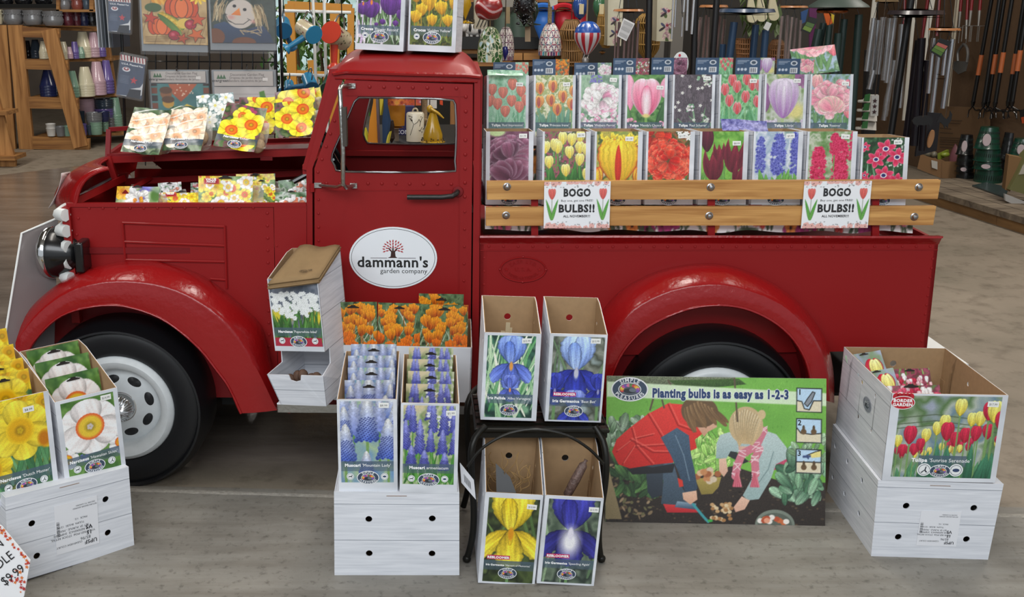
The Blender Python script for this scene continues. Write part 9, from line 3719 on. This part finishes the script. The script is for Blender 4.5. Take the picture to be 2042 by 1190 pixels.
for j, y in enumerate((201, 212, 223)):
 c = at(1744.5-j*.6, y, 6.247)
 k = KP(6.25)
 mb = MB()
 P = [c+Vector((5*k*(1 if i%2 == 0 else .42)*math.cos(R(90+36*i)), 0, 5*k*(1 if i%2 == 0 else .42)*math.sin(R(90+36*i)))) for i in range(10)]
 mb.slab(P, [p-Vector((0, .004, 0)) for p in P])
 wp(o, 'star', mb, mat('3a1c20', .6))
hang_cord(o, (1745, 190, 6.25))
mb = MB()
quad_slab(mb, [(1730, 100), (1760, 100), (1742, 300), (1722, 300)], 6.7, .05)
o = wt('dark_post', 'dark flat post behind the star sign', 'post', (at(1735, 300, 6.7).x, 6.7, 0))
p_ = at(1732, 300, 6.7)
mb.box(p_.x-.05, p_.x+.05, 6.7, 6.75, 0, p_.z)
wp(o, 'post', mb, mat('121113', .6))
for nm, lab, pts in (('pig_silhouette', 'black metal pig silhouette hanging under the dark chime', [(1819, 240), (1824, 234), (1834, 231), (1850, 230), (1858, 234), (1861, 241), (1858, 249), (1854, 252), (1852, 248), (1842, 250), (1832, 249), (1830, 254), (1827, 249), (1822, 247)]), ('rooster_silhouette', 'black metal rooster silhouette hanging under the silver chime', [(1874, 232), (1877, 225), (1882, 233), (1888, 238), (1893, 232), (1895, 221), (1899, 228), (1897, 240), (1891, 248), (1890, 256), (1887, 250), (1884, 256), (1881, 249), (1876, 244), (1868, 244)])):
 o = wt(nm, lab, 'ornament', at(pts[0][0], 250, 5.9))
 mb = MB()
 quad_slab(mb, pts, 5.9, .006, [0]*len(pts))
 wp(o, 'cutout', mb, mat('121113', .5))
 hang_cord(o, (sum(x for x, y in pts)/len(pts), 234, 5.9), 60)
o = wt('dark_banner', 'dark hanging panel with a wooden disc behind the animal silhouettes', 'ornament', at(1850, 300, 6.9))
mb = MB()
quad_slab(mb, [(1838, 222), (1876, 226), (1868, 300), (1826, 312)], 6.9, .02)
wp(o, 'panel', mb, mat('15131a', .6))
mb = MB()
c = at(1857, 277, 6.86)
k = KP(6.86, .9)
P = [c+Vector((5.5*k*math.cos(t)+2*k*math.sin(t), 0, 18*k*math.sin(t))) for t in np.linspace(0, 6.283, 25)[:-1]]
mb.slab(P, [p+Vector((0, .015, 0)) for p in P])
wp(o, 'wooden_disc', mb, mat('a87a52', .5))
hang_cord(o, (1856, 224, 6.9))
# goods on the platform
def plat_at(px, py):
 d = ray(px, py)
 return CP+d*((zt-CAM_H)/d.z)

b = plat_at(1868, 350)
o = wt('open_carton', 'small open cardboard box with green pots on the platform', 'carton', b)
k = KP(b.y, .5)
mb = MB()
q = [(1829, 334), (1874, 352), (1904, 357), (1906, 326), (1880, 322), (1834, 308)]
for a_, b_, c_, d_ in (((1829, 336), (1876, 355), (1877, 322), (1836, 307)), ((1876, 355), (1906, 357), (1908, 322), (1877, 322))):
 P = [at(*a_, b.y), at(*b_, b.y-.02), at(*c_, b.y-.02), at(*d_, b.y)]
 mb.slab(P, [p+Vector((.005, .01, 0)) for p in P])
P = [at(1836, 307, b.y), at(1877, 322, b.y), at(1908, 322, b.y), at(1870, 305, b.y+.3)]
mb.slab([p-Vector((0, 0, .04)) for p in P], [p-Vector((0, 0, .05)) for p in P])
wp(o, 'box', mb, mat('7c5c3c', .85))
mb = MB()
P = [at(*q_, b.y-.02) for q_ in ((1857, 319), (1869, 322), (1869, 338), (1858, 334))]
mb.slab(P, [p-Vector((0, .004, 0)) for p in P])
wp(o, 'barcode_label', mb, mat('b8b4ac', .6))
mb = MB()
for x, y, r in ((1850, 306, 8), (1862, 308, 7), (1872, 312, 6)):
 mb.ball(at(x, y, b.y+.05), r*k, 12, 8)
wp(o, 'plastic_bag', mb, mat('6a6454', .4, 0, 0, .5, 20))
mb = MB()
mb.bar(at(1872, 312, b.y), at(1890, 304, b.y+.1), .05, .02)
mb.ball(at(1885, 308, b.y), (9*k, 6*k, 5*k), 12, 8)
wp(o, 'green_cup', mb, mat('7c8a2c', .4))
o = wt('pink_vase', 'dusty pink vase behind the small cardboard box', 'vase', plat_at(1903, 335))
Yv = plat_at(1903, 335).y
mb = MB()
lathe_px(mb, 1903, Yv, [(0, 286), (5, 287), (9, 298), (12, 312), (11, 328), (0, 335)])
wp(o, 'vase', mb, mat('7a4a52', .4))
hk = A0+nrm*.93
o = wt('tall_carton', 'large flat brown carton leaning on the right wall', 'carton', on_wall(1910, 330, .8))
mb = MB()
q = [on_wall(x, y, .8) for x, y in ((1866, 330), (1960, 352), (1962, 214), (1872, 212))]
mb.slab(q, [p+nrm*.06 for p in q])
wp(o, 'carton', mb, mat('63492f', .85))
mb = MB()
for i, y in enumerate((238, 243, 254, 263, 273, 277, 281, 286, 292)):
 q = [on_wall(x, yy, .795) for x, yy in ((1874, y), (1874+(44, 40, 22, 26, 50, 46, 48, 44, 30)[i], y+2), (1874+(44, 40, 22, 26, 50, 46, 48, 44, 30)[i], y+4), (1874, y+2))]
 mb.slab(q, [p+nrm*.002 for p in q])
wp(o, 'printed_line', mb, mat('4a3622', .85))

def net_pot_stack(label, cx, ys, w, Y, c, n=None, grp=None, sticker=True):
 """Stack of upside-down slotted baskets given by the row heights."""
 m = mat(c, .3, 0, .3)
 k = KP(Y, .6)
 for i in range(len(ys)-1):
  yt, yb = ys[i], ys[i+1]
  s_ = 1+.05*i
  b = at(cx, yb, Y)
  o = wt('net_basket', label%('topmost', 'second', 'third', 'fourth', 'lowest')[min(i, 4)], 'basket', b, grp)
  H = at(cx, yt, Y).z-b.z
  r0, r1 = w*.5*k*s_, w*.36*k*s_
  if i:
   r1 = w*.46*k*s_
  mb = MB()
  mb.lathe([(r0*1.08, 0), (r0*1.1, H*.03), (r0, H*.08), (r1, H), (0, H)], 26, T3(b))
  wp(o, 'basket_wall', mb, m)
  mb = MB()
  for j in range(20):
   t = math.pi+math.pi*j/19
   for q in range(3 if i == 0 else 1):
    z = H*(.25+.25*q) if i == 0 else H*.5
    rr_ = r0+(r1-r0)*z/H
    mb.ball(b+Vector((rr_*math.cos(t), rr_*math.sin(t), z)), (r0*.045, r0*.03, H*(.085 if i == 0 else .2)), 6, 4)
  wp(o, 'slot', mb, mat('0a1512', .8))
  if sticker and i in (0, 2):
   mb = MB()
   cc = b+Vector((-r0*.55, -r0*.86, H*.45))
   mb.ink = tuple(s2l(hx('b8a8ac')))
   mb.slab([cc+Vector((r0*.3*math.cos(t), -r0*.1*math.cos(t), H*.28*math.sin(t))) for t in np.linspace(0, 6.283, 17)[:-1]], [cc+Vector((r0*.3*math.cos(t), .01-r0*.1*math.cos(t), H*.28*math.sin(t))) for t in np.linspace(0, 6.283, 17)[:-1]])
   wp(o, 'sticker', mb, INK, None)

Yn = plat_at(1968, 362).y
net_pot_stack('dark green slotted pond basket, %s of its stack on the platform', 1968, (253, 296, 320, 336, 369), 46, Yn, '0f3a2c', None, 'green pond baskets')
net_pot_stack('black slotted pond basket, %s of the stack left of the green one', 1923, (268, 308, 328, 342, 360), 30, plat_at(1923, 356).y+.05, '101012', None, 'black pond baskets left')
net_pot_stack('black slotted pond basket, %s of the stack right of the green one', 2008, (264, 318, 334, 352), 30, Yn+.25, '15171b', None, 'black pond baskets right', False)
net_pot_stack('green slotted pond basket, %s of the stack at the right picture edge', 2036, (276, 312, 350), 44, Yn-.1, '0f3a2c', None, 'edge pond baskets')
b = plat_at(2030, 405)
o = wt('fertilizer_bag', 'green and white fertilizer bag at the right picture edge', 'bag', b)
mb = MB()
P = [at(x, y, b.y) for x, y in ((2012, 378), (2060, 392), (2060, 296), (2046, 310), (2030, 344))]
mb.slab(P, [p+Vector((.02, .12, 0)) for p in P])
wp(o, 'bag', mb, mat('6a6a44', .4))
mb = MB()
P = [at(x, y, b.y-.005) for x, y in ((2040, 330), (2060, 305), (2060, 345), (2032, 348))]
mb.slab(P, [p+Vector((0, .004, 0)) for p in P])
wp(o, 'pale_panel', mb, mat('a8a498', .5))
mb = MB()
P = [at(x, y, b.y-.01) for x, y in ((2004, 386), (2070, 412), (2070, 432), (2005, 400))]
mb.slab(P, [p+Vector((0, .02, 0)) for p in P])
wp(o, 'white_base', mb, mat('a8a6a4', .5))
o = wt('cardboard_divider', 'folded brown cardboard behind the fertilizer bag', 'carton', plat_at(2010, 378))
mb = MB()
P = [at(x, y, b.y+.05) for x, y in ((2004, 378), (2014, 382), (2046, 316), (2012, 310))]
mb.slab(P, [p+Vector((.03, .1, 0)) for p in P])
wp(o, 'cardboard', mb, mat('7a5c3a', .85))
mb = MB()
q = [plat_at(x, y)+Vector((0, 0, .002)) for x, y in ((1938, 372), (2004, 396), (2012, 376), (1966, 366))]
mb.slab(q, [p+Vector((0, 0, .01)) for p in q])
tag(mb.build('plastic_liner', mat('3a4444', .25), None, None), 'crumpled grey plastic sheet under the green pond baskets', 'plastic sheet')
o = wt('seed_hanger', 'hanging pack with an orange label at the right picture edge', 'pack', on_wall(2038, 245, .6))
mb = MB()
q = [on_wall(x, y, .6) for x, y in ((2033, 224), (2044, 215), (2050, 240), (2046, 248), (2036, 244))]
mb.slab(q, [p+nrm*.02 for p in q])
wp(o, 'pack', mb, mat('1a1718', .4))
mb = MB()
q = [on_wall(x, y, .595) for x, y in ((2036, 234), (2046, 232), (2044, 246), (2038, 246))]
mb.slab(q, [p+nrm*.004 for p in q])
wp(o, 'orange_label', mb, mat('b84a24', .5))
